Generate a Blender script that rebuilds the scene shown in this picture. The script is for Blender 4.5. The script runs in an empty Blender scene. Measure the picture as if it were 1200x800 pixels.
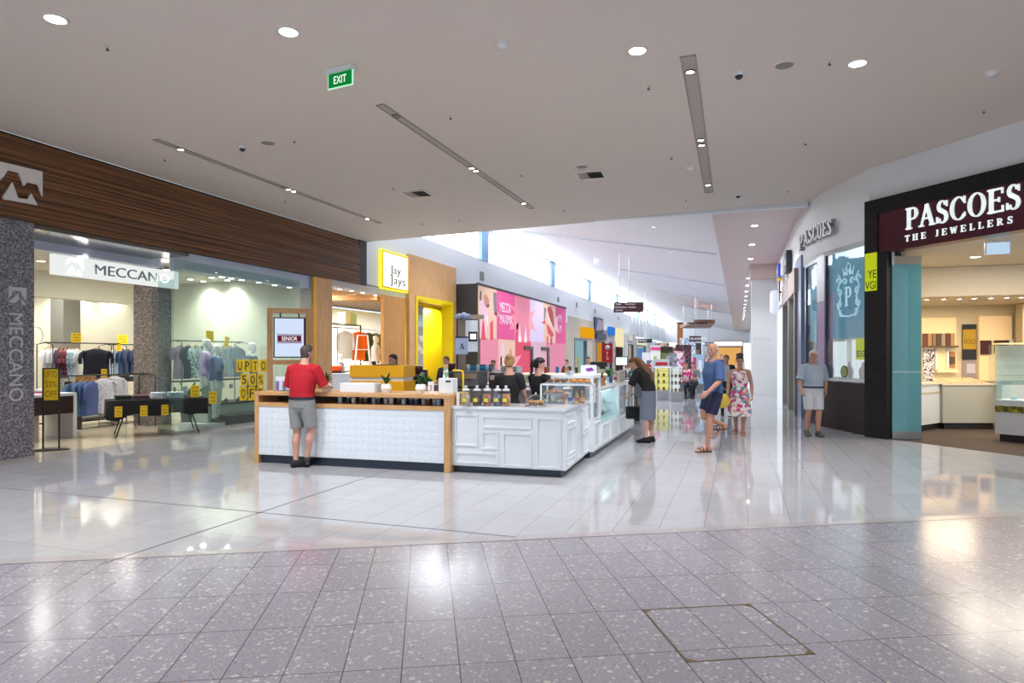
import bpy, math, random
from mathutils import Matrix, Vector
random.seed(7)
R = math.radians
pi = math.pi
col = bpy.context.scene.collection
sc = bpy.context.scene

# ---------------------------------------------------------------- camera, world, exposure
F = 768.0; H = 1.63; YAW = R(19.10); HZ = 417.0
SY, CY = math.sin(YAW), math.cos(YAW)
cam_d = bpy.data.cameras.new('camera'); cam = bpy.data.objects.new('camera', cam_d); col.objects.link(cam)
cam.location = (0, 0, H); cam.rotation_euler = (R(90), 0, YAW)
cam_d.sensor_width = 36; cam_d.lens = F/1200*36; cam_d.shift_y = (HZ-400)/1200
cam_d.clip_start = 0.05; cam_d.clip_end = 400
sc.camera = cam
sc.view_settings.view_transform = 'Standard'; sc.view_settings.look = 'None'
sc.view_settings.gamma = 1; sc.view_settings.use_curve_mapping = False
sc.view_settings.exposure = 0.2
WORLD_STRENGTH = 1.08
CLERESTORY = 9.5
w = bpy.data.worlds.new('sky'); sc.world = w; w.use_nodes = True
bgn = w.node_tree.nodes['Background']; bgn.inputs[0].default_value = (0.82, 0.91, 1.0, 1); bgn.inputs[1].default_value = WORLD_STRENGTH

def area_lamp(name, loc, size, energy, color=(1, 1, 1), rot=(0, 0, 0), sy=None, spread=180):
    d = bpy.data.lights.new(name, 'AREA'); d.energy = energy; d.color = color
    d.shape = 'RECTANGLE'; d.size = size; d.size_y = sy or size; d.spread = R(spread)
    o = bpy.data.objects.new(name, d); col.objects.link(o); o.location = loc; o.rotation_euler = rot
    return o

# ---------------------------------------------------------------- photograph -> place
def ray(px, py):
    u = (px-600)/F; v = (HZ-py)/F
    return (-SY + u*CY, CY + u*SY, v)
def AT(px, py, t):
    d = ray(px, py); return Vector((d[0]*t, d[1]*t, H + d[2]*t))
def FL(px, py, z=0.0):
    d = ray(px, py); return AT(px, py, (z-H)/d[2])
def AX(px, py, X):
    d = ray(px, py); return AT(px, py, X/d[0])
def AY(px, py, Y):
    d = ray(px, py); return AT(px, py, Y/d[1])
def zc(x): return 5.16 + (x+10.9)*0.0195          # the low ceiling rises a little to the right
def CE(px, py):
    d = ray(px, py); return AT(px, py, (5.16+10.9*0.0195-H)/(d[2]-0.0195*d[0]))

# ---------------------------------------------------------------- materials
def hexc(h):
    h = h.lstrip('#'); out = []
    for i in (0, 2, 4):
        c = int(h[i:i+2], 16)/255
        out.append(c/12.92 if c <= 0.04045 else ((c+0.055)/1.055)**2.4)
    return (*out, 1)
MC = {}
def mat(name, color, rough=0.5, metal=0.0, emit=0.0, noise=0.06, scale=8.0, coat=0.0, spec=0.5, bump=0.0):
    if name in MC: return MC[name]
    m = bpy.data.materials.new(name); m.use_nodes = True; nt = m.node_tree; b = nt.nodes['Principled BSDF']
    c = hexc(color) if isinstance(color, str) else (*color, 1)
    b.inputs['Base Color'].default_value = c
    b.inputs['Roughness'].default_value = rough; b.inputs['Metallic'].default_value = metal
    b.inputs['Specular IOR Level'].default_value = spec
    b.inputs['Coat Weight'].default_value = coat; b.inputs['Coat Roughness'].default_value = 0.05
    if noise or bump:
        tc = nt.nodes.new('ShaderNodeTexCoord'); n = nt.nodes.new('ShaderNodeTexNoise')
        n.inputs['Scale'].default_value = scale; n.inputs['Detail'].default_value = 3
        nt.links.new(tc.outputs['Object'], n.inputs['Vector'])
        mr = nt.nodes.new('ShaderNodeMapRange'); mr.inputs['To Min'].default_value = 1-noise; mr.inputs['To Max'].default_value = 1+noise
        nt.links.new(n.outputs['Fac'], mr.inputs['Value'])
        mx = nt.nodes.new('ShaderNodeVectorMath'); mx.operation = 'SCALE'; mx.inputs[0].default_value = c[:3]
        nt.links.new(mr.outputs['Result'], mx.inputs['Scale']); nt.links.new(mx.outputs[0], b.inputs['Base Color'])
        if bump:
            bp = nt.nodes.new('ShaderNodeBump'); bp.inputs['Strength'].default_value = bump; bp.inputs['Distance'].default_value = 0.02
            nt.links.new(n.outputs['Fac'], bp.inputs['Height']); nt.links.new(bp.outputs[0], b.inputs['Normal'])
    if emit:
        b.inputs['Emission Color'].default_value = c; b.inputs['Emission Strength'].default_value = emit
    MC[name] = m; return m

def glass(name, tint='#ffffff', refl=0.5, rough=0.02, opac=0.0, ocol='#ffffff'):
    if name in MC: return MC[name]
    m = bpy.data.materials.new(name); m.use_nodes = True; nt = m.node_tree
    nt.nodes.remove(nt.nodes['Principled BSDF']); out = nt.nodes['Material Output']
    tr = nt.nodes.new('ShaderNodeBsdfTransparent'); tr.inputs[0].default_value = hexc(tint)
    gl = nt.nodes.new('ShaderNodeBsdfGlossy'); gl.inputs['Roughness'].default_value = rough
    fr = nt.nodes.new('ShaderNodeLayerWeight'); fr.inputs[0].default_value = 0.5
    pw_ = nt.nodes.new('ShaderNodeMath'); pw_.operation = 'POWER'; pw_.inputs[1].default_value = 3.0
    nt.links.new(fr.outputs['Facing'], pw_.inputs[0])
    mu = nt.nodes.new('ShaderNodeMath'); mu.operation = 'MULTIPLY_ADD'; mu.inputs[1].default_value = refl; mu.inputs[2].default_value = .05*refl*2
    mu.use_clamp = True
    mix = nt.nodes.new('ShaderNodeMixShader')
    nt.links.new(pw_.outputs[0], mu.inputs[0]); nt.links.new(mu.outputs[0], mix.inputs[0])
    base = tr
    if opac:
        df = nt.nodes.new('ShaderNodeBsdfDiffuse'); df.inputs[0].default_value = hexc(ocol)
        m2 = nt.nodes.new('ShaderNodeMixShader'); m2.inputs[0].default_value = opac
        nt.links.new(tr.outputs[0], m2.inputs[1]); nt.links.new(df.outputs[0], m2.inputs[2]); base = m2
    nt.links.new(base.outputs[0], mix.inputs[1]); nt.links.new(gl.outputs[0], mix.inputs[2])
    nt.links.new(mix.outputs[0], out.inputs[0]); MC[name] = m; return m

def emis(name, color, s):
    if name in MC: return MC[name]
    m = bpy.data.materials.new(name); m.use_nodes = True; nt = m.node_tree
    nt.nodes.remove(nt.nodes['Principled BSDF']); e = nt.nodes.new('ShaderNodeEmission')
    e.inputs[0].default_value = hexc(color); e.inputs[1].default_value = s
    nt.links.new(e.outputs[0], nt.nodes['Material Output'].inputs[0]); MC[name] = m; return m

class NT:                                           # tiny node-graph helper
    def __init__(s, name):
        s.m = bpy.data.materials.new(name); s.m.use_nodes = True; s.t = s.m.node_tree; s.b = s.t.nodes['Principled BSDF']; MC[name] = s.m
    def n(s, typ, **kw):
        x = s.t.nodes.new('ShaderNode'+typ)
        for k, v in kw.items():
            if k.startswith('i_'):
                k2 = k[2:]; k2 = int(k2) if k2.isdigit() else k2.replace('_', ' ')
                x.inputs[k2].default_value = v
            else: setattr(x, k, v)
        return x
    def l(s, a, b): s.t.links.new(a, b)
    def ramp(s, src, stops, interp='LINEAR'):
        r = s.n('ValToRGB'); r.color_ramp.interpolation = interp
        while len(r.color_ramp.elements) < len(stops): r.color_ramp.elements.new(0.5)
        for e, (p, c) in zip(r.color_ramp.elements, stops): e.position = p; e.color = hexc(c) if isinstance(c, str) else (c, c, c, 1)
        s.l(src, r.inputs[0]); return r.outputs[0]
    def mixc(s, fac, a, b, mode='MIX'):
        x = s.n('MixRGB', blend_type=mode)
        for i, q in enumerate((fac, a, b)):
            if isinstance(q, (int, float)): x.inputs[i].default_value = q if i == 0 else (q, q, q, 1)
            elif isinstance(q, str): x.inputs[i].default_value = hexc(q)
            else: s.l(q, x.inputs[i])
        return x.outputs[0]

# floors
def m_terrazzo(name, ang, c1, c2, bw=0.6, bh=0.3, mort=0.003, tiles=True, chip=1.0, rough=0.13, loc=(0, 0, 0)):
    g = NT(name); tc = g.n('TexCoord'); mp = g.n('Mapping'); mp.inputs['Rotation'].default_value = (0, 0, ang); mp.inputs['Location'].default_value = loc
    g.l(tc.outputs['Object'], mp.inputs['Vector'])
    n0 = g.n('TexNoise', i_Scale=260.0, i_Detail=2.0); g.l(tc.outputs['Object'], n0.inputs['Vector'])
    base = g.ramp(n0.outputs['Fac'], [(0.3, c1), (0.7, c2)])
    n1 = g.n('TexNoise', i_Scale=5.0, i_Detail=3.0); g.l(tc.outputs['Object'], n1.inputs['Vector'])
    for sc_, thr, colr, amt in ((34.0, 0.22, '#d6d2d2', .5), (75.0, .22, '#c4c0c2', .55), (46.0, .13, '#5c565e', .6), (130.0, .2, '#6d6872', .6), (15.0, .11, '#dcd7d3', .55), (22.0, .15, '#a8958c', .45)):
        v = g.n('TexVoronoi', i_Scale=sc_, i_Randomness=1.0)
        wn = g.n('TexNoise', i_Scale=sc_*1.1, i_Detail=1.0); g.l(tc.outputs['Object'], wn.inputs['Vector'])
        w1 = g.n('VectorMath', operation='MULTIPLY_ADD'); w1.inputs[1].default_value = (.7/sc_,)*3; g.l(wn.outputs['Color'], w1.inputs[0]); g.l(tc.outputs['Object'], w1.inputs[2]); g.l(w1.outputs[0], v.inputs['Vector'])
        rr = g.n('Math', operation='LESS_THAN'); g.l(v.outputs['Distance'], rr.inputs[0])
        sep = g.n('SeparateColor'); g.l(v.outputs['Color'], sep.inputs[0])
        th = g.n('Math', operation='MULTIPLY'); g.l(sep.outputs[0], th.inputs[0]); th.inputs[1].default_value = thr*2.4*chip
        g.l(th.outputs[0], rr.inputs[1])
        sel = g.n('Math', operation='GREATER_THAN'); g.l(sep.outputs[1], sel.inputs[0]); sel.inputs[1].default_value = 0.62
        mm = g.n('Math', operation='MULTIPLY'); g.l(rr.outputs[0], mm.inputs[0]); g.l(sel.outputs[0], mm.inputs[1])
        m3 = g.n('Math', operation='MULTIPLY'); g.l(mm.outputs[0], m3.inputs[0]); m3.inputs[1].default_value = amt
        base = g.mixc(m3.outputs[0], base, colr)
    if tiles:
        br = g.n('TexBrick', offset=0.0, squash=1.0); g.l(mp.outputs[0], br.inputs['Vector'])
        br.inputs['Scale'].default_value = 1; br.inputs['Mortar Size'].default_value = mort; br.inputs['Brick Width'].default_value = bw
        br.inputs['Row Height'].default_value = bh; br.inputs['Mortar Smooth'].default_value = 0.0
        br.inputs['Color1'].default_value = (.94, .94, .95, 1); br.inputs['Color2'].default_value = (1.06, 1.05, 1.06, 1)
        base = g.mixc(1.0, base, br.outputs['Color'], 'MULTIPLY'); base = g.mixc(br.outputs['Fac'], base, '#55525a')
    g.l(base, g.b.inputs['Base Color']); g.b.inputs['Roughness'].default_value = rough
    return g.m
def m_tile(name, c1, c2, bw, bh, grout, loc=(0, 0, 0), rough=0.06, mort=0.003, coat=0.0, ang=0.0):
    g = NT(name); tc = g.n('TexCoord'); mp = g.n('Mapping'); mp.inputs['Location'].default_value = loc; mp.inputs['Rotation'].default_value = (0, 0, ang)
    g.l(tc.outputs['Object'], mp.inputs['Vector'])
    br = g.n('TexBrick', offset=0.0, squash=1.0); g.l(mp.outputs[0], br.inputs['Vector'])
    br.inputs['Scale'].default_value = 1; br.inputs['Mortar Size'].default_value = mort; br.inputs['Brick Width'].default_value = bw
    br.inputs['Row Height'].default_value = bh; br.inputs['Mortar Smooth'].default_value = 0.0
    br.inputs['Color1'].default_value = hexc(c1); br.inputs['Color2'].default_value = hexc(c2); br.inputs['Mortar'].default_value = hexc(grout)
    n1 = g.n('TexNoise', i_Scale=3.0, i_Detail=4.0); g.l(tc.outputs['Object'], n1.inputs['Vector'])
    k = g.ramp(n1.outputs['Fac'], [(0.3, 0.93), (0.7, 1.0)])
    g.l(g.mixc(1.0, br.outputs['Color'], k, 'MULTIPLY'), g.b.inputs['Base Color']); g.b.inputs['Roughness'].default_value = rough
    g.b.inputs['Coat Weight'].default_value = coat; g.b.inputs['Coat Roughness'].default_value = 0.03
    return g.m
def m_wood(name, c1, c2, scale=(1, 1, 14), rough=0.35, axis_noise=3.0, lines=0.0):
    g = NT(name); tc = g.n('TexCoord'); mp = g.n('Mapping'); mp.inputs['Scale'].default_value = scale; g.l(tc.outputs['Object'], mp.inputs['Vector'])
    n = g.n('TexNoise', i_Scale=axis_noise, i_Detail=5.0, i_Roughness=0.6); g.l(mp.outputs[0], n.inputs['Vector'])
    c = g.ramp(n.outputs['Fac'], [(0.28, c1), (0.72, c2)])
    g.l(c, g.b.inputs['Base Color']); g.b.inputs['Roughness'].default_value = rough
    return g.m
def m_granite(name, c1, c2, c3, scale=60.0, rough=0.35, spec=.5):
    g = NT(name); g.b.inputs['Specular IOR Level'].default_value = spec; tc = g.n('TexCoord')
    v = g.n('TexVoronoi', i_Scale=scale); g.l(tc.outputs['Object'], v.inputs['Vector'])
    sp = g.n('SeparateColor'); g.l(v.outputs['Color'], sp.inputs[0])
    c = g.ramp(sp.outputs[0], [(0.0, c1), (0.4, c2), (0.8, c3)], 'CONSTANT')
    g.l(c, g.b.inputs['Base Color']); g.b.inputs['Roughness'].default_value = rough
    return g.m

# ---------------------------------------------------------------- mesh builder
class MB:
    def __init__(s, T=None): s.v = []; s.f = []; s.mi = []; s.sm = []; s.T = T or Matrix()
    def add(s, vs, fs, mi=0, smooth=False):
        k = len(s.v); s.v += [tuple(s.T @ Vector(p)) for p in vs]
        for f in fs: s.f.append([i+k for i in f]); s.mi.append(mi); s.sm.append(smooth)
        return s
    def box(s, x0, x1, y0, y1, z0, z1, mi=0):
        if x0 > x1: x0, x1 = x1, x0
        if y0 > y1: y0, y1 = y1, y0
        if z0 > z1: z0, z1 = z1, z0
        v = [(x, y, z) for z in (z0, z1) for y in (y0, y1) for x in (x0, x1)]
        return s.add(v, [(0, 2, 3, 1), (4, 5, 7, 6), (0, 1, 5, 4), (2, 6, 7, 3), (0, 4, 6, 2), (1, 3, 7, 5)], mi)
    def rbox(s, x0, x1, y0, y1, z0, z1, b=0.01, mi=0):            # box with bevelled vertical and top edges
        p = [(x0+b, y0), (x1-b, y0), (x1, y0+b), (x1, y1-b), (x1-b, y1), (x0+b, y1), (x0, y1-b), (x0, y0+b)]
        cx, cy = (x0+x1)/2, (y0+y1)/2
        def sh(q, d): return [(cx+(x-cx)*(1-2*d/abs(x1-x0)), cy+(y-cy)*(1-2*d/abs(y1-y0))) for x, y in q]
        rings = [[(x, y, z0) for x, y in sh(p, b*.6)], [(x, y, z0+b*.6) for x, y in p], [(x, y, z1-b*.6) for x, y in p], [(x, y, z1) for x, y in sh(p, b*.6)]]
        return s.loft(rings, mi, False)
    def quad(s, a, b, c, d, mi=0): return s.add([a, b, c, d], [(0, 1, 2, 3)], mi)
    def loft(s, rings, mi=0, smooth=True, caps=True, closed=True):
        n = len(rings[0]); vs = [p for r in rings for p in r]; fs = []
        for i in range(len(rings)-1):
            for j in range(n if closed else n-1):
                a = i*n+j; b = i*n+(j+1) % n; fs.append((a, b, b+n, a+n))
        s.add(vs, fs, mi, smooth)
        if caps and closed:
            s.add(rings[0], [tuple(range(n))[::-1]], mi, False); s.add(rings[-1], [tuple(range(n))], mi, False)
        return s
    def tube(s, pts, r, n=8, mi=0, caps=True, smooth=True, loop=False, ell=1.0):
        pts = [Vector(p) for p in pts]; m = len(pts); rs = r if isinstance(r, (list, tuple)) else [r]*m
        rings = []; up = None
        for i, p in enumerate(pts):
            if loop: t = (pts[(i+1) % m]-pts[i-1])
            else: t = pts[min(i+1, m-1)]-pts[max(i-1, 0)]
            t = t.normalized() if t.length > 1e-9 else Vector((0, 0, 1))
            if up is None: up = Vector((0, 0, 1)) if abs(t.z) < 0.9 else Vector((0, 1, 0))
            a = t.cross(up); a = a.normalized() if a.length > 1e-6 else t.orthogonal().normalized()
            b = a.cross(t).normalized(); up = b
            rings.append([tuple(p+a*rs[i]*math.cos(2*pi*k/n)+b*rs[i]*ell*math.sin(2*pi*k/n)) for k in range(n)])
        if loop: rings.append(rings[0])
        return s.loft(rings, mi, smooth, caps and not loop)
    def lathe(s, prof, n=16, c=(0, 0, 0), mi=0, smooth=True, caps=True, sx=1, sy=1):
        rings = [[(c[0]+r*sx*math.cos(2*pi*k/n), c[1]+r*sy*math.sin(2*pi*k/n), c[2]+z) for k in range(n)] for r, z in prof]
        return s.loft(rings, mi, smooth, caps)
    def prism(s, poly, z0, z1, mi=0):                             # polygon in XY
        n = len(poly); vs = [(x, y, z0) for x, y in poly]+[(x, y, z1) for x, y in poly]
        return s.add(vs, [tuple(range(n))[::-1], tuple(range(n, 2*n))]+[(i, (i+1) % n, (i+1) % n+n, i+n) for i in range(n)], mi)
    def fprism(s, poly, y0, y1, mi=0):                            # polygon in XZ (front facing -y)
        n = len(poly); vs = [(x, y0, z) for x, z in poly]+[(x, y1, z) for x, z in poly]
        return s.add(vs, [tuple(range(n)), tuple(range(n, 2*n))[::-1]]+[(i, i+n, (i+1) % n+n, (i+1) % n) for i in range(n)], mi)
    def sphere(s, c, r, n=12, mi=0, sx=1, sy=1, sz=1):
        k = max(4, n//2)
        return s.lathe([(max(r*math.sin(pi*i/k), 1e-4), -r*sz*math.cos(pi*i/k)) for i in range(k+1)], n, c, mi, True, True, sx, sy)
    def build(s, name, mats, parent=None, loc=None, rotz=None, remesh=0, smoothit=0, bevel=0):
        me = bpy.data.meshes.new(name); me.from_pydata(s.v, [], s.f)
        if not isinstance(mats, (list, tuple)): mats = [mats]
        for m in mats: me.materials.append(m)
        me.polygons.foreach_set('material_index', s.mi); me.polygons.foreach_set('use_smooth', s.sm); me.update()
        o = bpy.data.objects.new(name, me); col.objects.link(o)
        if parent: o.parent = parent
        if loc is not None: o.location = loc
        if rotz is not None: o.rotation_euler = (0, 0, rotz)
        if remesh:
            q = o.modifiers.new('remesh', 'REMESH'); q.mode = 'VOXEL'; q.voxel_size = remesh; q.use_smooth_shade = True
        if smoothit:
            q = o.modifiers.new('smooth', 'SMOOTH'); q.factor = 0.5; q.iterations = smoothit
        if bevel:
            q = o.modifiers.new('bevel', 'BEVEL'); q.width = bevel; q.segments = 2; q.limit_method = 'ANGLE'
        return o

def thing(name, label, cat, loc=(0, 0, 0), rotz=0, group=None):
    o = bpy.data.objects.new(name, None); col.objects.link(o); o.empty_display_size = 0.1
    o.location = loc; o.rotation_euler = (0, 0, rotz); o['label'] = label; o['category'] = cat
    if group: o['group'] = group
    return o
def tag(o, label, cat, group=None, kind=None):
    o['label'] = label; o['category'] = cat
    if group: o['group'] = group
    if kind: o['kind'] = kind
    return o
def struct(name, mb, mats, loc=None, rotz=None, label=None, **k):
    o = mb.build(name, mats, None, loc, rotz, **k); o['kind'] = 'structure'
    if label: o['label'] = label
    return o
def dup(root, loc, rotz=None, label=None, group=None):
    r = root.copy(); col.objects.link(r); r.location = loc
    if rotz is not None: r.rotation_euler = (0, 0, rotz)
    if label: r['label'] = label
    if group: r['group'] = group
    for ch in list(root.children):
        c = ch.copy(); col.objects.link(c); c.parent = r
        for g in list(ch.children):
            d = g.copy(); col.objects.link(d); d.parent = c
    return r

# ---------------------------------------------------------------- lettering (front facing -y, in the XZ plane)
def words(mb, s, cx, cz, w=None, h=None, y=0.0, depth=0.004, mi=0, align='C', shear=0):
    cu = bpy.data.curves.new('lettering', 'FONT'); cu.body = s; cu.size = 1; cu.extrude = 0.001; cu.resolution_u = 3; cu.space_line = 0.85
    if '\n' in s: cu.align_x = 'LEFT'
    ob = bpy.data.objects.new('lettering', cu); me = bpy.data.meshes.new_from_object(ob)
    xs = [v.co.x for v in me.vertices]; ys = [v.co.y for v in me.vertices]
    x0, x1, y0, y1 = min(xs), max(xs), min(ys), max(ys)
    if w and h: a, b = w/(x1-x0), h/(y1-y0)
    elif w: a = b = w/(x1-x0)
    else: a = b = h/(y1-y0)
    ox = cx-(x0+x1)/2*a if align == 'C' else cx-x0*a; oz = cz-(y0+y1)/2*b
    mb.add([(v.co.x*a+ox+shear*(v.co.y*b), y-depth if v.co.z > 0 else y, v.co.y*b+oz) for v in me.vertices], [tuple(p.vertices) for p in me.polygons], mi)
    bpy.data.objects.remove(ob); bpy.data.curves.remove(cu); bpy.data.meshes.remove(me)

def _bar(x0, y0, x1, y1, w): 
    d = Vector((x1-x0, y1-y0)); d.normalize(); n = Vector((-d.y, d.x))*w/2
    return [(x0+n.x, y0+n.y), (x0-n.x, y0-n.y), (x1-n.x, y1-n.y), (x1+n.x, y1+n.y)]
def _arc(cx, cy, rx, ry, a0, a1, thick, thin, n=18):
    out = []
    for i in range(n):
        q = []
        for a in (a0+(a1-a0)*i/n, a0+(a1-a0)*(i+1)/n):
            ar = R(a); t = thin+(thick-thin)*abs(math.cos(ar))**1.2
            q.append(((cx+rx*math.cos(ar), cy+ry*math.sin(ar)), (cx+(rx-t)*math.cos(ar), cy+(ry-t*.75)*math.sin(ar))))
        out.append([q[0][0], q[0][1], q[1][1], q[1][0]])
    return out
def serif_glyph(c):
    T, S = 0.19, 0.07      # thick and thin strokes; height 1
    def stem(x, y0=0, y1=1): return [_bar(x, y0, x, y1, T)]
    def foot(x, y, w=0.36): return [_bar(x-w/2, y+(S/2 if y < .5 else -S/2), x+w/2, y+(S/2 if y < .5 else -S/2), S)]
    if c == 'P': return stem(.2)+foot(.2, 0)+foot(.2, 1)+[_bar(.2, 1-S/2, .46, 1-S/2, S), _bar(.2, .47, .46, .47, S)]+_arc(.44, .72, .32, .285, -90, 90, T, S), .80
    if c == 'R': return stem(.2)+foot(.2, 0)+foot(.2, 1)+[_bar(.2, 1-S/2, .46, 1-S/2, S), _bar(.2, .49, .46, .49, S), _bar(.42, .5, .74, .03, T)]+foot(.78, 0, .25)+_arc(.44, .735, .3, .27, -90, 90, T, S), .95
    if c == 'A': return [_bar(.12, .03, .44, .98, S*1.1), _bar(.44, 1.0, .78, .03, T), _bar(.24, .36, .62, .36, S)]+foot(.13, 0, .3)+foot(.78, 0, .34), .95
    if c == 'E': return stem(.2)+foot(.2, 0)+foot(.2, 1)+[_bar(.2, 1-S/2, .74, 1-S/2, S), _bar(.2, S/2, .76, S/2, S), _bar(.2, .52, .58, .52, S), _bar(.74, 1, .74, .76, S), _bar(.76, 0, .76, .26, S), _bar(.58, .62, .58, .42, S)], .86
    if c == 'O': return _arc(.48, .5, .46, .52, 0, 360, T, S, 32), .98
    if c == 'C': return _arc(.48, .5, .46, .52, 42, 318, T, S, 26)+[_bar(.80, 1.0, .80, .68, S), _bar(.80, .3, .80, .12, S)], .92
    if c == 'S': return _arc(.36, .74, .28, .28, 20, 262, T*.85, S)+_arc(.38, .27, .31, .29, 80, -160, T*.95, S)+[_bar(.2, .64, .58, .40, T), _bar(.62, .98, .62, .72, S), _bar(.08, .02, .08, .3, S)], .76
    if c == 'T': return stem(.42)+foot(.42, 0)+[_bar(.04, 1-S/2, .8, 1-S/2, S), _bar(.06, 1, .06, .76, S), _bar(.78, 1, .78, .76, S)], .86
    if c == 'H': return stem(.2)+stem(.74)+foot(.2, 0)+foot(.2, 1)+foot(.74, 0)+foot(.74, 1)+[_bar(.2, .52, .74, .52, S)], .98
    if c == 'J': return stem(.34, .15, 1)+foot(.34, 1)+_arc(.2, .16, .235, .2, 0, -150, T*.7, S), .56
    if c == 'L': return stem(.2)+foot(.2, 0)+foot(.2, 1)+[_bar(.2, S/2, .72, S/2, S), _bar(.72, 0, .72, .26, S)], .80
    if c == 'W': return [_bar(.1, .98, .34, .02, T*.9), _bar(.34, .02, .56, .9, S), _bar(.54, .95, .78, .02, T*.9), _bar(.78, .02, 1.0, .98, S)]+foot(.12, 1, .28)+foot(1.0, 1, .26), 1.14
    return [], .5
def serif(mb, s, x, z, h, y=0.0, depth=0.03, mi=0, gap=0.06, sx=1.0, bend=None):
    for c in s:
        g, wd = serif_glyph(c)
        for p in g:
            q = [(x+a*h*sx, z+b*h) for a, b in p]
            ar = sum(q[i][0]*q[(i+1) % len(q)][1]-q[(i+1) % len(q)][0]*q[i][1] for i in range(len(q)))
            if ar < 0: q = q[::-1]
            mb.fprism(q, y-depth, y, mi)
        x += (wd+gap)*h*sx
    return x
# ================================================================ THE SHELL
M_ceil = mat('ceiling_paint', '#dcd1c8', 0.75, noise=0.015, scale=2)
M_white = mat('white_paint', '#e3e6ea', 0.6, noise=0.01)
M_wallw = mat('upper_wall_white', '#dfe3e8', 0.55, noise=0.015)
M_terr = m_terrazzo('terrazzo_tiles', 0, '#908f99', '#9e9ca7', tiles=True, rough=.17)
M_border = m_terrazzo('border_granite', 0, '#a5a2a6', '#aeaaae', tiles=False, chip=0.7)
M_black = mat('black_paint', '#15161a', 0.4)
M_steel = mat('brushed_steel', '#b9bcc0', 0.25, 0.9)
M_dkline = mat('dark_joint', '#4a484e', 0.5)
# terrazzo mapping: long side of the tiles along heading 26.5 degrees left of +Y
_ang = YAW + math.atan(100/768)
_hp = FL(752, 714)
def set_map(m, ang, org):
    for n in m.node_tree.nodes:
        if n.type == 'MAPPING':
            n.vector_type = 'POINT'
            rot = -(pi/2+ang)
            n.inputs['Rotation'].default_value = (0, 0, rot)
            x = org[0]*math.cos(rot)-org[1]*math.sin(rot); y = org[0]*math.sin(rot)+org[1]*math.cos(rot)
            n.inputs['Location'].default_value = (-x, -y, 0)
set_map(M_terr, _ang, _hp)
M_tile = m_tile('polished_porcelain', '#b2b4bb', '#adafb7', 0.8, 0.4, '#8f8a8a', rough=0.05)
set_map(M_tile, 0.0, (0.085, 5.6))

A, B, Cc = FL(0, 661.5), FL(600, 633.5), FL(1200, 604.5)
dA = (B-A).normalized(); dC = (Cc-B).normalized()
A2 = A-dA*14; C2 = Cc+dC*9
nA = Vector((-dA.y, dA.x, 0))
def line_off(o): return [(p.x+nA.x*o, p.y+nA.y*o) for p in (A2, B, C2)]
lo = line_off(0.0); l1 = line_off(0.02); l2 = line_off(0.16)
struct('floor', MB().prism([(-24, -9), (16, -9), lo[2], lo[1], lo[0]], -0.1, 0.0), M_terr, label='grey terrazzo floor tiles in the foreground')
struct('floor', MB().prism([lo[0], lo[1], lo[2], l1[2], l1[1], l1[0]], -0.1, 0.0), M_dkline, label='dark joint along the terrazzo')
struct('floor', MB().prism([l1[0], l1[1], l1[2], l2[2], l2[1], l2[0]], -0.1, 0.0), M_border, label='granite border strip beside the terrazzo')
struct('floor', MB().prism([l2[0], l2[1], l2[2], (16, 106), (-24, 106)], -0.1, 0.0), M_tile, label='polished cream floor tiles of the mall')
# movement joints and shopfront border
mb = MB().box(-4.729, -4.711, 3.8, 104, 0, 0.0006); struct('trim_1', mb, M_dkline)
mb = MB().box(-10.3, -1.9, 5.586, 5.604, 0, 0.0006); struct('trim_2', mb, M_dkline)
struct('trim_3', MB().box(-10.9, -10.28, 2, 17.6, 0, 0.0012), m_terrazzo('threshold_granite', 0, '#a39fa0', '#b0abaa', tiles=False, chip=.5))
mb = MB()
for yy in (21.5,): mb.box(-2.0, 1.5, yy, yy+0.45, 0, 0.0012)
struct('trim_4', mb, mat('dark_band_tile', '#8d8a90', 0.08, noise=.05))
mb = MB()
for yy in (33, 45, 60): mb.box(-10.3, 1.5, yy, yy+0.5, 0, 0.0012)
struct('trim_4', mb, MC['dark_band_tile'])
# right wall plan (viewed from above), from far to near
RW = [(1.5, 40.0), (1.5, 24.0), (1.52, 20.5), (1.58, 18.2), (1.72, 17.1), (1.95, 16.3), (2.2, 15.7), (2.45, 15.05)]
PF0 = Vector((2.50, 14.92)); PFD = Vector((0.655, -0.756)); PFD.normalize()   # the jeweller's front runs straight
def pf(s): return (PF0.x+PFD.x*s, PF0.y+PFD.y*s)
RWn = RW+[pf(0), pf(5.5), pf(14.5)]
# low ceiling
mb = MB(); poly = [(-10.9, -9), (pf(14.5)[0]+.3, -9), (pf(14.5)[0]+.3, pf(14.5)[1])]+RWn[::-1][1:]
poly = [p for p in poly if p[1] < 17.7]+[(1.62, 17.7), (-10.9, 17.7)]
n = len(poly); vs = [(x, y, zc(x)) for x, y in poly]+[(x, y, zc(x)+0.35) for x, y in poly]
mb.add(vs, [tuple(range(n))[::-1], tuple(range(n, 2*n))]+[(i, (i+1) % n, (i+1) % n+n, i+n) for i in range(n)])
struct('ceiling', mb, M_ceil, label='low painted ceiling over the foreground')
mb = MB(); mb.box(-10.9, 1.6, 17.5, 17.7, 5.3, 8.4); struct('wall_above', mb, M_wallw, label='wall above the end of the low ceiling')
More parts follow.
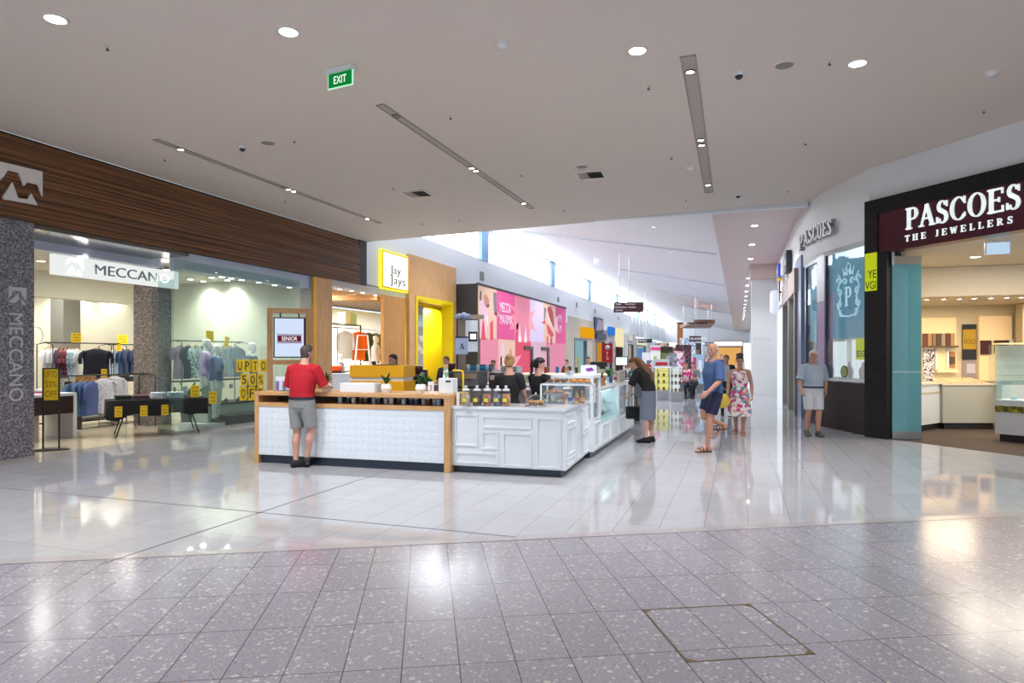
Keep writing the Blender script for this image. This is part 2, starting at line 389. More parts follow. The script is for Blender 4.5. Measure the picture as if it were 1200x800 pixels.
# sloping ceiling over the corridor and the bulkhead on its right
mb = MB(); xs, xe = -0.68, -10.9; ys, ye = 17.7, 106
m_hi = mat('sloping_ceiling_paint', '#e2e2e6', 0.6, noise=.01)
mb.add([(xs, ys, 5.42), (xs, ye, 5.42), (xe, ye, 7.45), (xe, ys, 7.45), (xs, ys, 5.6), (xs, ye, 5.6), (xe, ye, 7.63), (xe, ys, 7.63)],
       [(0, 3, 2, 1), (4, 5, 6, 7), (0, 1, 5, 4), (1, 2, 6, 5), (2, 3, 7, 6), (3, 0, 4, 7)])
struct('ceiling', mb, m_hi, label='sloping white ceiling over the corridor')
def slope_z(x): return 5.42+(xs-x)*(7.45-5.42)/(xs-xe)
mb = MB()
for k, (pa, pb) in enumerate([((612, 271), (840, 297)), ((726, 315), (850, 334)), ((770, 340), (855, 354)), ((797, 357), (858, 368))]):
    ends = []
    for p in (pa, pb):
        d = ray(*p); t = (5.42+.1986*xs-H)/(d[2]+.1986*d[0]); ends.append(Vector((d[0]*t, d[1]*t, H+d[2]*t)))
    a, b = ends; mb.tube([a+Vector((0, 0, -.01)), b+Vector((0, 0, -.01))], 0.05, 6)
struct('trim_5', mb, mat('groove_grey', '#b9c1cb', .6))
m_bulk = mat('bulkhead_paint', '#cdb9b4', 0.35, noise=.02)
mb = MB(); mb.box(-0.68, 1.62, 17.7, 106, 5.40, 5.7); struct('ceiling', mb, m_bulk, label='narrow bulkhead ceiling with a row of small downlights')
mb = MB(); mb.box(0.45, 1.5, 28.8, 31.5, 4.82, 5.4); struct('ceiling', mb, m_bulk, label='lowered soffit at the white pier')
# left wall above the shops
X0 = -10.9
mb = MB(); mb.box(X0-.15, X0, 17.6, 106, 3.85, 5.93); mb.box(X0-.15, X0, 17.6, 106, 7.3, 7.5)
struct('wall_left', mb, M_wallw, label='white wall above the left shops')
# clerestory: bright panes and blue piers
M_pane = emis('clerestory_glass', '#f4f9ff', CLERESTORY)
M_blue = mat('blue_pier', '#6ea3d6', 0.4, noise=.02)
piers = [AX(p, 300, X0).y for p in (563, 645, 689, 722, 748)]
ys_ = [17.7]+piers
st = piers[-1]-piers[-2]
while ys_[-1]+6 < 104: ys_.append(ys_[-1]+7.6)
pw = [1.0, .9, .9, .9, .9]+[.9]*30
for i in range(len(ys_)):
    y0 = ys_[i]+(0 if i == 0 else pw[i]); y1 = ys_[i+1] if i+1 < len(ys_) else 106
    wf = MB()
    for a in (y0, y1-.06): wf.box(X0-.12, X0-.04, a, a+.06, 5.93, 7.3)
    wf.box(X0-.12, X0-.04, y0, y1, 5.93, 5.98); wf.box(X0-.12, X0-.04, y0, y1, 7.25, 7.3)
    fo = struct('window_%d' % (i+1), wf, M_white)
    pb = MB(); pb.box(X0-.1, X0-.08, y0+.06, y1-.06, 5.98, 7.25)
    pb.build('pane', M_pane, fo)
    if i+1 < len(ys_): struct('column', MB().box(X0-.2, X0+.06, y1, y1+pw[i+1], 5.93, 7.38), M_blue, label='pale blue pier between clerestory windows')
# right wall: curved, white
def ribbon(pts, z0, z1, th=0.2, ztop=None):
    m = MB(); n = len(pts)
    P = [Vector((x, y, 0)) for x, y in pts]; off = []
    for i in range(n):
        d = (P[min(i+1, n-1)]-P[max(i-1, 0)]).normalized(); off.append(Vector((-d.y, d.x, 0)))  # outward (away from mall)
    for i in range(n-1):
        a, b = P[i], P[i+1]; c, d = P[i+1]+off[i+1]*th, P[i]+off[i]*th
        za = ztop(a.x) if ztop else z1; zb = ztop(b.x) if ztop else z1
        m.add([(a.x, a.y, z0), (b.x, b.y, z0), (c.x, c.y, z0), (d.x, d.y, z0), (a.x, a.y, za), (b.x, b.y, zb), (c.x, c.y, zb), (d.x, d.y, za)],
              [(0, 1, 2, 3), (4, 7, 6, 5), (0, 4, 5, 1), (1, 5, 6, 2), (2, 6, 7, 3), (3, 7, 4, 0)])
    return m
def refine(pts, k=6):
    out = []
    n = len(pts)
    for i in range(n-1):
        p0, p1, p2, p3 = [Vector(pts[max(0, min(n-1, i+j))]) for j in (-1, 0, 1, 2)]
        for q in range(k):
            t = q/k
            out.append(tuple(0.5*((2*p1)+(p2-p0)*t+(2*p0-5*p1+4*p2-p3)*t*t+(3*p1-p0-3*p2+p3)*t**3)))
    out.append(tuple(pts[-1])); return out
RWc = refine(RW[1:]+[pf(0)], 5)
def mirror_off(pts, th): return ribbon(pts, 0, 1, th)
# note the wall's body lies on the shop side
struct('wall_right', ribbon(RWc, 4.0, 5.5, 0.15, lambda x: 5.5), M_wallw, label='curved white wall above the jeweller windows')
struct('wall_right', ribbon([pf(0), pf(1.5), pf(5.5), pf(14.5)], 4.74, 5.5, 0.15), M_wallw, label='white wall above the jeweller entrance')
struct('wall_right', ribbon([pf(5.6), pf(14.5)], 0, 4.74, 0.15), M_wallw, label='plain wall past the jeweller entrance')
struct('wall_right', MB().box(1.5, 1.65, 24, 106, 3.6, 5.5), M_wallw, label='white wall above the far right shops')
# white pier standing at the end of the curve
struct('wall_pier', MB().box(0.5, 1.5, 29.3, 30.6, 0, 4.82), M_white, label='white pier wall facing the camera')
# end wall
struct('wall_end', MB().box(-11.2, 1.7, 104, 104.3, 3.6, 7.6), M_wallw)
# left shop shells
m_cream = mat('shop_cream', '#d9d8c8', 0.6, noise=.01)
m_shopc = mat('shop_ceiling', '#d6d2c8', 0.6, noise=.01)
m_shopf = m_tile('shop_floor_tiles', '#c9bda8', '#c3b69f', 0.6, 0.6, '#a79c8c', rough=.12)
struct('floor', MB().box(-20, -10.9, 2, 15.0, 0.0, 0.002), m_shopf, label='beige floor of the clothing shop')
struct('wall_back', MB().box(-20.2, -20, 2, 15.2, 0, 3.75), m_cream, label='back wall of the clothing shop')
struct('wall_back', MB().box(-20, -18.5, 2, 7.6+3.6, 0.002, 3.4), mat('charcoal_wall', '#4c4a4d', .5), label='charcoal wall inside the clothing shop')
struct('wall_left', MB().box(-20, -11.2, 15.0, 15.2, 0, 3.75), m_cream, label='side wall of the clothing shop')
struct('wall_left', MB().box(-20, -10.95, 1.8, 2.0, 0, 3.75), m_cream, label='near side wall of the clothing shop')
struct('ceiling', MB().box(-20, -11.05, 2, 15.2, 3.75, 3.9), m_shopc, label='ceiling of the clothing shop')
struct('wall_left', MB().box(-16.6, -16.3, 10.2, 15.0, 3.1, 3.75), m_cream, label='bulkhead inside the clothing shop')
struct('column', MB().box(-18.2, -17.7, 13.1, 13.6, 0, 3.75), mat('grey_column', '#8f8f88', .5), label='grey column inside the clothing shop')

# round downlights in the sloping ceiling, added in a grid to brighten the corridor
M_lamp = emis('lamp_disc', '#fff8ee', 30)
k = 0
for y in (21.5, 27, 33, 40, 48, 57, 67, 80):
    for x in (-2.6, -7.0):
        t = thing('downlight', 'small round added downlight in the sloping white ceiling', 'downlight', (x, y, slope_z(x)-.012), 0, 'added downlights in the sloping ceiling'); t.rotation_euler = (0, math.atan(.1986), 0)
        m = MB(); m.lathe([(0.001, -.006), (.06, -.006)], 16, caps=False); m.build('bulb', emis('lamp_dim', '#ffffff', 2.0), t)
        m = MB(); m.lathe([(.06, -.012), (.075, -.01), (.08, .004)], 16, caps=False); m.build('bezel', M_white, t)
        d = bpy.data.lights.new('lamp', 'SPOT'); d.energy = 650; d.color = (.93, .96, 1); d.spot_size = R(120); d.spot_blend = .7; d.shadow_soft_size = .1
        o = bpy.data.objects.new('lamp', d); col.objects.link(o); o.parent = t; o.location = (0, 0, -.06)
# ================================================================ CEILING FITTINGS
M_lamp = emis('lamp_disc', '#fff8ee', 30)
M_trimw = mat('trim_white', '#dcd8d2', .4)
M_grey = mat('grille_grey', '#8e8a88', .6)
def ceil_thing(name, label, cat, px, py, group=None, rz=0):
    p = CE(px, py); return thing(name, label, cat, (p.x, p.y, p.z), rz, group)
def spot(parent, e, size=110, r=0.08, color=(1, .97, .94), blend=.6):
    d = bpy.data.lights.new('lamp', 'SPOT'); d.energy = e; d.color = color; d.spot_size = R(size); d.spot_blend = blend; d.shadow_soft_size = r
    o = bpy.data.objects.new('lamp', d); col.objects.link(o); o.parent = parent; o.location = (0, 0, -0.06); return o
DL = 520
for px, py, lb in ((65, 22, 'far left round ceiling downlight at the top of the photo'), (338, 37, 'round ceiling downlight up and left of the exit sign'),
                   (747, 59, 'round ceiling downlight left of the wide recessed slot'), (1005, 74, 'round ceiling downlight near the right, above the jeweller')):
    t = ceil_thing('downlight', lb, 'downlight', px, py, 'large round ceiling downlights')
    m = MB(); m.lathe([(.10, -.012), (.125, -.012), (.13, 0.004), (.10, .004)], 24, caps=False); m.build('bezel', M_trimw, t)
    m = MB(); m.lathe([(0.001, -.008), (.10, -.008)], 24, caps=False); m.build('bulb', M_lamp, t); spot(t, DL)
# unseen downlights added behind the camera to light the foreground
for x, y, lb in ((-6.5, 0.3, 'left'), (0.5, -1.5, 'middle'), (5.5, 3.0, 'right')):
    t = thing('downlight', 'unseen added downlight behind the viewer on the %s' % lb, 'downlight', (x, y, zc(x)), 0, 'added downlights behind the viewer')
    m = MB(); m.lathe([(.10, -.012), (.125, -.012), (.13, 0.004), (.10, .004)], 24, caps=False); m.build('bezel', M_trimw, t)
    m = MB(); m.lathe([(0.001, -.008), (.10, -.008)], 24, caps=False); m.build('bulb', M_lamp, t); spot(t, DL*1.2)
def slot(a, b, width, lamps, label):
    P, Q = CE(*a), CE(*b); L = (Q-P).length; ang = math.atan2(Q.y-P.y, Q.x-P.x)
    t = thing('recessed_light_slot', label, 'ceiling light', (P.x, P.y, min(P.z, Q.z)-.004), ang)
    t.rotation_euler = (0, -math.atan2(Q.z-P.z, L), ang); t.location.z = P.z-.004
    m = MB(); h = width/2
    m.box(0, L, -h, -h+.014, -.012, .01); m.box(0, L, h-.014, h, -.012, .01); m.box(0, .014, -h, h, -.012, .01); m.box(L-.014, L, -h, h, -.012, .01)
    m.build('slot_trim', mat('slot_trim_grey', '#9b948e', .5), t)
    m = MB(); m.box(.014, L-.014, -h+.014, h-.014, -.002, .004); m.build('slot_plate', mat('slot_plate_beige', '#b3a9a1', .6), t)
    for px, py, on in lamps:
        c = CE(px, py); s = (c-P).length
        m = MB(); m.lathe([(.052, -.02), (.066, -.02), (.07, -.002), (.052, -.002)], 16, (s, 0, 0), caps=False); o = m.build('lamp_ring', mat('lamp_ring_dark', '#6b6763', .4), t)
        m = MB(); m.lathe([(0.001, -.012), (.052, -.012)], 16, (s, 0, 0), caps=False); m.build('bulb', M_lamp if on else M_grey, o)
        if on:
            l = spot(t, 95, 95, .05); l.location = (s, 0, -.07)
slot((182, 163), (445, 261), .12, [(213, 174, 1), (338, 221, 1), (347, 223, 1), (427, 256, 1)], 'narrow recessed light slot on the left of the ceiling, beside the timber fascia')
slot((445, 122), (623, 244), .14, [(470, 134, 0), (553, 196, 1), (560, 199, 1), (610, 238, 1)], 'narrow recessed light slot running through the middle of the ceiling')
slot((806, 65), (831, 225), .19, [(809, 83, 1), (822, 163, 1), (823, 169, 1), (830, 216, 1)], 'wide recessed light slot on the right of the ceiling')
for px, py, lb in ((919, 76, 'large grey round ceiling speaker on the right'), (314, 167, 'grey round ceiling speaker above the timber fascia'), (682, 195, 'small grey round ceiling speaker beside the middle air vent')):
    t = ceil_thing('ceiling_speaker', lb, 'speaker', px, py)
    m = MB(); m.lathe([(0.001, -.008), (.11, -.008)], 24, caps=False); m.build('grille', M_grey, t)
    m = MB(); m.lathe([(.11, -.012), (.125, -.01), (.128, .002)], 24, caps=False); m.build('rim', M_trimw, t)
for px, py, lb in ((588, 51, 'white disc smoke detector right of the exit sign'), (1163, 84, 'white disc smoke detector at the far right of the ceiling'), (809, 196, 'white disc smoke detector left of the wide light slot')):
    t = ceil_thing('smoke_detector', lb, 'smoke detector', px, py)
    m = MB(); m.lathe([(0.001, -.055), (.05, -.05), (.06, -.03)], 20, caps=False); m.build('sensor_head', M_white, t)
    m = MB(); m.lathe([(0.058, -.032), (.085, -.02), (.09, .002)], 20, caps=False); m.build('base_ring', M_trimw, t)
for px, py, lb in ((866, 86, 'dark camera dome between the wide slot and the round speaker'), (284, 172, 'dark camera dome beside the grey speaker over the timber fascia'), (865, 228, 'dark camera dome near the corridor end of the ceiling')):
    t = ceil_thing('camera_dome', lb, 'security camera', px, py)
    m = MB(); m.lathe([(.075, 0), (.075, -.03), (.055, -.035)], 20, caps=False); m.build('mount', M_white, t)
    m = MB(); m.lathe([(.052, -.035), (.045, -.06), (.02, -.08), (0.001, -.085)], 16, caps=False); m.build('dome', mat('dome_smoke', '#2b2c30', .1), t)
for k, (px, py, lb) in enumerate(((126, 53, 'on the ceiling at upper left'), (528, 135, 'in the middle of the ceiling'), (345, 163, 'right of the left grey speaker'), (760, 100, 'left of the wide slot'),
                    (972, 71, 'just left of the right downlight'), (193, 185, 'above the timber fascia'), (1153, 128, 'above the curved white wall'), (787, 183, 'beside the white smoke detector'),
                    (944, 166, 'right of the wide slot'), (611, 203, 'near the end of the middle slot'), (461, 219, 'near the air vent on the left'), (334, 234, 'beside the left light slot'), (924, 222, 'near the curved wall'),
                    (495, 261, 'close to the clothing shop lightbox'), (538, 257, 'near the clerestory edge'), (661, 245, 'near the ceiling edge in the middle'), (804, 233, 'near the ceiling edge by the wide slot'))):
    t = ceil_thing('sprinkler', 'small dark sprinkler head '+lb, 'sprinkler', px, py)
    m = MB(); m.lathe([(.03, 0), (.03, -.006), (.012, -.01), (.012, -.03)], 12, caps=False); m.build('rose', M_trimw, t)
    m = MB(); m.tube([(0, 0, -.02), (0, 0, -.055)], .008, 6); m.lathe([(.001, -.06), (.022, -.06), (.022, -.056)], 10, caps=False); m.build('deflector', mat('brass_dark', '#4a4038', .4, .6), t)
for px, py, lb in ((692, 205, 'square ceiling air vent in the middle'), (489, 227, 'square ceiling air vent above the clothing shop lightbox')):
    t = ceil_thing('air_vent', lb, 'air vent', px, py, rz=R(3))
    m = MB()
    m.box(-.3, .3, -.3, -.25, -.015, 0); m.box(-.3, .3, .25, .3, -.015, 0); m.box(-.3, -.25, -.25, .25, -.015, 0); m.box(.25, .3, -.25, .25, -.015, 0); m.build('frame', M_trimw, t)
    m = MB()
    for q in range(7): m.add([(-.25, -.22+q*.07, -.012), (.25, -.22+q*.07, -.012), (.25, -.18+q*.07, -.002), (-.25, -.18+q*.07, -.002)], [(0, 1, 2, 3)])
    m.build('louvre', M_trimw, t)
    m = MB(); m.box(-.25, .25, -.25, .25, -.001, 0); m.build('duct', M_black, t)
# exit sign hung from the ceiling
p = CE(399, 80); t = thing('exit_sign', 'green EXIT sign hanging from the low ceiling', 'exit sign', (p.x, p.y, p.z-.02), YAW+R(-26))
m = MB(); m.box(-.21, .21, -.05, .05, -.03, .02); m.build('housing', M_white, t)
m = MB(); m.box(-.19, .19, -.008, .008, -.21, -.03); m.build('panel', emis('exit_green', '#0f8a3c', .75), t)
m = MB(); m.box(-.20, -.19, -.01, .01, -.22, -.03); m.box(.19, .20, -.01, .01, -.22, -.03); m.box(-.20, .20, -.01, .01, -.222, -.21); m.build('frame', emis('exit_edge', '#bff5d0', .9), t)
m = MB(); words(m, 'EXIT', 0, -.12, .2, .095, -.009, .002); m.build('lettering', emis('exit_white', '#f2fff4', 1.1), t)
# floor access hatch with a brass edge
cs = [FL(752, 714), FL(880, 707), FL(955, 767), FL(805, 776)]
c0 = sum(cs, Vector())/4; e = (cs[1]-cs[0]+cs[2]-cs[3]).normalized(); ha = math.atan2(e.y, e.x)
t = thing('floor_hatch', 'square access hatch with a thin brass edge set in the terrazzo floor', 'floor hatch', (c0.x, c0.y, 0), ha)
M_brass = mat('worn_brass', '#6f6046', .35, .7)
m = MB(); h = .368
for a in ((-h, h, -h, -h+.012), (-h, h, h-.012, h), (-h, -h+.012, -h, h), (h-.012, h, -h, h)): m.box(*a, .0002, .0016)
m.build('brass_edge', M_brass, t)
for sx in (-1, 1):
    for sy in (-1, 1):
        m = MB(); m.prism([(sx*(h-.01), sy*(h-.01)), (sx*(h-.055), sy*(h-.01)), (sx*(h-.045), sy*(h-.03)), (sx*(h-.01), sy*(h-.05))][::sx*sy], .0005, .0018)
        m.build('lifting_corner', M_brass, t)

# ================================================================ LEFT SHOPFRONT (front plane x = -10.9, front facing +x)
RZL = pi/2
def LY(px, X=X0): return AX(px, 400, X).y
# stained timber fascia of battens
g = NT('stained_battens'); tc = g.n('TexCoord'); mp = g.n('Mapping'); mp.inputs['Scale'].default_value = (.22, 1, 21); g.l(tc.outputs['Object'], mp.inputs['Vector'])
n1 = g.n('TexNoise', i_Scale=1.0, i_Detail=2.0, i_Roughness=.7); g.l(mp.outputs[0], n1.inputs['Vector'])
c = g.ramp(n1.outputs['Fac'], [(0.25, '#33200f'), (0.42, '#5c3a20'), (0.55, '#7a4e2c'), (.7, '#8f5c34')]); g.l(c, g.b.inputs['Base Color']); g.b.inputs['Roughness'].default_value = .45
yA, yB = 3.6, 17.25
t = thing('timber_fascia', 'long dark stained timber batten fascia over the clothing shop', 'fascia', (X0, yA, 0), RZL)
m = MB(); z = 3.80; k = 0; random.seed(3)
ks = []
while z < 5.08:
    hh = random.choice((.035, .045, .06, .075)); dpt = random.choice((.0, .015, .03)); m.box(0, yB-yA, -dpt-.02, .05, z, z+hh); z += hh+.008
m.build('battens', g.m, t)
m = MB(); m.box(0, yB-yA, 0, .1, 3.80, 5.155); m.build('backing_board', mat('dark_backing', '#1d1510', .7), t)
m = MB(); m.box(yB-yA, yB-yA+.42, -.03, .1, 3.80, 5.155); m.build('end_post', M_black, t)
# white mountain emblem on the fascia
y0, y1 = LY(-18), LY(45)
t = thing('emblem_plate', 'white mountain shaped emblem mounted on the dark timber fascia', 'sign', (X0+.06, y0, 0), RZL)
W_ = y1-y0; zb, zt = AX(20, 239, X0).z, AX(45, 201, X0).z
def EM(px, py):
    q = AX(px, py, X0); return (q.y-y0, q.z)
m = MB()
m.fprism([EM(a, b) for a, b in ((-14, 187), (-14, 222), (5, 201), (17, 203), (23, 217.5), (28, 214), (39, 216), (45.5, 228), (45.5, 201.5))][::-1], -.03, 0) if 0 else None
def nondeg(poly):
    ar = sum(poly[i][0]*poly[(i+1) % len(poly)][1]-poly[(i+1) % len(poly)][0]*poly[i][1] for i in range(len(poly))); return poly if ar > 0 else poly[::-1]
for poly in (((-14, 187.5), (45.5, 201.5), (45.5, 211), (38.5, 209), (17.5, 203), (4.5, 200), (-14, 196)),
             ((-14, 196), (4.5, 200), (0, 207), (-14, 222)), ((17.5, 203), (28, 206), (27.5, 214), (23.5, 218.5)), ((28, 206), (38.5, 209), (40, 217), (27.5, 214)), ((38.5, 209), (45.5, 211), (45.5, 231), (40, 217)),
             ((-1, 231), (10, 214), (17, 232.5), (28, 234), (32, 227), (40, 241), (0, 234))):
    m.fprism(nondeg([EM(a, b) for a, b in poly]), -.03, .0)
m.build('emblem', mat('emblem_white', '#d9d5d0', .4), t)
# speckled granite pillar with the shop name running down it
M_gran = m_granite('speckled_granite', '#55565f', '#7b7b83', '#a09ca0', 55)
yP = LY(40)
t = thing('granite_pillar', 'wide speckled grey granite pillar at the left edge of the photo', 'pillar', (X0, 4.2, 0), RZL)
m = MB(); m.box(0, yP-4.2, 0, .7, 0, 3.8); m.build('shaft', M_gran, t)
m = MB(); yt = LY(24.5)-4.2; yl, yr = LY(8.5)-4.2, LY(29)-4.2
mt_ = MB(Matrix.Translation((0, 0, 0)))
# vertical name: letters turned 90 degrees clockwise, reading downwards
za, zb = AX(20, 367, X0).z, AX(20, 470, X0).z
T0 = MB(); words(T0, 'MECCANO', 0, 0, za-zb, (LY(27.5)-LY(11)), 0, .006)
mm = MB(); mm.add([((yl+yr)/2+v[2], v[1], (za+zb)/2-v[0]) for v in T0.v], T0.f); mm.build('lettering', mat('etched_grey', '#b9bbc4', .4), t)
def PM(px, py):
    q = AX(px, py, X0); return (q.y-4.2, q.z)
m = MB()
for poly in (((10, 336), (31, 337), (31, 342), (10, 340)), ((10, 340), (15, 341), (12.5, 347), (10, 348)), ((24, 341), (31, 342), (31, 352), (26.5, 347)), ((10, 353.5), (21, 344), (23, 350), (17, 355.5)), ((24, 350), (31, 357), (26, 356.5))):
    m.fprism(nondeg([PM(a, b) for a, b in poly]), -.006, 0)
m.build('emblem', MC['etched_grey'], t)
# soffit and recessed head over the entrance
yh0, yh1, yh2 = yP, LY(222), LY(358)
struct('trim_6', MB().box(X0-1.1, X0-.02, yP, yh1, 3.72, 3.80), mat('mirror_soffit', '#6f6a66', .15, .6), label='dark polished soffit behind the timber fascia')
m = MB(); m.box(X0-1.25, X0-1.1, yP-.7, yh1+.3, 3.565, 3.75); struct('trim_6', m, mat('head_bluewhite', '#c5cee2', .5), label='pale bulkhead over the clothing shop entrance')
m = MB(); m.box(X0-.55, X0-.1, yh1, 15.0, 3.45, 3.8); struct('trim_6', m, MC['head_bluewhite'], label='pale bulkhead over the shop window')
# glass shopfront
M_shopglass = glass('green_tint_glass', '#e9f4f2', .42, .01, .035, '#c4dcd8')
M_sg2 = glass('side_glass', '#e2eeee', .35, .01, .05, '#b9d0d2')
yg = [LY(p) for p in (206, 273, 318, 353)]
for i in range(3):
    t = thing('shop_window', ['tall tinted glass pane of the clothing shop beside the stone column', 'middle tinted glass pane of the clothing shop window', 'narrow tinted glass pane of the clothing shop behind the menu screen'][i], 'shop window', (X0-.05, yg[i], 0), RZL, 'glass shopfront panes')
    L = yg[i+1]-yg[i]
    m = MB(); m.box(.004, L-.004, -.006, .006, .06, 3.62); m.build('pane', M_shopglass, t)
    m = MB(); m.box(0, L, -.025, .025, .002, .06); m.build('floor_channel', M_steel, t)
    for q in (0.02, L-.02):
        m = MB(); m.box(q-.015, q+.015, -.02, .02, .9, .99); m.build('clamp', M_steel, t)
t = thing('glass_door', 'open green tinted glass door leaf set into the clothing shop window line', 'door', (X0-.05, yg[0], 0), RZL+R(78))
m = MB(); m.box(.004, .55, -.006, .006, .1, 3.2); m.build('pane', M_sg2, t)
m = MB(); m.box(0, .55, -.02, .02, .01, .1); m.build('bottom_rail', M_steel, t)
# dark stone strip at foot of the window (low plinth)
t = thing('window_plinth', 'low dark shaggy plinth behind the glass under the yellow letter cards', 'plinth', (X0-.1, LY(273), 0), RZL)
m = MB(); m.rbox(.05, LY(300)-LY(273)+.6, .05, .55, .003, .27, .04); m.build('rock_block', mat('dark_rock', '#39393f', .8, bump=1.0, scale=30), t)
# hanging shop sign inside
q0, q1 = AX(62, 297, X0-1.3), AX(209, 337, X0-1.3)
zt_, zb_ = 3.56, AX(62, 321, X0-1.3).z
t = thing('shop_sign', 'white lit hanging sign reading MECCANO above the clothing shop entrance', 'sign', (X0-1.34, q0.y, 0), RZL)
L = q1.y-q0.y
m = MB(); m.box(0, L, -.05, .05, zb_, zt_); m.build('sign_box', emis('sign_white_lit', '#eef3ef', .85), t)
sl = L/147
m = MB(); words(m, 'MECCANO', (109-62)*sl-.1, (zt_+zb_)/2, L*.62, (zt_-zb_)*.52, -.052, .02, align='L'); m.build('lettering', mat('letters_grey_blue', '#8d98a3', .4), t)
m = MB()
def EB(a, b): return (.22+a*.36, zb_+.04+b*(zt_-zb_-.08))
for poly in (((0, 1), (1, 1), (1, .8), (0, .8)), ((0, .8), (.25, .8), (.1, .55), (0, .5)), ((.75, .8), (1, .8), (1, .3), (.85, .55)), ((0, 0), (.35, .5), (.6, .0)), ((.5, 0), (.72, .35), (1, 0))):
    m.fprism(nondeg([EB(a, b) for a, b in poly]), -.075, -.05)
m.build('emblem', mat('emblem_pale', '#f2f5f4', .4, emit=.3), t)
for q in (.4, L-.4):
    m = MB(); m.tube([(q, 0, zt_), (q, 0, 3.76)], .008, 6); m.build('hanging_rod', M_steel, t)
# inner column
pc = FL(178, 499); 
t = thing('stone_column', 'square speckled stone column inside the clothing shop entrance', 'column', (pc.x-.25, pc.y+.25, 0), 0)
m = MB(); m.box(-.28, .0, -.28, .28, .003, 3.74); m.build('cladding', m_granite('brown_granite', '#5f5a58', '#8a817c', '#a89d95', 50), t)
m = MB(); m.box(.006, .28, -.28, .28, .003, 3.74); m.build('cladding', MC['brown_granite'], t)
# shop ceiling downlights
def shoplight(x, y, z, lb, e=60, r=.08, c=(1, .93, .84), grp='clothing shop ceiling lights', real=True):
    t = thing('downlight', lb, 'downlight', (x, y, z), 0, grp)
    m = MB(); m.lathe([(0.001, -.006), (r, -.006)], 18, caps=False); m.build('bulb', M_lamp, t)
    m = MB(); m.lathe([(r, -.012), (r+.02, -.01), (r+.022, .003)], 18, caps=False); m.build('bezel', M_trimw, t)
    if real: spot(t, e, 140, r, c, .8)
    return t
for k, (px, py, z) in enumerate(((48, 305.5, 3.75), (65, 332, 3.75), (75, 349, 3.75), (223, 327, 3.75), (248, 325, 3.75), (193, 343, 3.75), (313, 335, 3.75), (314, 340, 3.75))):
    p = FL(px, py, z)
    if p.x < -19.7 or p.y > 14.9: p = Vector((max(p.x, -19.5), min(p.y, 14.7), z))
    shoplight(p.x, p.y, z, 'round downlight in the clothing shop ceiling, '+['nearest the granite pillar', 'behind the hanging sign', 'deep in the shop near the charcoal wall', 'right of the hanging sign', 'beside the glass pane edge', 'beyond the stone column', 'near the far end of the window', 'farthest one above the last mannequin'][k], 85)
for k, px in enumerate((260, 271, 283, 303, 322, 339)):
    p = AX(px, 300, X0-.32); shoplight(p.x, p.y, 3.449, 'bright downlight in the pale bulkhead over the shop window, '+['first', 'second', 'third', 'fourth', 'fifth', 'sixth'][k]+' from the left', 60, .07, grp='window bulkhead lights', real=k % 2 == 0)
for k, px in enumerate((97, 197)):
    p = AX(px, 300, X0-1.17); shoplight(p.x, p.y, 3.56, 'bright downlight above the hanging shop sign, '+['left one', 'right one'][k], 60, .09, grp='entrance bulkhead lights')
for x, y in ((-13.5, 5.5), (-13.2, 9.0), (-16.5, 7.5), (-14, 12.6), (-17.5, 12)):
    area_lamp('shop_fill_light', (x, y, 3.7), 1.2, 62, (1, .96, .9))  # area fill added for the shop interior, no fixture built

# ---------------------------------------------------------------- garments and racks
def cloth_mat(c): return mat('cloth_'+c.strip('#'), c, .85, noise=.12, scale=14)
def striped(name, a, b, s=34, axis=2, thr=.5):
    if name in MC: return MC[name]
    g = NT(name); tc = g.n('TexCoord'); sp = g.n('SeparateXYZ'); g.l(tc.outputs['Object'], sp.inputs[0])
    mu = g.n('Math', operation='MULTIPLY'); mu.inputs[1].default_value = s; g.l(sp.outputs[axis], mu.inputs[0])
    fr = g.n('Math', operation='FRACT'); g.l(mu.outputs[0], fr.inputs[0])
    c = g.ramp(fr.outputs[0], [(0, a), (thr, b)], 'CONSTANT'); g.l(c, g.b.inputs['Base Color']); g.b.inputs['Roughness'].default_value = .85; return g.m
def checked(name, a, b, c2, s=12):
    if name in MC: return MC[name]
    g = NT(name); tc = g.n('TexCoord'); v = g.n('TexVoronoi', i_Scale=float(s)); g.l(tc.outputs['Object'], v.inputs['Vector'])
    sp = g.n('SeparateColor'); g.l(v.outputs['Color'], sp.inputs[0])
    c = g.ramp(sp.outputs[0], [(0, a), (.4, b), (.75, c2)], 'CONSTANT'); g.l(c, g.b.inputs['Base Color']); g.b.inputs['Roughness'].default_value = .85; return g.m
def shirt_mb(w=.46, h=.68, sl=.2, d=.05, long=False):
    """a shirt hanging on a hanger: width along x, thickness along y, top at z=0"""
    m = MB(); rings = []
    for z, ww, dd in ((0, .10, .35), (-.02, .22, .6), (-.06, .44, 1), (-.2, .45, 1.1), (-.4, .43, 1.2), (-.55, .44, 1.35), (-h, .46, 1.5)):
        ww *= w/.46; n = 20
        rings.append([(ww/2*math.cos(2*pi*k/n)*(1+.02*math.sin(5*k)), d*dd*math.sin(2*pi*k/n)*(1+.25*math.sin(3*k+z*9)), z) for k in range(n)])
    m.loft(rings)
    for s in (-1, 1):
        L = .55 if long else sl
        m.tube([(s*w*.43, 0, -.065), (s*(w*.43+.07), 0, -.13), (s*(w*.43+.10), 0, -.13-L*.6), (s*(w*.43+.085), 0, -.13-L)], [.055, .065, .06, .055], 10, ell=.6)
    return m
def hanger_mb():
    m = MB(); m.tube([(-.2, 0, -.05), (0, 0, .03), (.2, 0, -.05)], .009, 6); m.tube([(0, 0, .03), (0, 0, .07), (.02, 0, .1), (0, 0, .125), (-.02, 0, .11)], .003, 5); return m
HANG = {}
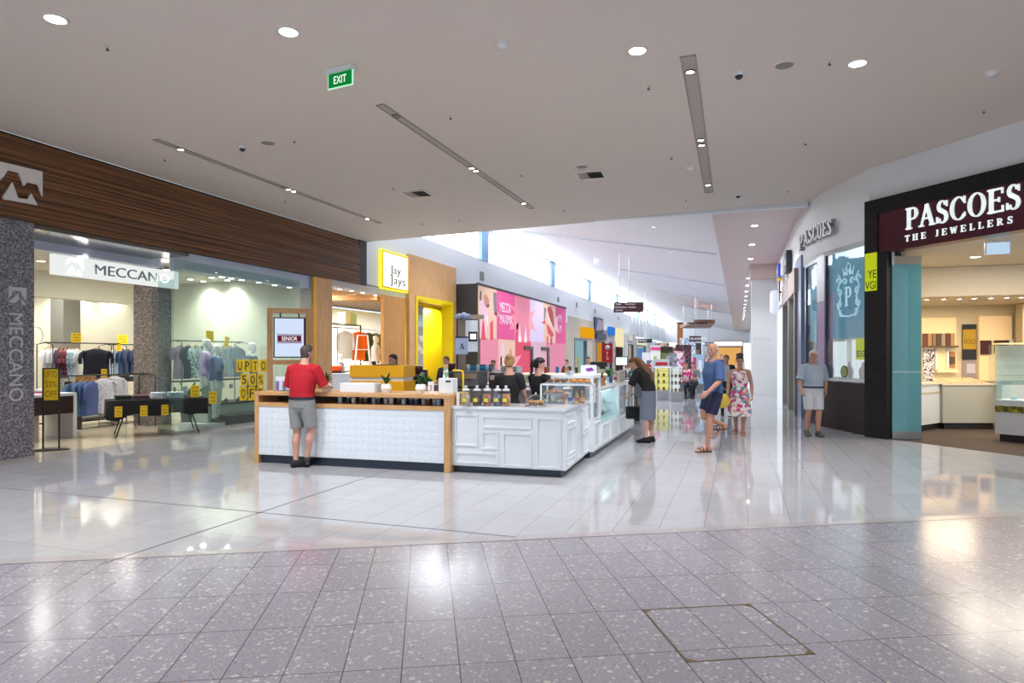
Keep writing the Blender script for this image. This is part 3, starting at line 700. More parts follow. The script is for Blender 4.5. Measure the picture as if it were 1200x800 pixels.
def garment(x, y, z, rz, m_, label, w=.46, h=.68, long=False, group='clothes hanging on the racks', sl=.2, d=.05):
    key = (w, h, long, sl, d)
    t = thing('hanging_shirt', label, 'shirt', (x, y, z), rz, group)
    if key not in HANG:
        a = shirt_mb(w, h, sl, d, long).build('garment', m_, t); b = hanger_mb().build('hanger', mat('hanger_wood', '#b98a55', .5), t)
        HANG[key] = (a.data, b.data); 
    else:
        me = HANG[key][0].copy(); me.materials[0] = m_
        a = bpy.data.objects.new('garment', me); b = bpy.data.objects.new('hanger', HANG[key][1])
        for o in (a, b): col.objects.link(o); o.parent = t
    return t
def rack(P, Q, z, label, name='clothes_rack', zs=(), dep=.5):
    P, Q = Vector(P), Vector(Q); L = (Q-P).length; a = math.atan2(Q.y-P.y, Q.x-P.x)
    t = thing(name, label, 'clothes rack', (P.x, P.y, 0.003), a)
    m = MB(); m.tube([(0, 0, z), (L, 0, z)], .014, 8); m.build('rail', M_black, t)
    for q in (0.01, L-.01):
        m = MB(); m.tube([(q, -dep/2, 0), (q, -dep/2, z-.05), (q, 0, z), (q, dep/2, z-.05), (q, dep/2, 0)], .012, 6); m.build('end_frame', M_black, t)
    for zz in zs:
        m = MB(); m.box(0, L, -dep/2, dep/2, zz, zz+.03); m.build('shelf', mat('dark_shelf', '#3b3230', .5), t)
    return t
def rowof(P, Q, z, specs, rz, where, **k):
    P, Q = Vector(P), Vector(Q); n = len(specs); cnt = {}
    tot = {}
    for c, nm in specs: tot[nm] = tot.get(nm, 0)+1
    o = ['first', 'second', 'third', 'fourth', 'fifth', 'sixth', 'seventh', 'eighth']
    for i, (c, nm) in enumerate(specs):
        q = P.lerp(Q, (i+.5)/n); cnt[nm] = cnt.get(nm, 0)+1
        lab = '%s%s hanging %s' % (o[cnt[nm]-1]+' ' if tot[nm] > 1 else '', nm, where) + (', counted from the left' if tot[nm] > 1 else '')
        garment(q.x, q.y, z-.125, rz+random.uniform(-.12, .12), c if not isinstance(c, str) else cloth_mat(c), lab, **k)
def card(loc, rz, w, h, label, lines=(), group='yellow sale cards', name='sale_card', thick=.004, tilt=0):
    t = thing(name, label, 'sale card', loc, rz, group); t.rotation_euler = (0, tilt, rz)
    m = MB(); m.box(-w/2, w/2, 0, thick, 0, h); m.build('board', mat('sale_yellow', '#f6cf10', .5, noise=.02), t)
    if lines:
        m = MB(); n = len(lines)
        for i, s in enumerate(lines): words(m, s, 0, h*(1-(i+.5)/n*.9-.05), w*.72 if len(s) > 2 else None, h/n*.5, -.001, .001)
        m.build('lettering', mat('print_black', '#1c1a14', .6), t)
    return t
M_flor = checked('cloth_floral', '#cfe0e6', '#8ba9c0', '#e9eef0', 26)
M_plaid = checked('cloth_plaid', '#7c2f3c', '#402838', '#a35c62', 22)
M_sw = striped('cloth_nautical', '#e6e9ee', '#4f5f78', 24)
# main rack facing the entrance: px 50-118
xr = -14.6
a_, b_ = AX(52, 404, xr), AX(118, 402, xr)
rack((xr, a_.y, 0), (xr, b_.y+.5, 0), 1.93, 'long black clothes rack with shirts nearest the granite pillar', zs=(.1,))
rowof((xr, a_.y+.05), (xr, LY(92, xr)), 1.93, [('#e9e9ea', 'white tee'), ('#d4d9dc', 'pale grey tee'), ('#cfd4de', 'light blue tee'), ('#5a3f55', 'purple patterned shirt'), (M_plaid, 'red plaid shirt'), (M_plaid, 'red plaid shirt'), (M_flor, 'white floral shirt'), (M_flor, 'white floral shirt'), ('#dfe3e6', 'ivory tee')], RZL+R(35), 'on the long black rack', d=.045)
q = AX(113, 404, xr+.25); garment(q.x, q.y, 1.80, RZL+R(-12), cloth_mat('#1d2030'), 'dark navy tee facing out at the end of the long black rack', w=.62, h=.86, sl=.22)
# second rack further right: px 122-165
xr2 = -15.3
a_, b_ = AX(124, 402, xr2), AX(168, 402, xr2)
rack((xr2, a_.y, 0), (xr2, b_.y, 0), 1.93, 'black clothes rack of blue shirts left of the stone column', zs=(.1,))
rowof((xr2, a_.y+.1), (xr2, b_.y-.1), 1.93, [(M_flor, 'pale floral shirt'), ('#7d93a8', 'faded denim shirt'), ('#2c3f63', 'blue shirt'), ('#2c3f63', 'blue shirt'), ('#23304d', 'navy shirt'), ('#3b3f7a', 'violet blue shirt')], RZL+R(30), 'beside the stone column')
# low rack of blue denim shirts (front), px 74-118, y 447-490
xr3 = -13.0
a_, b_ = AX(70, 444, xr3), AX(112, 444, xr3)
rack((xr3, a_.y, 0), (xr3, b_.y+1.3, 0), 1.22, 'low black rack of denim shirts in front of the long rack', zs=())
rowof((xr3, a_.y+.3), (xr3, b_.y), 1.22, [('#3f6486', 'denim blue shirt'), ('#46698b', 'washed blue shirt'), ('#3b5a86', 'deep blue shirt'), ('#5a6ba0', 'violet blue shirt')], RZL+R(20), 'on the low rack', w=.6, h=.72, sl=.26)
q = AX(122, 452, xr3); garment(q.x, q.y, 1.15, RZL-R(10), checked('cloth_white_print', '#e8e6ee', '#cfcfe2', '#f2f0f4', 40), 'white long sleeved shirt hanging low beside the black table', w=.4, h=.75, long=True)
q = AX(134, 450, xr3-.4); garment(q.x, q.y, 1.17, RZL-R(10), cloth_mat('#e2e4ec'), 'second white shirt half hidden behind the black table', w=.4, h=.7, long=True)
# right rack behind the glass: px 200-305
xr4 = -12.75
a_, b_ = AX(203, 396, xr4), AX(284, 396, xr4)
rack((xr4, a_.y, 0), (xr4, b_.y, 0), 2.0, 'long black clothes rack behind the shop glass', zs=(.35, 1.0))
M_ring = checked('cloth_ringprint', '#9fb6b8', '#5c7d83', '#c8d6d4', 18)
rowof((xr4, a_.y+.1), (xr4, b_.y-.1), 2.0, [('#8b7f93', 'mauve grey shirt'), ('#2b3c44', 'dark teal shirt'), (M_ring, 'ring patterned tee'), (M_ring, 'ring patterned tee'), ('#7f9aa0', 'sea grey tee'), (M_sw, 'white and navy striped shirt'), (M_sw, 'white and navy striped shirt'), ('#9fb2bf', 'pale blue shirt'), ('#7f97a5', 'steel blue shirt')], RZL+R(12), 'behind the shop glass', w=.5, h=.8)
# folded stacks
def folded(x, y, z, rz, cols, label, w=.28, d=.34, g='folded clothes'):
    for i, c in enumerate(cols):
        t = thing('folded_garment', '%s%s' % (label, '' if len(cols) == 1 else ', '+['bottom', 'second from the bottom', 'third from the bottom', 'fourth from the bottom', 'top'][i if i < len(cols)-1 else 4]+' of its stack'), 'folded clothes', (x, y, z+i*.042), rz+random.uniform(-.08, .08), g)
        m = MB(); m.rbox(-w/2, w/2, -d/2, d/2, 0.001, .040, .014); o = m.build('cloth', cloth_mat(c), t)
        m = MB(); m.box(-w*.25, w*.25, -d/2-.002, -d/2+.02, .016, .022); m.build('fold', cloth_mat('#77747a'), t)
# table with a black cloth at the doorway
p0, p1 = FL(145, 511), FL(212, 507); dd = (p1-p0).normalized(); ta = math.atan2(dd.y, dd.x)
tc0 = (p0+p1)/2
t = thing('trestle_table', 'trestle table with folding metal legs at the clothing shop doorway', 'table', (tc0.x-.02, tc0.y+.12, 0), ta)
TL = (p1-p0).length+.75
m = MB(); m.rbox(-TL/2, TL/2, -.36, .36, .70, .735, .008); m.build('table_top', mat('trestle_top', '#d3d0c8', .5), t)
for s in (-1, 1):
    for q in (-1, 1):
        m = MB(); m.tube([(s*TL*.30, q*.26, .70), (s*TL*.42, q*.30, .003)], .013, 6); m.build('leg', M_black, t)
o = MB(); n = 40; rings = []
per = []
hw, hd = TL/2+.02, .38
for k in range(n):
    f = k/n*4; s = int(f); r = f-s
    per.append([(-hw+2*hw*r, -hd), (hw, -hd+2*hd*r), (hw-2*hw*r, hd), (-hw, hd-2*hd*r)][s])
def drop(k): return .30+.04*math.sin(k*1.7)+(.07 if k % 10 < 2 else 0)
rings.append([(x*.02, y*.02, .742) for x, y in per]); rings.append([(x*.98, y*.98, .742) for x, y in per]); rings.append([(x, y, .73) for x, y in per])
rings.append([(x*(1.01+.008*math.sin(k*2.3)), y*(1.03+.03*math.sin(k*2.3)), .735-drop(k)) for k, (x, y) in enumerate(per)])
o.loft(rings, caps=False)
oo = o.build('tablecloth', mat('black_cloth', '#141418', .85), None, (tc0.x-.02, tc0.y+.12, .002), ta)
tag(oo, 'black cloth draped over the trestle table at the shop doorway', 'tablecloth')
def ontab(a, b, z=0): 
    return (tc0.x-.02+math.cos(ta)*a-math.sin(ta)*b, tc0.y+.12+math.sin(ta)*a+math.cos(ta)*b, z)
for a, cols, nm in ((-.62, ('#26302c', '#2c3a34'), 'dark green'), (-.3, ('#5b3f45', '#6a4a4d'), 'maroon'), (.02, ('#dfe2ea', '#e6e8ec', '#cfd8e6'), 'white'), (.34, ('#e9ebee', '#e3e3e6', '#dadfe4'), 'ivory'), (.66, ('#56182c',), 'wine red')):
    x, y, _ = ontab(a, 0); folded(x, y, .745, ta, cols, nm+' folded garment on the black table')
for a, lb, hh in ((-.72, 'at its left end', .21), (-.28, 'second from the left', .21), (.1, 'in its middle', .21)):
    x, y, _ = ontab(a, -.415); card((x, y, .42), ta, .13, .21, 'yellow sale card pinned to the front of the black table, '+lb, ('UP TO', '50%', 'OFF'))
x, y, _ = ontab(.68, -.3); card((x, y, .76), ta, .17, .25, 'yellow sale card standing upright on the right end of the black table', ('UP TO', '50%', 'OFF'))
x, y, _ = ontab(1.0, -.46); card((x, y, .62), ta, .15, .26, 'yellow sale card hanging off the right corner of the black table', ('UP TO', '50%', 'OFF'))
t = card((*ontab(.55, .1)[:2], .76), ta+.4, .09, .22, 'small pale lilac card standing behind the upright yellow card', group='ticket on the table')
t.children[0].data.materials[0] = mat('lilac_card', '#cfd0ee', .5)
# low white display table with a dark band at the left
q = AX(62, 480, -13.1); q2 = AX(79, 480, -12.6)
t = thing('display_table', 'white display table with a dark brown band behind the poster stand', 'table', (-12.9, 8.75, 0.003), RZL)
m = MB(); m.rbox(-1.4, .78, -.4, .4, .84, .9, .01); m.build('table_top', M_white, t)
m = MB(); m.box(-1.38, .7, -.41, .38, .5, .84); m.build('apron', mat('dark_brown_band', '#33221d', .4), t)
m = MB(); m.box(.70, .78, -.4, .4, 0, .84); m.build('side_panel', M_white, t)
m = MB(); m.box(-1.3, .1, -.3, .3, .0, .5); m.build('inner_box', mat('beige_box', '#b5aa9c', .6), t)
for x, y, cols, nm in ((-12.8, 8.2, ('#e6e7e6', '#cfe0d8', '#dfe3e6'), 'white'), (-12.85, 8.62, ('#b98a6b', '#8fa48a'), 'tan'), (-12.8, 9.1, ('#c66a8a', '#d8d8e0'), 'pink')):
    folded(x, y, .905, RZL, cols, nm+' folded top on the white display table')
# folded jeans and tan box on mid shelf between racks
t = thing('shelf_unit', 'dark wooden shelf unit carrying folded denim under the shirts', 'shelf', (-14.0, LY(128, -14.0), 0.003), RZL)
for z in (.2, .62, 1.02):
    m = MB(); m.box(-.9, 1.0, -.25, .25, z, z+.03); m.build('shelf', MC['dark_shelf'], t)
for q in (-.9, .97):
    m = MB(); m.box(q, q+.03, -.25, .25, 0, 1.05); m.build('side_panel', MC['dark_shelf'], t)
yy = LY(128, -14.0)
for a, cols, nm in ((-.6, ('#8a6a4a', '#a98050', '#9a7346'), 'tan chino'), (-.15, ('#20244a', '#2a2f55'), 'navy'), (.25, ('#4a4e56', '#5c6068', '#3b3f48'), 'charcoal'), (.65, ('#6a6e76', '#4a4e56'), 'grey')):
    folded(-13.98, yy+a, 1.055, RZL, cols, nm+' folded pair on the dark shelf unit')
# sale cards on the racks
for X, px, py, w_, h_, lb in ((xr+.1, 89.5, 399, .24, .22, 'yellow sale card standing on top of the long black rack'), (xr2+.1, 144, 396, .3, .24, 'yellow sale card on top of the rack of blue shirts'),
                          (xr2+.3, 139.5, 411, .15, .24, 'yellow sale card hanging from the rack of blue shirts'), (-13.7, 122, 446, .14, .27, 'yellow sale card on the dark shelf of folded denim'),
                          (xr4+.1, 246, 393, .26, .25, 'yellow sale card above the white headed mannequin'), (xr4+.3, 265, 407, .16, .28, 'tilted yellow sale card hanging from the rack behind the glass')):
    q = AX(px, py, X); q.z = {399: 1.945, 396: 1.945, 393: 2.015}.get(py, q.z); card((q.x, q.y, q.z), RZL, w_, h_, lb, ('UP TO', '50%', 'OFF'), tilt=.15 if 'tilted' in lb else 0)
# poster stand
q = FL(60, 527); t = thing('poster_stand', 'black metal stand holding a tall yellow sale poster beside the granite pillar', 'poster stand', (q.x, q.y, 0.003), YAW+R(20))
m = MB(); m.prism([(-.30, -.16), (.05, -.2), (.30, -.1), (.14, .16), (-.14, .16)], 0, .018); m.build('base', M_black, t)
for s in (-1, 1):
    m = MB(); m.box(s*.118-.012, s*.118+.012, -.012, .012, .018, 1.42); m.build('post', M_black, t)
m = MB(); m.box(-.106, .106, -.006, .004, .86, 1.40); m.build('poster', MC['sale_yellow'], t)
for i, s in enumerate(('UP TO', '50%', 'OFF')): m = MB(); words(m, s, 0, 1.31-i*.17, .17, .11, -.007, .001); m.build('lettering', mat('print_olive', '#8a7410', .6), t)
m = MB(); m.box(-.13, .13, -.01, .01, 1.4, 1.42); m.box(-.13, .13, -.01, .01, .84, .86); m.build('crossbar', M_black, t)
# potted plant behind the table
q = FL(219, 501); t = thing('potted_plant', 'leafy green plant in a grey pot behind the black table', 'plant', (q.x-.1, q.y+.2, 0.003))
m = MB(); m.lathe([(.16, 0), (.22, .36), (.235, .38), (.21, .38), (.2, .33)], 20, caps=False); m.lathe([(.001, .33), (.2, .33)], 20, caps=False); m.lathe([(.001, 0), (.16, 0)], 20, caps=False); m.build('pot', mat('pot_grey', '#5b5a58', .5), t)
def leafy(m, n, L, z0, spread=.5, wid=.05, seed=1, c=(0, 0)):
    rnd = random.Random(seed)
    for i in range(n):
        a = rnd.uniform(0, 2*pi); l = L*rnd.uniform(.6, 1.1); sp = spread*rnd.uniform(.3, 1); pts = []
        for k in range(6):
            f = k/5; r = sp*l*f*(.6+.5*f); z = z0+l*(f*1.1-.45*f*f*sp*1.6); pts.append((c[0]+r*math.cos(a), c[1]+r*math.sin(a), z, wid*math.sin(pi*min(1, .08+f*.95))**.7))
        vs = []
        for x, y, z, ww in pts: vs += [(x-ww*math.sin(a), y+ww*math.cos(a), z), (x, y, z-.25*ww), (x+ww*math.sin(a), y-ww*math.cos(a), z)]
        m.add(vs, [(3*k+j, 3*k+j+1, 3*k+4+j, 3*k+3+j) for k in range(5) for j in range(2)], 0, True)
M_leaf = mat('leaf_green', '#3f8a3a', .5, noise=.25, scale=10)
M_leafd = mat('leaf_dark', '#1f5a2c', .5, noise=.25, scale=10)
m = MB(); leafy(m, 22, .85, .33, .85, .05, 4); m.build('foliage', M_leaf, t)
# letter cards on the glass: UP TO / 50% / OFF
rows = ((('U', 'P', 'T', 'O'), (281, 289.5, 299, 308.5), 421, 436), (('5', '0', '%'), (286, 296, 305.5), 437.5, 452), (('O', 'F', 'F'), (285, 295, 305), 453, 469))
nm = {('U', 0): 'U', }
i = 0
for ri, (ls, xs_, ya, yb) in enumerate(rows):
    for j, (c_, px) in enumerate(zip(ls, xs_)):
        a = AX(px, ya, X0-.02); b = AX(px, yb, X0-.02); cw = abs(AX(px+4, ya, X0-.02).y-AX(px-4, ya, X0-.02).y)
        if i > 0 and c_ == 'F' and j == 2: lb = 'second yellow card with the letter F in the bottom row of letter cards'
        elif c_ == 'F': lb = 'first yellow card with the letter F in the bottom row of letter cards'
        elif c_ == 'O': lb = 'yellow card with the letter O in the %s row of letter cards' % ('top' if ri == 0 else 'bottom')
        else: lb = 'yellow card with the %s %s on the shop glass' % ('letter' if c_.isalpha() else 'character', c_)
        t = thing('letter_card', lb, 'sale card', (a.x, a.y, b.z), RZL, 'letter cards on the shop glass')
        m = MB(); m.rbox(-cw/2, cw/2, -.004, .004, 0, a.z-b.z, .003) if 0 else m.box(-cw/2, cw/2, -.004, .004, 0, a.z-b.z); m.build('board', MC['sale_yellow'], t)
        m = MB(); words(m, c_, 0, (a.z-b.z)*.5, cw*.62, (a.z-b.z)*.66, -.0045, .002); m.build('lettering', mat('print_dark', '#241f12', .6), t); i += 1
# charcoal wall lettering O at far left
q = AX(44, 393, -18.45); t = thing('wall_lettering', 'thin pale ring shaped letter O on the charcoal wall', 'sign', (-18.48, q.y, q.z), RZL)
m = MB(); m.tube([(.17*math.cos(a*pi/12), 0, .24*math.sin(a*pi/12)) for a in range(24)], .018, 6, loop=True); m.build('ring', MC['etched_grey'], t)
# display base with shoes behind the glass
t = thing('shoe_display', 'low pale display bench behind the shop glass with dark shoes on it', 'display bench', (X0-.75, LY(262), 0.003), RZL)
m = MB(); m.box(0, 2.6, -.3, .3, 0, .5); m.build('bench_box', mat('pale_green_grey', '#b9c2b8', .5), t)
m = MB(); m.box(-.02, 2.62, -.32, .32, .5, .54); m.build('bench_top', MC['dark_shelf'], t)
def shoe_mb(): 
    m = MB(); m.loft([[(x, y*wd, z) for x, y, z in ((l, -.04, 0), (l, -.04, hh*.6), (l, 0, hh), (l, .04, hh*.6), (l, .04, 0))] for l, wd, hh in ((-.13, .5, .06), (-.12, .8, .09), (-.05, .9, .09), (.02, 1, .06), (.09, 1.05, .045), (.13, .6, .03))]); return m
for k in range(5):
    sm = shoe_mb().build('display_shoe', mat('shoe_dark', '#2a2a2e', .5), None, (X0-.62, LY(262)+.3+k*.42, .545), R(-60))
    tag(sm, 'dark shoe on the low display bench, %s from the left' % ['first', 'second', 'third', 'fourth', 'fifth'][k], 'shoe', 'shoes on the display bench')
# ================================================================ THE KIOSK IN THE MIDDLE
M_oak = m_wood('oak_laminate', '#bd8f5e', '#d6ab78', (1, 8, 8), .4, 4.0)
M_oakv = m_wood('oak_laminate_upright', '#bd8f5e', '#d6ab78', (8, 8, 1), .4, 4.0)
M_cw = mat('counter_white', '#e4ebf3', .3, noise=.01, coat=.3)
M_gloss = mat('glazed_white_tile', '#dde8f2', .12, noise=.01, coat=.6)
M_kick = mat('navy_kickboard', '#1d2a3c', .3)
M_dk = mat('dark_machine', '#26272b', .35)
M_gm = mat('grey_machine', '#7d7f86', .4)
M_acr = glass('clear_acrylic', '#f4f8fa', .35, .02, .03, '#e8f0f4')
M_yel = mat('mustard_panel', '#f6b814', .4, noise=.02)
M_yr = mat('yellow_tube', '#f0c80a', .3)
P0 = FL(298.5, 542); P1 = FL(527, 554.3); cd = (P1-P0).normalized(); ca = math.atan2(cd.y, cd.x); CL = (P1-P0).length
# oak front counter
t = thing('service_counter', 'oak framed service counter faced with glossy white tiles, where the man in red stands', 'counter', (P0.x, P0.y, 0), ca)
m = MB(); m.rbox(0, CL, -.01, .80, 1.035, 1.09, .006); m.build('counter_top', M_oak, t)
m = MB(); m.box(0, .065, .0, .78, .001, 1.035); m.build('end_panel', M_oakv, t)
m = MB(); m.box(CL-.085, CL, -.005, .78, .001, 1.035); m.build('end_panel', M_oakv, t)
m = MB(); m.box(.065, CL-.085, 0, .76, .865, .925); m.build('shelf_rail', M_oak, t)
m = MB(); m.box(.065, CL-.085, .50, .52, .925, 1.035); m.build('slot_back', mat('dark_walnut', '#4a2f22', .5), t)
m = MB(); m.box(.08, CL-.1, .06, .7, .001, .13); m.build('kickboard', M_kick, t)
m = MB(); x0, x1, z0, z1 = .065, CL-.085, .13, .865; nx = int((x1-x0)/.105); nz = 7; tw, th = (x1-x0)/nx, (z1-z0)/nz
m.box(x0, x1, .012, .74, z0, z1); rnd = random.Random(5)
for i in range(nx):
    for j in range(nz):
        a, b = x0+i*tw+.003, x0+(i+1)*tw-.003; c, d = z0+j*th+.003, z0+(j+1)*th-.003
        e1, e2 = a+(b-a)*rnd.choice((.3, .5, .7)), c+(d-c)*rnd.choice((.3, .5, .7))
        m.add([(a, .012, c), (b, .012, c), (b, .012, d), (a, .012, d), (e1, .0085, e2)], [(0, 1, 4), (1, 2, 4), (2, 3, 4), (3, 0, 4)])
m.build('tiled_panel', M_gloss, t)
def onC(x, y, z=1.091): return (P0.x+math.cos(ca)*x-math.sin(ca)*y, P0.y+math.sin(ca)*x+math.cos(ca)*y, z)
def pxC(px): return (px-298.5)/(527-298.5)*CL*1.0
# white counter: front run, panelled
W0 = FL(529, 544.7, .1); W1 = FL(663, 551.5, .1); wd_ = (W1-W0).normalized(); wa = math.atan2(wd_.y, wd_.x); WL = (W1-W0).length
t = thing('white_counter', 'white panelled corner counter carrying the candy jars', 'counter', (W0.x, W0.y, 0), wa)
sl_ = 1.78
m = MB(); m.prism([(0, 0), (WL, 0), (WL, sl_), (WL-.7, sl_), (WL-.7, .65), (0, .65)], .1, .90); m.build('carcass', M_cw, t)
m = MB(); m.prism([(-.0, -.025), (WL+.025, -.025), (WL+.025, sl_), (WL-.7, sl_), (WL-.7, .65), (0, .65)], .90, .935); m.build('worktop', mat('worktop_white', '#e9edf2', .15, noise=.02, coat=.5), t)
m = MB(); m.prism([(.03, .07), (WL-.08, .07), (WL-.08, sl_), (WL-.6, sl_), (WL-.6, .5), (.03, .5)], .001, .1); m.build('kickboard', M_kick, t)
def frame(m, x0, x1, z0, z1, y=0, wf=.022, d=.014):
    m.box(x0, x1, y-d, y, z1-wf, z1); m.box(x0, x1, y-d, y, z0, z0+wf); m.box(x0, x0+wf, y-d, y, z0+wf, z1-wf); m.box(x1-wf, x1, y-d, y, z0+wf, z1-wf)
def wx(zx): return (zx/4.615-27.1)*WL/135.5
def wz(zy): return 1.63-(zy/4.615-27)*.01187
for a, b, c, d in ((145, 275, 440, 612), (300, 570, 445, 510), (300, 390, 528, 625), (148, 390, 645, 705), (415, 570, 532, 712), (597, 727, 447, 712)):
    m = MB(); frame(m, wx(a), wx(b), wz(d), wz(c)); m.build('panel_moulding', M_cw, t)
sideT = Matrix.Translation((WL, 0, 0)) @ Matrix.Rotation(pi/2, 4, 'Z')
for a, b, c, d in ((.08, .62, .70, .84), (.08, .62, .28, .66), (.08, .62, .14, .24), (.70, 1.12, .14, .84), (1.2, 1.7, .5, .84), (1.2, 1.7, .14, .45)):
    m = MB(sideT); frame(m, a, b, c, d); m.build('panel_moulding', M_cw, t)
XS = -2.19
def side_y(px): return AX(px, 480, XS).y
yT0, yT1, yR1, yE = W1.y+sl_, side_y(704), side_y(725.5), 14.55
# display tower
t = thing('display_tower', 'tall white display cabinet with a glass side on the counter run', 'display case', (XS, yT0, 0), 0)
L = yT1-yT0
m = MB(); m.box(-.7, 0, .0, L, .1, .62); m.build('base_cabinet', M_cw, t)
m = MB(); m.box(-.6, -.06, .02, L-.02, .001, .1); m.build('kickboard', M_kick, t)
m = MB(MB().T)
for (x0, x1) in ((-.05, 0), (-.7, -.65)):
    for (y0_, y1_) in ((0, .05), (L-.05, L)): m.box(x0, x1, y0_, y1_, .62, 1.27)
m.box(-.7, 0, 0, L, 1.27, 1.32); m.build('frame', M_cw, t)
m = MB(); m.box(-.03, -.02, .05, L-.05, .62, 1.27); m.build('glass_side', M_acr, t)
m = MB(); m.box(-.64, -.06, .06, L-.06, .92, .94); m.build('shelf', M_acr, t)
m = MB(); frame(m, 0, .35, .15, .58) if 0 else None
m = MB(Matrix.Rotation(pi/2, 4, 'Z')); frame(m, .06, L-.06, .14, .56); m.build('panel_moulding', M_cw, t)
m = MB(); m.box(-.4, -.2, L*.45, L*.5, .94, 1.2); m.build('inner_divider', M_dk, t)
# chilled case
t = thing('chilled_display_case', 'white chilled cake display case with slanted glass front in the middle of the counter run', 'display case', (XS, yT1, 0), 0)
L = yR1-yT1
m = MB(); m.box(-.75, 0, 0, L, .1, .50); m.build('base_cabinet', M_cw, t)
m = MB(); m.box(-.65, -.06, 0, L, .001, .1); m.build('kickboard', M_kick, t)
m = MB(); m.box(-.75, 0, 0, .06, .50, 1.02); m.box(-.75, 0, L-.06, L, .5, 1.02); m.box(-.75, -.70, .06, L-.06, .5, 1.02); m.box(-.75, -.1, 0, L, 1.02, 1.07); m.build('frame', M_cw, t)
m = MB(); m.add([(0, .06, .5), (0, L-.06, .5), (-.1, L-.06, 1.02), (-.1, .06, 1.02)], [(0, 1, 2, 3)]); m.build('front_glass', glass('case_glass', '#dff2f0', .4, .02, .08, '#bfe6e2'), t)
m = MB(); m.tube([(-.09, .06, 1.03), (-.09, L-.06, 1.03)], .012, 6); m.build('chrome_edge', M_steel, t)
m = MB(); m.box(-.68, -.1, .07, L-.07, .74, .75); m.build('shelf', M_acr, t)
m = MB(); m.box(-.68, -.15, .08, L-.08, .985, 1.0); m.build('case_light', emis('case_light', '#e8fbff', 2.2), t)
m = MB(Matrix.Rotation(pi/2, 4, 'Z')); frame(m, .08, L*.48, .14, .46); frame(m, L*.52, L-.08, .14, .46); m.build('panel_moulding', M_cw, t)
cols_ = ('#d9c86a', '#f1efe6', '#9fd0c4', '#7b4a2c', '#e8dccb', '#c96d5a')
for k in range(8):
    y = yT1+.2+(k % 4)*(L-.4)/3.0; z = .502 if k < 4 else .752
    o = MB().lathe([(.001, 0), (.10, 0), (.105, .012), (.10, .085), (.08, .095), (.001, .095)], 14, caps=False).build('display_cake', mat('cake_'+cols_[k % 6][1:], cols_[k % 6], .6), None, (XS-.36, y, z))
    tag(o, 'small round %s cake on the %s shelf of the chilled case, %s from the camera' % (('yellow', 'cream', 'mint', 'chocolate', 'vanilla', 'berry')[k % 6], 'lower' if k < 4 else 'upper', ('first', 'second', 'third', 'fourth')[k % 4]), 'cake', 'cakes in the chilled case')
# end case
t = thing('end_display_case', 'white display case with two upright glass windows at the far end of the counter run', 'display case', (XS, yR1, 0), 0)
L = yE-yR1
m = MB(); m.box(-.75, 0, 0, L, .1, .46); m.build('base_cabinet', M_cw, t)
m = MB(); m.box(-.65, -.06, 0, L-.1, .001, .1); m.build('kickboard', M_kick, t)
m = MB(); m.box(-.75, 0, 0, L, 1.04, 1.10)
for y in (0, L*.5-.05, L-.1): m.box(-.08, 0, y, y+.1, .46, 1.04); m.box(-.75, -.67, y, y+.1, .46, 1.04)
m.build('frame', M_cw, t)
for k in range(2):
    m = MB(); m.box(-.04, -.03, k*(L/2-.05)+.1, k*(L/2-.05)+L/2-.05, .46, 1.04); m.build('window_glass', M_acr, t)
m = MB(); m.box(-.3, -.26, .2, L*.44, .5, 1.0); m.build('dark_liner', M_dk, t)
m = MB(); m.box(-.6, -.1, L*.55, L-.15, .7, .72); m.build('shelf', mat('tan_shelf', '#a08070', .5), t)
m = MB(Matrix.Rotation(pi/2, 4, 'Z')); frame(m, .08, L*.48, .14, .42); frame(m, L*.52, L-.08, .14, .42); m.build('panel_moulding', M_cw, t)
# far and inner runs of the kiosk
def bench(name, lab, x0, x1, y0, y1, z, top, body, cat='counter', k=.1):
    t = thing(name, lab, cat, ((x0+x1)/2, (y0+y1)/2, 0)); w2, d2 = (x1-x0)/2, (y1-y0)/2
    m = MB(); m.box(-w2+.02, w2-.02, -d2+.02, d2-.02, k, z-.04); m.build('carcass', body, t)
    m = MB(); m.rbox(-w2, w2, -d2, d2, z-.04, z, .006); m.build('worktop', top, t)
    m = MB(); m.box(-w2+.06, w2-.06, -d2+.06, d2-.06, .001, k); m.build('kickboard', M_kick, t)
    return t
bench('back_bench', 'grey back bench behind the two women serving', -5.25, -3.3, 11.3, 12.0, 1.02, mat('bench_grey', '#8b8c92', .4), M_gm)
bench('far_bench', 'white bench closing the far end of the cafe kiosk', -6.6, -2.96, 13.8, 14.5, 1.0, M_cw, M_cw)
bench('side_bench', 'grey bench on the left side of the kiosk under the menu screen', -7.0, -6.4, 10.6, 13.6, .98, M_gm, M_gm)

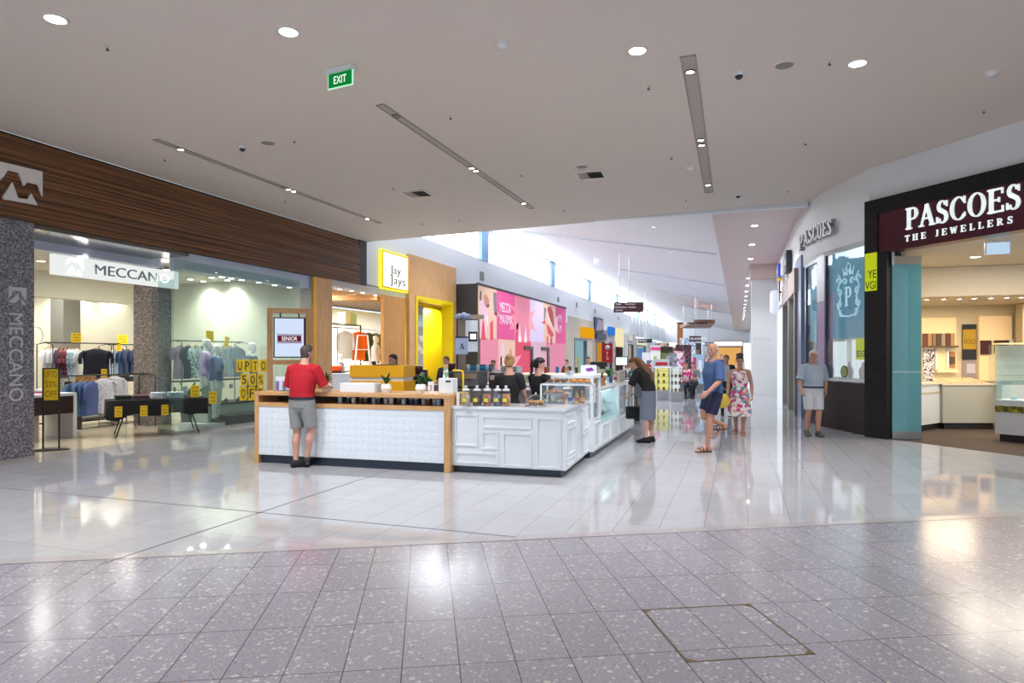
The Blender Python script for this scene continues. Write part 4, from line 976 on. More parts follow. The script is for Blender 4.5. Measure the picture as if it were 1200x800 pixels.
# ---- props
PR = {}
def proto(key, builder):
    """first call builds the parts under a thing, later calls copy it"""
    if key not in PR: PR[key] = builder()
    return PR[key]
def put(key, builder, label, cat, loc, rz=0, group=None, name=None):
    if key in PR:
        t = PR[key].copy(); col.objects.link(t); t.location = loc; t.rotation_euler = (0, 0, rz); t['label'] = label
        if group: t['group'] = group
        for ch in list(PR[key].children):
            c = ch.copy(); col.objects.link(c); c.parent = t
        return t
    t = thing(name or key, label, cat, loc, rz, group); builder(t); PR[key] = t; return t
def jar_b(cont):
    def f(t):
        m = MB(); m.lathe([(.001, .002), (.062, .002), (.066, .02), (.066, .17), (.05, .20), (.046, .21)], 18, caps=False); m.build('glass_body', M_acr, t)
        m = MB(); m.lathe([(.001, .006), (.058, .006), (.06, .02), (.06, .15), (.05, .165), (.001, .17)], 18, caps=False); m.build('contents', cont, t)
        m = MB(); m.lathe([(.05, .208), (.054, .215), (.05, .235), (.02, .245), (.012, .25), (.024, .262), (.02, .28), (.001, .284)], 16, caps=False); m.build('lid', mat('glass_lid', '#c9ced3', .15), t)
        m = MB(); m.fprism([(-.03, .06), (.03, .06), (.03, .11), (-.03, .11)], -.069, -.064); m.build('price_tag', mat('tag_lime', '#d6d64a', .5), t)
    return f
candy = [checked('candy_'+n, a, b, c, 70) for n, a, b, c in (('beige', '#b9a688', '#8a7a62', '#d6c8ac'), ('cocoa', '#4a3028', '#6a4636', '#2f201a'), ('rose', '#a86a58', '#7a4438', '#c98a70'), ('dusk', '#3c3f60', '#5a5f86', '#8d8a9a'), ('toffee', '#b5774f', '#8c5638', '#d4a077'))]
for k, (px, nm) in enumerate(((546, 'beige nuts'), (559, 'dark cocoa sweets'), (571, 'rosy biscuits'), (583, 'dusky blue sweets'), (593, 'toffee pieces'))):
    q = AT(px, 474.5, 9.12+k*.0); q.z = .936
    put('candy_jar_%d' % k, jar_b(candy[k]), 'glass jar of %s on the white counter' % nm, 'jar', q, wa, 'candy jars', 'candy_jar')
# cake dome, acrylic case
def dome(t):
    m = MB(); m.lathe([(.001, 0), (.14, 0), (.15, .015), (.145, .02), (.001, .02)], 24, caps=False); m.build('plate', M_steel, t)
    m = MB(); m.lathe([(.14, .02), (.14, .07), (.12, .12), (.08, .15), (.03, .165), (.001, .167)], 24, caps=False); m.build('cover', M_acr, t)
    m = MB(); m.sphere((0, 0, .18), .016, 10); m.build('knob', M_steel, t)
q = AT(628, 476, 9.0); put('cake_dome', dome, 'clear domed cake stand of muffins on the white counter corner', 'cake stand', (q.x, q.y, .936))
for k in range(5):
    o = MB().lathe([(.001, 0), (.026, 0), (.034, .03), (.042, .04), (.03, .062), (.001, .07)], 12, caps=False).build('muffin', mat('muffin_brown', '#c08a55', .8, noise=.2, scale=40), None, (q.x+.075*math.cos(k*1.26), q.y+.075*math.sin(k*1.26), .957))
    tag(o, 'golden muffin under the clear dome', 'muffin', 'muffins under the dome')
c0_ = AT(633, 474, 9.5); 
t = thing('acrylic_display_case', 'clear acrylic display case with white posts beside the cake dome', 'display case', (c0_.x, c0_.y, .936), wa)
CW, CDp, CH = .74, .42, .27
m = MB()
for x in (0, CW-.02):
    for y in (0, CDp-.02): m.box(x, x+.02, y, y+.02, 0, CH)
m.box(0, CW, 0, .02, CH, CH+.02); m.box(0, CW, CDp-.02, CDp, CH, CH+.02); m.box(0, .02, 0, CDp, CH, CH+.02); m.box(CW-.02, CW, 0, CDp, CH, CH+.02); m.build('frame', M_cw, t)
m = MB(); m.box(.02, CW-.02, .005, .012, .0, CH); m.build('front_pane', M_acr, t)
m = MB(); m.box(0.02, CW-.02, .02, CDp-.02, CH+.002, CH+.012); m.build('top_pane', M_acr, t)
m = MB(); m.box(.02, CW-.02, .03, CDp-.02, .12, .13); m.build('shelf', M_acr, t)
def inC(x, y, z): return (c0_.x+math.cos(wa)*x-math.sin(wa)*y, c0_.y+math.sin(wa)*x+math.cos(wa)*y, .936+z)
def bottle(c1, c2):
    def f(t):
        m = MB(); m.lathe([(.001, 0), (.03, 0), (.032, .01), (.032, .11), (.014, .145), (.013, .17)], 14, caps=False); m.build('body', mat('bottle_'+c1[1:], c1, .2), t)
        m = MB(); m.lathe([(.016, .165), (.016, .19), (.001, .192)], 12, caps=False); m.build('cap', mat('cap_'+c2[1:], c2, .4), t)
        m = MB(); m.lathe([(.0325, .04), (.0325, .09)], 14, caps=False); m.build('label_band', mat('band_'+c2[1:], c2, .5), t)
    return f
for k, (x, c1, c2, nm) in enumerate(((.30, '#e98a3a', '#e8641c', 'orange juice'), (.40, '#cfd3ea', '#3a4a9a', 'blue and white'), (.50, '#e8c24a', '#d63c6a', 'yellow and pink'), (.58, '#d86a3a', '#f2b21a', 'amber'))):
    put('drink_bottle_'+c1, bottle(c1, c2), '%s drink bottle standing in the acrylic display case' % nm, 'bottle', inC(x, .2, .001 if k % 2 else .001), 0, 'bottles in the acrylic case', 'drink_bottle')
def tray_b(c):
    def f(t):
        m = MB(); m.rbox(-.15, .15, -.1, .1, 0, .02, .006); m.build('tray', M_steel, t)
        for k in range(6):
            m = MB(); m.sphere((-.1+.1*(k % 3), -.04+.08*(k//3), .038), .04, 10, sz=.6); m.build('pastry', c, t)
    return f
pas = [mat('pastry_gold', '#d08a3c', .7, noise=.2, scale=30), mat('pastry_dark', '#7a4a2a', .7, noise=.2, scale=30), mat('pastry_white', '#eadfce', .7, noise=.1, scale=30)]
for k, (x, y, z, nm) in enumerate(((.17, .2, .131, 'golden'), (.17, .2, .001, 'pale'), (.2, .22, CH+.021, 'golden'), (.55, .22, CH+.021, 'dark'))):
    put('pastry_tray_%d' % (k % 3), tray_b(pas[(0, 2, 1)[k % 3]]), 'steel tray of small %s pastries %s' % (nm, ('on the shelf of the acrylic case', 'on the floor of the acrylic case', 'on top of the acrylic case at the left', 'on top of the acrylic case at the right')[k]), 'tray', inC(x, y, z), wa, 'pastry trays', 'pastry_tray')
# things on the oak counter
def faceted(t):
    m = MB(); m.lathe([(.001, 0), (.055, 0), (.085, .06), (.07, .125), (.06, .13), (.055, .11), (.001, .11)], 7, caps=False, smooth=False); m.build('pot', mat('pot_white', '#eceff3', .3), t)
    m = MB(); leafy(m, 30, .21, .11, .9, .018, 9); m.build('foliage', M_leafd, t)
for px, lb in ((376, 'small succulent in a white faceted pot beside the man in red'), (447.5, 'small succulent in a white faceted pot in front of the mustard booth'), (487, 'small succulent in a white faceted pot near the white ticket box')):
    x = pxC(px); put('succulent_pot', faceted, lb, 'plant', onC(x, .26), ca+px, 'white potted succulents')
t = thing('ticket_box', 'white box with a black label plate standing on the right end of the oak counter', 'box', onC(pxC(517), .3), ca)
m = MB(); m.rbox(-.12, .11, -.09, .09, 0, .22, .01); m.build('box_body', M_cw, t)
m = MB(); m.fprism([(-.005, .165), (.07, .165), (.07, .19), (-.005, .19)], -.094, -.09); m.build('label_plate', M_black, t)
m = MB(); m.add([(-.1, .03, .22), (-.02, .03, .22), (-.03, .03, .42), (-.08, .03, .42), (-.1, .06, .22), (-.02, .06, .22), (-.03, .06, .42), (-.08, .06, .42)], [(0, 1, 2, 3), (7, 6, 5, 4), (0, 4, 5, 1), (1, 5, 6, 2), (2, 6, 7, 3), (3, 7, 4, 0)]); m.build('header_card', checked('header_print', '#dfe9e6', '#6fae86', '#c98a78', 30), t)
t = thing('menu_card', 'small white standing card with a red figure on the oak counter', 'card', onC(pxC(500.5), .2), ca)
m = MB(); m.box(-.045, .045, 0, .006, 0, .17); m.build('board', M_cw, t)
m = MB(); words(m, '3', 0, .08, None, .08, -.001, .001); m.build('lettering', mat('print_red', '#c2504a', .5), t)
t = thing('carton', 'low white carton lying on the oak counter right of the man in red', 'box', onC(pxC(417), .25), ca)
m = MB(); m.rbox(-.27, .30, -.12, .12, 0, .135, .008); m.build('box_body', M_cw, t)
m = MB(); m.box(-.26, .29, -.11, .11, .135, .14); m.build('lid', mat('carton_lid', '#f1f3f6', .4), t)
t = thing('flyer_stand', 'clear stand of pale flyers at the left end of the oak counter', 'leaflet stand', onC(pxC(322), .25), ca)
m = MB(); m.box(-.14, .14, 0, .01, 0, .22); m.build('backboard', mat('flyer_pale', '#dfe6f4', .5), t)
m = MB(); m.box(-.14, .14, -.06, .0, 0, .012); m.build('tray', M_acr, t)
for k in range(4):
    m = MB(); m.box(-.12+k*.062, -.07+k*.062, -.02, -.014, .012, .15); m.build('leaflet', mat('leaflet_%d' % k, ('#7a6aa8', '#d9dcea', '#5a7ab0', '#c9b6d6')[k], .5), t)
# cups in the slot under the top
def cup(c):
    def f(t):
        m = MB(); m.lathe([(.001, 0), (.03, 0), (.036, .085), (.033, .085), (.028, .005)], 14, caps=False); m.build('cup_body', c, t)
        m = MB(); m.lathe([(.037, .083), (.038, .09), (.034, .092)], 14, caps=False); m.build('rim', M_cw, t)
    return f
cc = (('#a9c3cf', 'pale blue'), ('#5a4238', 'brown'), ('#c9ced6', 'white'), ('#3a4a5e', 'navy'))
for k in range(18):
    px = (398, 406, 414, 421, 428, 436, 443, 450, 458, 465, 472, 479, 486, 493, 499, 505, 511, 516)[k]; c, nm = cc[(k*3+k//4) % 4]
    put('tumbler_'+c, cup(mat('tumbler_'+c[1:], c, .25)), '%s tumbler in the open slot of the oak counter, %s from the right end' % (nm, ('first', 'second', 'third', 'fourth', 'fifth', 'sixth', 'seventh', 'eighth', 'ninth', 'tenth', 'eleventh', 'twelfth', 'thirteenth', 'fourteenth', 'fifteenth', 'sixteenth', 'seventeenth', 'last')[17-k]),
        'cup', onC(pxC(px), .14+.05*(k % 2), .926), 0, 'tumblers in the counter slot', 'tumbler')
# yellow tube stand
q = AT(531, 476, 9.0); t = thing('yellow_tube_stand', 'bent yellow tube rail rising between the oak and white counters', 'rail', (W0.x+.0, W0.y+.12, .9355), wa)
a0, a1 = -.04, .13
m = MB(); m.tube([(.125, 0, 0), (.125, 0, .44), (.115, 0, .475), (.08, 0, .49), (-.03, .0, .49)], .013, 8); m.build('tube', M_yr, t)
m = MB(); m.box(-.06, .10, .02, .08, .0, .17); m.build('oak_block', M_oakv, t)
m = MB(); m.box(.03, .07, -.02, .015, 0, .18); m.build('white_card', M_cw, t)
# menu screen in an oak frame
q = AT(339, 420, 11.6); t = thing('menu_screen', 'oak framed portrait menu screen behind the man in red', 'screen', (q.x, q.y, .98), YAW+R(22))
FW = .66; ft = 2.47-.98
m = MB(); m.box(-FW/2-.04, -FW/2+.055, -.08, .08, -.978, ft); m.build('frame_post', M_oakv, t)
m = MB(); m.box(FW/2-.055, FW/2+.08, -.12, .10, -.978, ft); m.build('frame_post', M_oakv, t)
m = MB(); m.box(-FW/2+.055, FW/2-.055, -.08, .08, ft-.08, ft); m.build('top_bar', M_oak, t)
m = MB(); m.box(-FW/2+.055, FW/2-.055, -.08, .08, .50, .58); m.build('cross_bar', M_oak, t)
z0, z1 = .62, ft-.16
m = MB(); m.box(-.265, .275, -.05, .0, z0, z1); m.build('screen_case', M_black, t)
m = MB(); m.box(-.245, .24, -.054, -.05, z0+.02, z1-.02); m.build('display', emis('screen_blue_white', '#cdd9f2', .95), t)
m = MB(); cz = (z0+z1)/2-.02
m.box(-.2, .2, -.056, -.054, cz-.055, cz+.055); m.box(-.21, .21, -.056, -.054, cz+.065, cz+.078); m.box(-.21, .21, -.056, -.054, cz-.078, cz-.065); m.build('banner', emis('banner_maroon', '#6b1f3c', .8), t)
m = MB(); words(m, 'SENIOR', 0, cz, .26, .07, -.057, .001); m.build('lettering', emis('banner_white', '#ffffff', 1), t)
for s in (-.15, .16):
    m = MB(); m.box(s-.012, s+.012, -.04, -.01, z1, ft-.08); m.build('bracket', M_black, t)
# mustard booth
q = AT(441, 440, 10.9); t = thing('mustard_booth', 'mustard yellow box counter with a slot, in front of the dark haired attendant', 'counter', (q.x, q.y, 0), YAW+R(-12))
bw = .48; bh = 1.475
m = MB(); m.rbox(-bw, bw, 0, .55, 1.275, bh, .006); m.build('upper_panel', M_yel, t)
m = MB(); m.box(-bw+.02, bw-.02, .03, .5, 1.215, 1.275); m.build('slot', M_cw, t)
m = MB(); m.rbox(-bw, bw, 0, .55, .003, 1.215, .006); m.build('lower_panel', M_yel, t)
m = MB(); m.box(-.1, .3, .1, .3, bh, bh+.015); m.build('paper_stack', M_dk, t)
# coffee tower with hanging A sign
tt = 13.6
q = AT(541, 420, tt); Zq = lambda py, t_=tt: H+(HZ-py)/F*t_
u_ = tt/F
t = thing('coffee_tower', 'grey oak post tower with white panels and a small screen beside the dark wall', 'tower', (q.x, q.y, 0), YAW)
m = MB(); m.box(-4*u_, 4.5*u_, -.06, .08, .003, Zq(374)); m.build('post', m_wood('grey_oak', '#8d8078', '#a5968a', (8, 8, 1), .5), t)
m = MB(); m.box(4.5*u_, 19*u_, .0, .06, Zq(412), Zq(375)); m.build('white_panel', mat('panel_bluewhite', '#dfe8f2', .3, emit=.25), t)
m = MB(); m.box(19*u_, 21*u_, -.02, .08, .9, Zq(374)); m.build('edge_post', MC['grey_oak'], t)
m = MB(); m.box(8*u_, 18.5*u_, -.02, .0, Zq(400), Zq(388.5)); m.build('screen_case', M_dk, t)
m = MB(); m.box(10*u_, 17*u_, -.024, -.02, Zq(397.5), Zq(391)); m.build('display', emis('display_pinkwhite', '#ffeef0', 1.1), t)
m = MB(); m.box(10*u_, 26*u_, .02, .1, Zq(373.5), Zq(368.5)); m.build('top_arm', m_wood('arm_oak', '#b5a48c', '#cbbba3', (1, 8, 8), .5), t)
m = MB(); 
for a, b, r_ in ((-3, 370.5, .06), (3, 370, .075), (8, 371, .06), (-6, 371.5, .045)): m.sphere((a*u_, -.05, Zq(b)), r_, 12)
m.build('pale_blue_roll', mat('pale_blue_cloth', '#aebfe6', .6), t, remesh=.012)
q2 = AT(541, 405, tt-.35); t = thing('hanging_sign', 'pale blue square sign with a dark letter A on the coffee tower', 'sign', (q2.x, q2.y, Zq(415, tt-.35)), YAW)
m = MB(); m.box(-.125, .125, -.01, .01, 0, .34); m.build('board', mat('sign_pale_blue', '#b4c9ee', .5, emit=.15), t)
m = MB(); m.box(-.13, .13, -.014, .014, .33, .36); m.build('top_strip', mat('sign_navy', '#2f3f60', .5), t)
m = MB(); serif(m, 'A', -.05, .1, .12, -.011, .003); m.build('lettering', MC['sign_navy'], t)
m = MB(); m.box(-.01, .01, .01, .30, .2, .24); m.build('bracket', M_dk, t)
# machines on the back bench and side
def machine(label, x, y, z, w_, d_, h_, c, rz=0, name='coffee_machine'):
    t = thing(name, label, 'machine', (x, y, z), rz)
    m = MB(); m.rbox(-w_/2, w_/2, -d_/2, d_/2, .03, h_, .02); m.build('body', c, t)
    m = MB(); m.box(-w_/2+.03, w_/2-.03, -d_/2-.012, -d_/2+.002, h_*.55, h_*.85); m.build('control_panel', M_steel, t)
    for s in (-1, 1):
        m = MB(); m.box(s*w_*.38-.02, s*w_*.38+.02, -d_/2+.02, d_/2-.02, 0, .03); m.build('foot', M_dk, t)
        m = MB(); m.tube([(s*w_*.2, -d_/2-.01, h_*.5), (s*w_*.2, -d_/2-.09, h_*.48)], .014, 6); m.build('brew_head', M_dk, t)
    return t
machine('wide grey espresso machine on the back bench left of the women serving', -4.9, 11.6, 1.021, .6, .5, .33, M_gm)
machine('black coffee machine on the back bench behind the jars', -4.15, 11.6, 1.021, .5, .45, .30, M_dk)
machine('dark till machine on the side bench under the menu screen', -6.7, 13.0, .981, .4, .4, .35, M_dk, R(20), 'till')
machine('steel blender unit on the far white bench', -4.9, 14.1, 1.001, .4, .4, .40, M_steel, 0, 'blender_unit')
def grinder(t):
    m = MB(); m.rbox(-.09, .09, -.12, .12, 0, .3, .02); m.build('body', M_dk, t)
    m = MB(); m.lathe([(.03, .3), (.10, .40), (.105, .46), (.06, .47), (.001, .472)], 16, caps=False); m.build('bean_hopper', mat('hopper_brown', '#4a1f22', .15), t)
for k, (px, T_) in enumerate(((489, 12.0), (528, 12.5))):
    q = AT(px, 440, T_); put('coffee_grinder', grinder, ('dark coffee grinder with a reddish hopper behind the right hand succulent', 'dark coffee grinder behind the white ticket box')[k], 'coffee grinder', (q.x, q.y, 1.021 if q.y > 11.3 else .98), YAW)
bench('grinder_bench', 'narrow grey bench carrying the coffee grinders', AT(480, 440, 12).x-.2, AT(480, 440, 12).x+.75, 10.55, 10.98, .979, M_gm, M_gm)
def paper(c):
    def f(t):
        m = MB(); m.lathe([(.001, 0), (.032, 0), (.042, .11), (.001, .112)], 14, caps=False); m.build('cup_body', mat('paper_'+c[1:], c, .5), t)
        m = MB(); m.lathe([(.045, .108), (.045, .116), (.036, .125), (.001, .126)], 14, caps=False); m.build('lid', M_dk if c == '#2f8fb5' else M_cw, t)
    return f
od = ('first', 'second', 'third', 'fourth', 'fifth', 'sixth', 'seventh', 'eighth', 'ninth', 'tenth', 'eleventh', 'twelfth')
sh = thing('cup_shelf', 'small grey shelf rack of blue cups beside the coffee tower', 'shelf', (AT(562, 430, 12.6).x, AT(562, 430, 12.6).y, 1.021), YAW)
for z in (.0, .16, .30):
    m = MB(); m.box(-.25, .25, -.12, .12, z, z+.02); m.build('shelf', mat('bench_grey', '#8b8c92'), sh)
for s in (-.25, .24):
    m = MB(); m.box(s, s+.01, -.12, .12, 0, .31); m.build('side', M_acr, sh)
for k in range(8):
    a = -.21+.06*(k if k < 8 else k-8); b = YAW
    put('paper_cup_blue' if k % 3 else 'paper_cup_white', paper('#2f8fb5' if k % 3 else '#d5e0e6'), '%s paper cup on top of the grey cup rack, %s from the left' % ('blue' if k % 3 else 'pale', od[k]), 'cup', (sh.location.x+a*math.cos(b), sh.location.y+a*math.sin(b), 1.342), 0, 'paper cups on the rack', 'paper_cup')
def plantpot(t):
    m = MB(); m.lathe([(.001, 0), (.05, 0), (.07, .10), (.06, .10), (.055, .08), (.001, .08)], 14, caps=False); m.build('pot', mat('pot_white', '#eceff3'), t)
    m = MB(); leafy(m, 28, .28, .08, .9, .026, 12); m.build('foliage', M_leaf, t)
for k, (x, y, z, lb) in enumerate(((-3.6, 11.55, 1.021, 'leafy pot plant on the back bench between the machine and the blonde woman'), (-2.5, 13.3, 1.101, 'leafy pot plant on top of the end display case'), (AT(503, 440, 12).x, AT(503, 440, 12).y-.05, .98, 'leafy pot plant on the grinder bench'))):
    put('pot_plant', plantpot, lb, 'plant', (x, y, z), k, 'leafy pot plants')
# clutter on the end case: crate, bottles, cup holder
t = thing('wooden_crate', 'low tan wooden crate on top of the chilled case', 'crate', (XS-.42, yT1+.95, 1.071), 0)
m = MB(); m.box(-.2, .2, -.6, .6, 0, .012); m.build('crate_floor', m_wood('crate_tan', '#a5794a', '#c19361', (8, 1, 8), .6), t)
for a in ((-.2, -.188, -.6, .6), (.188, .2, -.6, .6), (-.188, .188, -.6, -.588), (-.188, .188, .588, .6)):
    m = MB(); m.box(*a, .012, .15); m.build('crate_side', MC['crate_tan'], t)
for k, (dx, dy, c1, c2, nm) in enumerate(((-.1, .1, '#2f7fc0', '#1f4f90', 'blue'), (-.3, .22, '#7a1f2a', '#3a0f16', 'dark red'), (-.15, .42, '#a33040', '#e0d0c8', 'red'), (-.35, .55, '#c9c4c0', '#7a5040', 'clear'), (-.12, .75, '#e6dcd0', '#b04050', 'cream'), (-.3, .95, '#3d4a6a', '#d8d8e0', 'navy'), (-.15, 1.15, '#9a6a5a', '#e8e0d8', 'rust'))):
    put('syrup_bottle_'+c1, bottle(c1, c2), '%s syrup bottle on top of the end display case' % nm, 'bottle', (XS+dx-.1, yR1+dy+.1, 1.101), 0, 'syrup bottles', 'syrup_bottle')
t = thing('cup_dispenser', 'white cup dispenser block with dark round holes on the end display case near the customer', 'dispenser', (XS-.02, yR1+.55, 1.101), R(90))
m = MB(); m.box(-.3, .3, 0, .06, 0, .24); m.build('block', mat('block_cream', '#cfc4bc', .5), t)
for i in range(4):
    for j in range(3):
        m = MB(); m.lathe([(.001, 0), (.03, 0)], 12, caps=False); v = MB(Matrix.Translation((-.22+i*.145, -.002, .05+j*.07)) @ Matrix.Rotation(pi/2, 4, 'X')); v.lathe([(.001, 0), (.026, 0)], 12, caps=False); v.build('hole', mat('hole_dark', '#4a3038', .5), t)
t = thing('promo_topper', 'white and purple topper card on the tall white display cabinet', 'sign', (XS-.15, yT0+.35, 1.321), YAW)
m = MB(); m.box(-.13, .13, -.006, .006, 0, .16); m.build('board', M_cw, t)
m = MB(); m.fprism([(-.02, .05), (.09, .07), (.05, .12), (-.06, .1)], -.009, -.006); m.build('purple_mark', mat('purple_mark', '#8a2fa0', .5), t)
for k, (px, nm) in enumerate(((664, 'small'), (676, 'tall'))):
    q = AT(px, 468, 10.6); q.z = .936

# small goods on the far bench and the second kiosk
goods = (('blue', '#3f7fb8'), ('ivory', '#e8e2d2'), ('dark green', '#2f5a3a'), ('brick red', '#a8442f'), ('silver', '#b9bdc2'), ('orange', '#e08030'), ('violet', '#7a4fa0'), ('brown', '#6a4630'))
def canister(c):
    def f(t):
        m = MB(); m.lathe([(.001, 0), (.055, 0), (.058, .02), (.055, .17), (.001, .172)], 14, caps=False); m.build('body', mat('can_'+c[1:], c, .35), t)
        m = MB(); m.lathe([(.06, .168), (.06, .19), (.02, .2), (.001, .2)], 14, caps=False); m.build('lid', M_steel, t)
    return f
for k in range(8):
    nm, c = goods[k]; put('canister_'+c, canister(c), '%s canister on the far white bench of the kiosk' % nm, 'canister', (-3.2-.42*k+(.1 if k % 2 else 0), 14.05+.1*(k % 3), 1.001), k, 'canisters on the far bench', 'canister')
for k in range(8):
    nm, c = goods[(k*3+1) % 8]; put('canister_'+c, canister(c), '%s canister on the glowing counter of the second kiosk' % nm, 'canister', (-3.6-.31*k, 18.85+.08*(k % 3), 1.121), k, 'canisters on the second kiosk', 'canister')
for k, (x, nm, c) in enumerate(((-3.05, 'white', '#eef0f3'), (-2.8, 'purple', '#7f3f9a'), (-2.58, 'teal', '#2f8a8a'), (-2.4, 'red', '#b8323a'))):
    t = thing('small_carton', '%s carton on the grey till bench beyond the counter run' % nm, 'box', (x, 16.8, 1.051), .2*k)
    m = MB(); m.rbox(-.08, .08, -.06, .06, 0, .2+.03*(k % 2), .01); m.build('box_body', mat('carton_'+c[1:], c, .5), t)
    m = MB(); m.box(-.05, .05, -.064, -.06, .05, .14); m.build('printed_label', mat('label_cream', '#e9e4d6', .5), t)
for k in range(5):
    t = thing('plate_stack', ('stack of white plates on the chilled case beside the crate', 'stack of pale grey plates on the display tower', 'stack of white saucers on the far bench', 'stack of cream bowls at the left of the back bench', 'stack of white bowls by the black coffee machine')[k], 'plates', ((XS-.35, yT1+.18, 1.071), (XS-.45, yT0+.3, 1.321), (-6.4, 14.1, 1.001), (-4.5, 11.75, 1.021), (-3.55, 11.85, 1.021))[k])
    for j in range(4):
        m = MB(); m.lathe([(.001, .0), (.05, .0), (.085, .018), (.088, .02), (.05, .006), (.001, .006)], 16, (0, 0, j*.016), caps=False); m.build('plate', M_cw, t)
# ================================================================ PEOPLE (local frame: facing +y, x to their right, feet at z=0, height 1.75)
M_skin = mat('skin_light', '#c99a88', .55, noise=.05)
M_skin2 = mat('skin_tan', '#b98874', .55, noise=.05)
M_mann = mat('mannequin_white', '#e9e9e6', .35, noise=.01)
def V(*a): return Vector(a)
def ring(c, ax, ay, rx, ry, n=20, front=1.0, pw=1.0):
    out = []
    for k in range(n):
        a = 2*pi*k/n; ca_, sa_ = math.cos(a), math.sin(a)
        r = ry*(front if sa_ > 0 else 1)
        out.append(tuple(c+ax*rx*math.copysign(abs(ca_)**pw, ca_)+ay*r*sa_))
    return out
def spine_frames(pts):
    fr = []
    for i, p in enumerate(pts):
        t = (pts[min(i+1, len(pts)-1)]-pts[max(i-1, 0)]).normalized(); ax = V(1, 0, 0); ay = t.cross(ax)*-1; ay = ax.cross(t)*-1
        ay = t.cross(ax).normalized(); fr.append((p, ax, ay))
    return fr
class Body:
    def __init__(s, **J):
        s.j = dict(pelvis=V(0, 0, .93), waist=V(0, 0, 1.07), chest=V(0, .01, 1.27), upper=V(0, 0, 1.40), neck=V(0, -.01, 1.48), head=V(0, .01, 1.64),
                   ls=V(-.178, -.01, 1.392), rs=V(.178, -.01, 1.392), le=V(-.23, -.03, 1.14), re=V(.23, -.03, 1.14), lw=V(-.25, .06, .90), rw=V(.25, .06, .90),
                   lh=V(-.095, 0, .92), rh=V(.095, 0, .92), lk=V(-.10, .02, .50), rk=V(.10, .02, .50), la=V(-.105, -.02, .085), ra=V(.105, -.02, .085),
                   lt=V(-.13, .17, .03), rt=V(.13, .17, .03))
        for k, v in J.items():
            if k in s.j: s.j[k] = V(*v)
        s.f = J.get('fat', 1.0); s.sh = J.get('female', 0); s.hd = R(J.get('head_turn', 0)); s.tilt = R(J.get('head_tilt', 0))
        s.curl = J.get('curl', .5); s.missing = J.get('missing', ())
    def torso_pts(s):
        j = s.j; up = (j['waist']-j['pelvis'])
        return [j['pelvis']-V(0, 0, .13), j['pelvis']-V(0, 0, .06), j['pelvis'], (j['pelvis']+j['waist'])/2, j['waist'], (j['waist']+j['chest'])/2, j['chest'], j['upper'], j['upper']*.5+j['neck']*.5, j['neck'], j['neck']*.5+j['head']*.5]
    def torso(s, m, infl=0.0, lo=0, hi=11, wscale=1.0):
        f = s.f; fe = s.sh
        W = [.10, .165, .17, .155, .14-.01*fe, .155, .168-.015*fe, .158-.02*fe, .088, .062, .052]
        D = [.08, .11, .115, .105*f, .10*f, .11*f, .12+.01*fe, .095, .075, .06, .055]
        FR = [1, 1, 1, 1+.15*(f-1)*4, 1+.2*(f-1)*4, 1+.15*(f-1)*3, 1+.12*fe, 1, 1, 1, 1]
        fr = spine_frames(s.torso_pts()); rs = []
        for i in range(lo, hi):
            c, ax, ay = fr[i]; ww = W[i]*(1+(f-1)*.8 if i < 8 else 1); rs.append(ring(c, ax, ay, ww+infl, D[i]+infl, 24, FR[i], .9 if 1 < i < 8 else 1))
        m.loft(rs)
    def arm(s, m, side, infl=0, to=1.0):
        j = s.j; a, b, c = j[side+'s'], j[side+'e'], j[side+'w']
        P = [a.lerp(j['upper'], .5)+V(0, 0, .012), a, a.lerp(b, .35), a.lerp(b, .75), b, b.lerp(c, .3), b.lerp(c, .75), c]
        Rr = [.05, .056, .05, .042, .039, .041, .031, .025]
        n = len(P)
        if to < 1:            # sleeve down to a fraction of the whole arm
            n = {0.3: 3, 0.5: 4, .6: 5, .75: 6, .9: 7}[to]; P = P[:n]; Rr = Rr[:n]
        m.tube(P, [r*(1+.15*(s.f-1))+infl*(1 if i < n-1 else 1.25) for i, r in enumerate(Rr)], 12)
    def hand(s, m, side, palm_in=None):
        j = s.j; w_, e = j[side+'w'], j[side+'e']; d = (w_-e).normalized(); sx = -1 if side == 'l' else 1
        n = V(-sx, 0, 0) if palm_in is None else V(*palm_in)                 # palm faces this way
        n = (n-d*n.dot(d)).normalized(); t = n.cross(d).normalized()*(1)     # across the palm
        if t.y < 0 and abs(t.y) > .3: t = -t
        pc = w_+d*.045
        m.loft([[tuple(w_+d*q+t*(tw*math.cos(2*pi*k/10))+n*(th*math.sin(2*pi*k/10))) for k in range(10)] for q, tw, th in ((-.01, .026, .02), (.03, .038, .016), (.07, .042, .014), (.092, .04, .012))])
        for i, (off, L) in enumerate(((-.031, .062), (-.010, .072), (.011, .078), (.032, .07))):
            b0 = w_+d*.085+t*off; c1 = b0+d*L*.45+n*L*.12*s.curl*2; c2 = c1+d*L*.35*(1-s.curl*.6)+n*L*.32*s.curl*2; c3 = c2+d*L*.2*(1-s.curl)+n*L*.25*s.curl*2
            m.tube([b0, c1, c2, c3], [.0095, .009, .008, .0065], 7)
        b0 = w_+d*.03+t*.035; m.tube([b0, b0+d*.03+t*.02+n*.012, b0+d*.058+t*.022+n*.028], [.012, .010, .008], 7)
    def leg(s, m, side, infl=0, frm=0, to=8):
        j = s.j; a, b, c = j[side+'h'], j[side+'k'], j[side+'a']
        cl = b.lerp(c, .3)+V(0, -.018, 0)
        P = [a+V(0, 0, .03), a.lerp(b, .2), a.lerp(b, .55), a.lerp(b, .88), b.lerp(c, .05), cl, b.lerp(c, .65), c]
        Rr = [.085, .088, .073, .056, .053, .055, .040, .033]
        k = 1+.35*(s.f-1)
        m.tube(P[frm:to], [r*k+infl for r in Rr[frm:to]], 14)
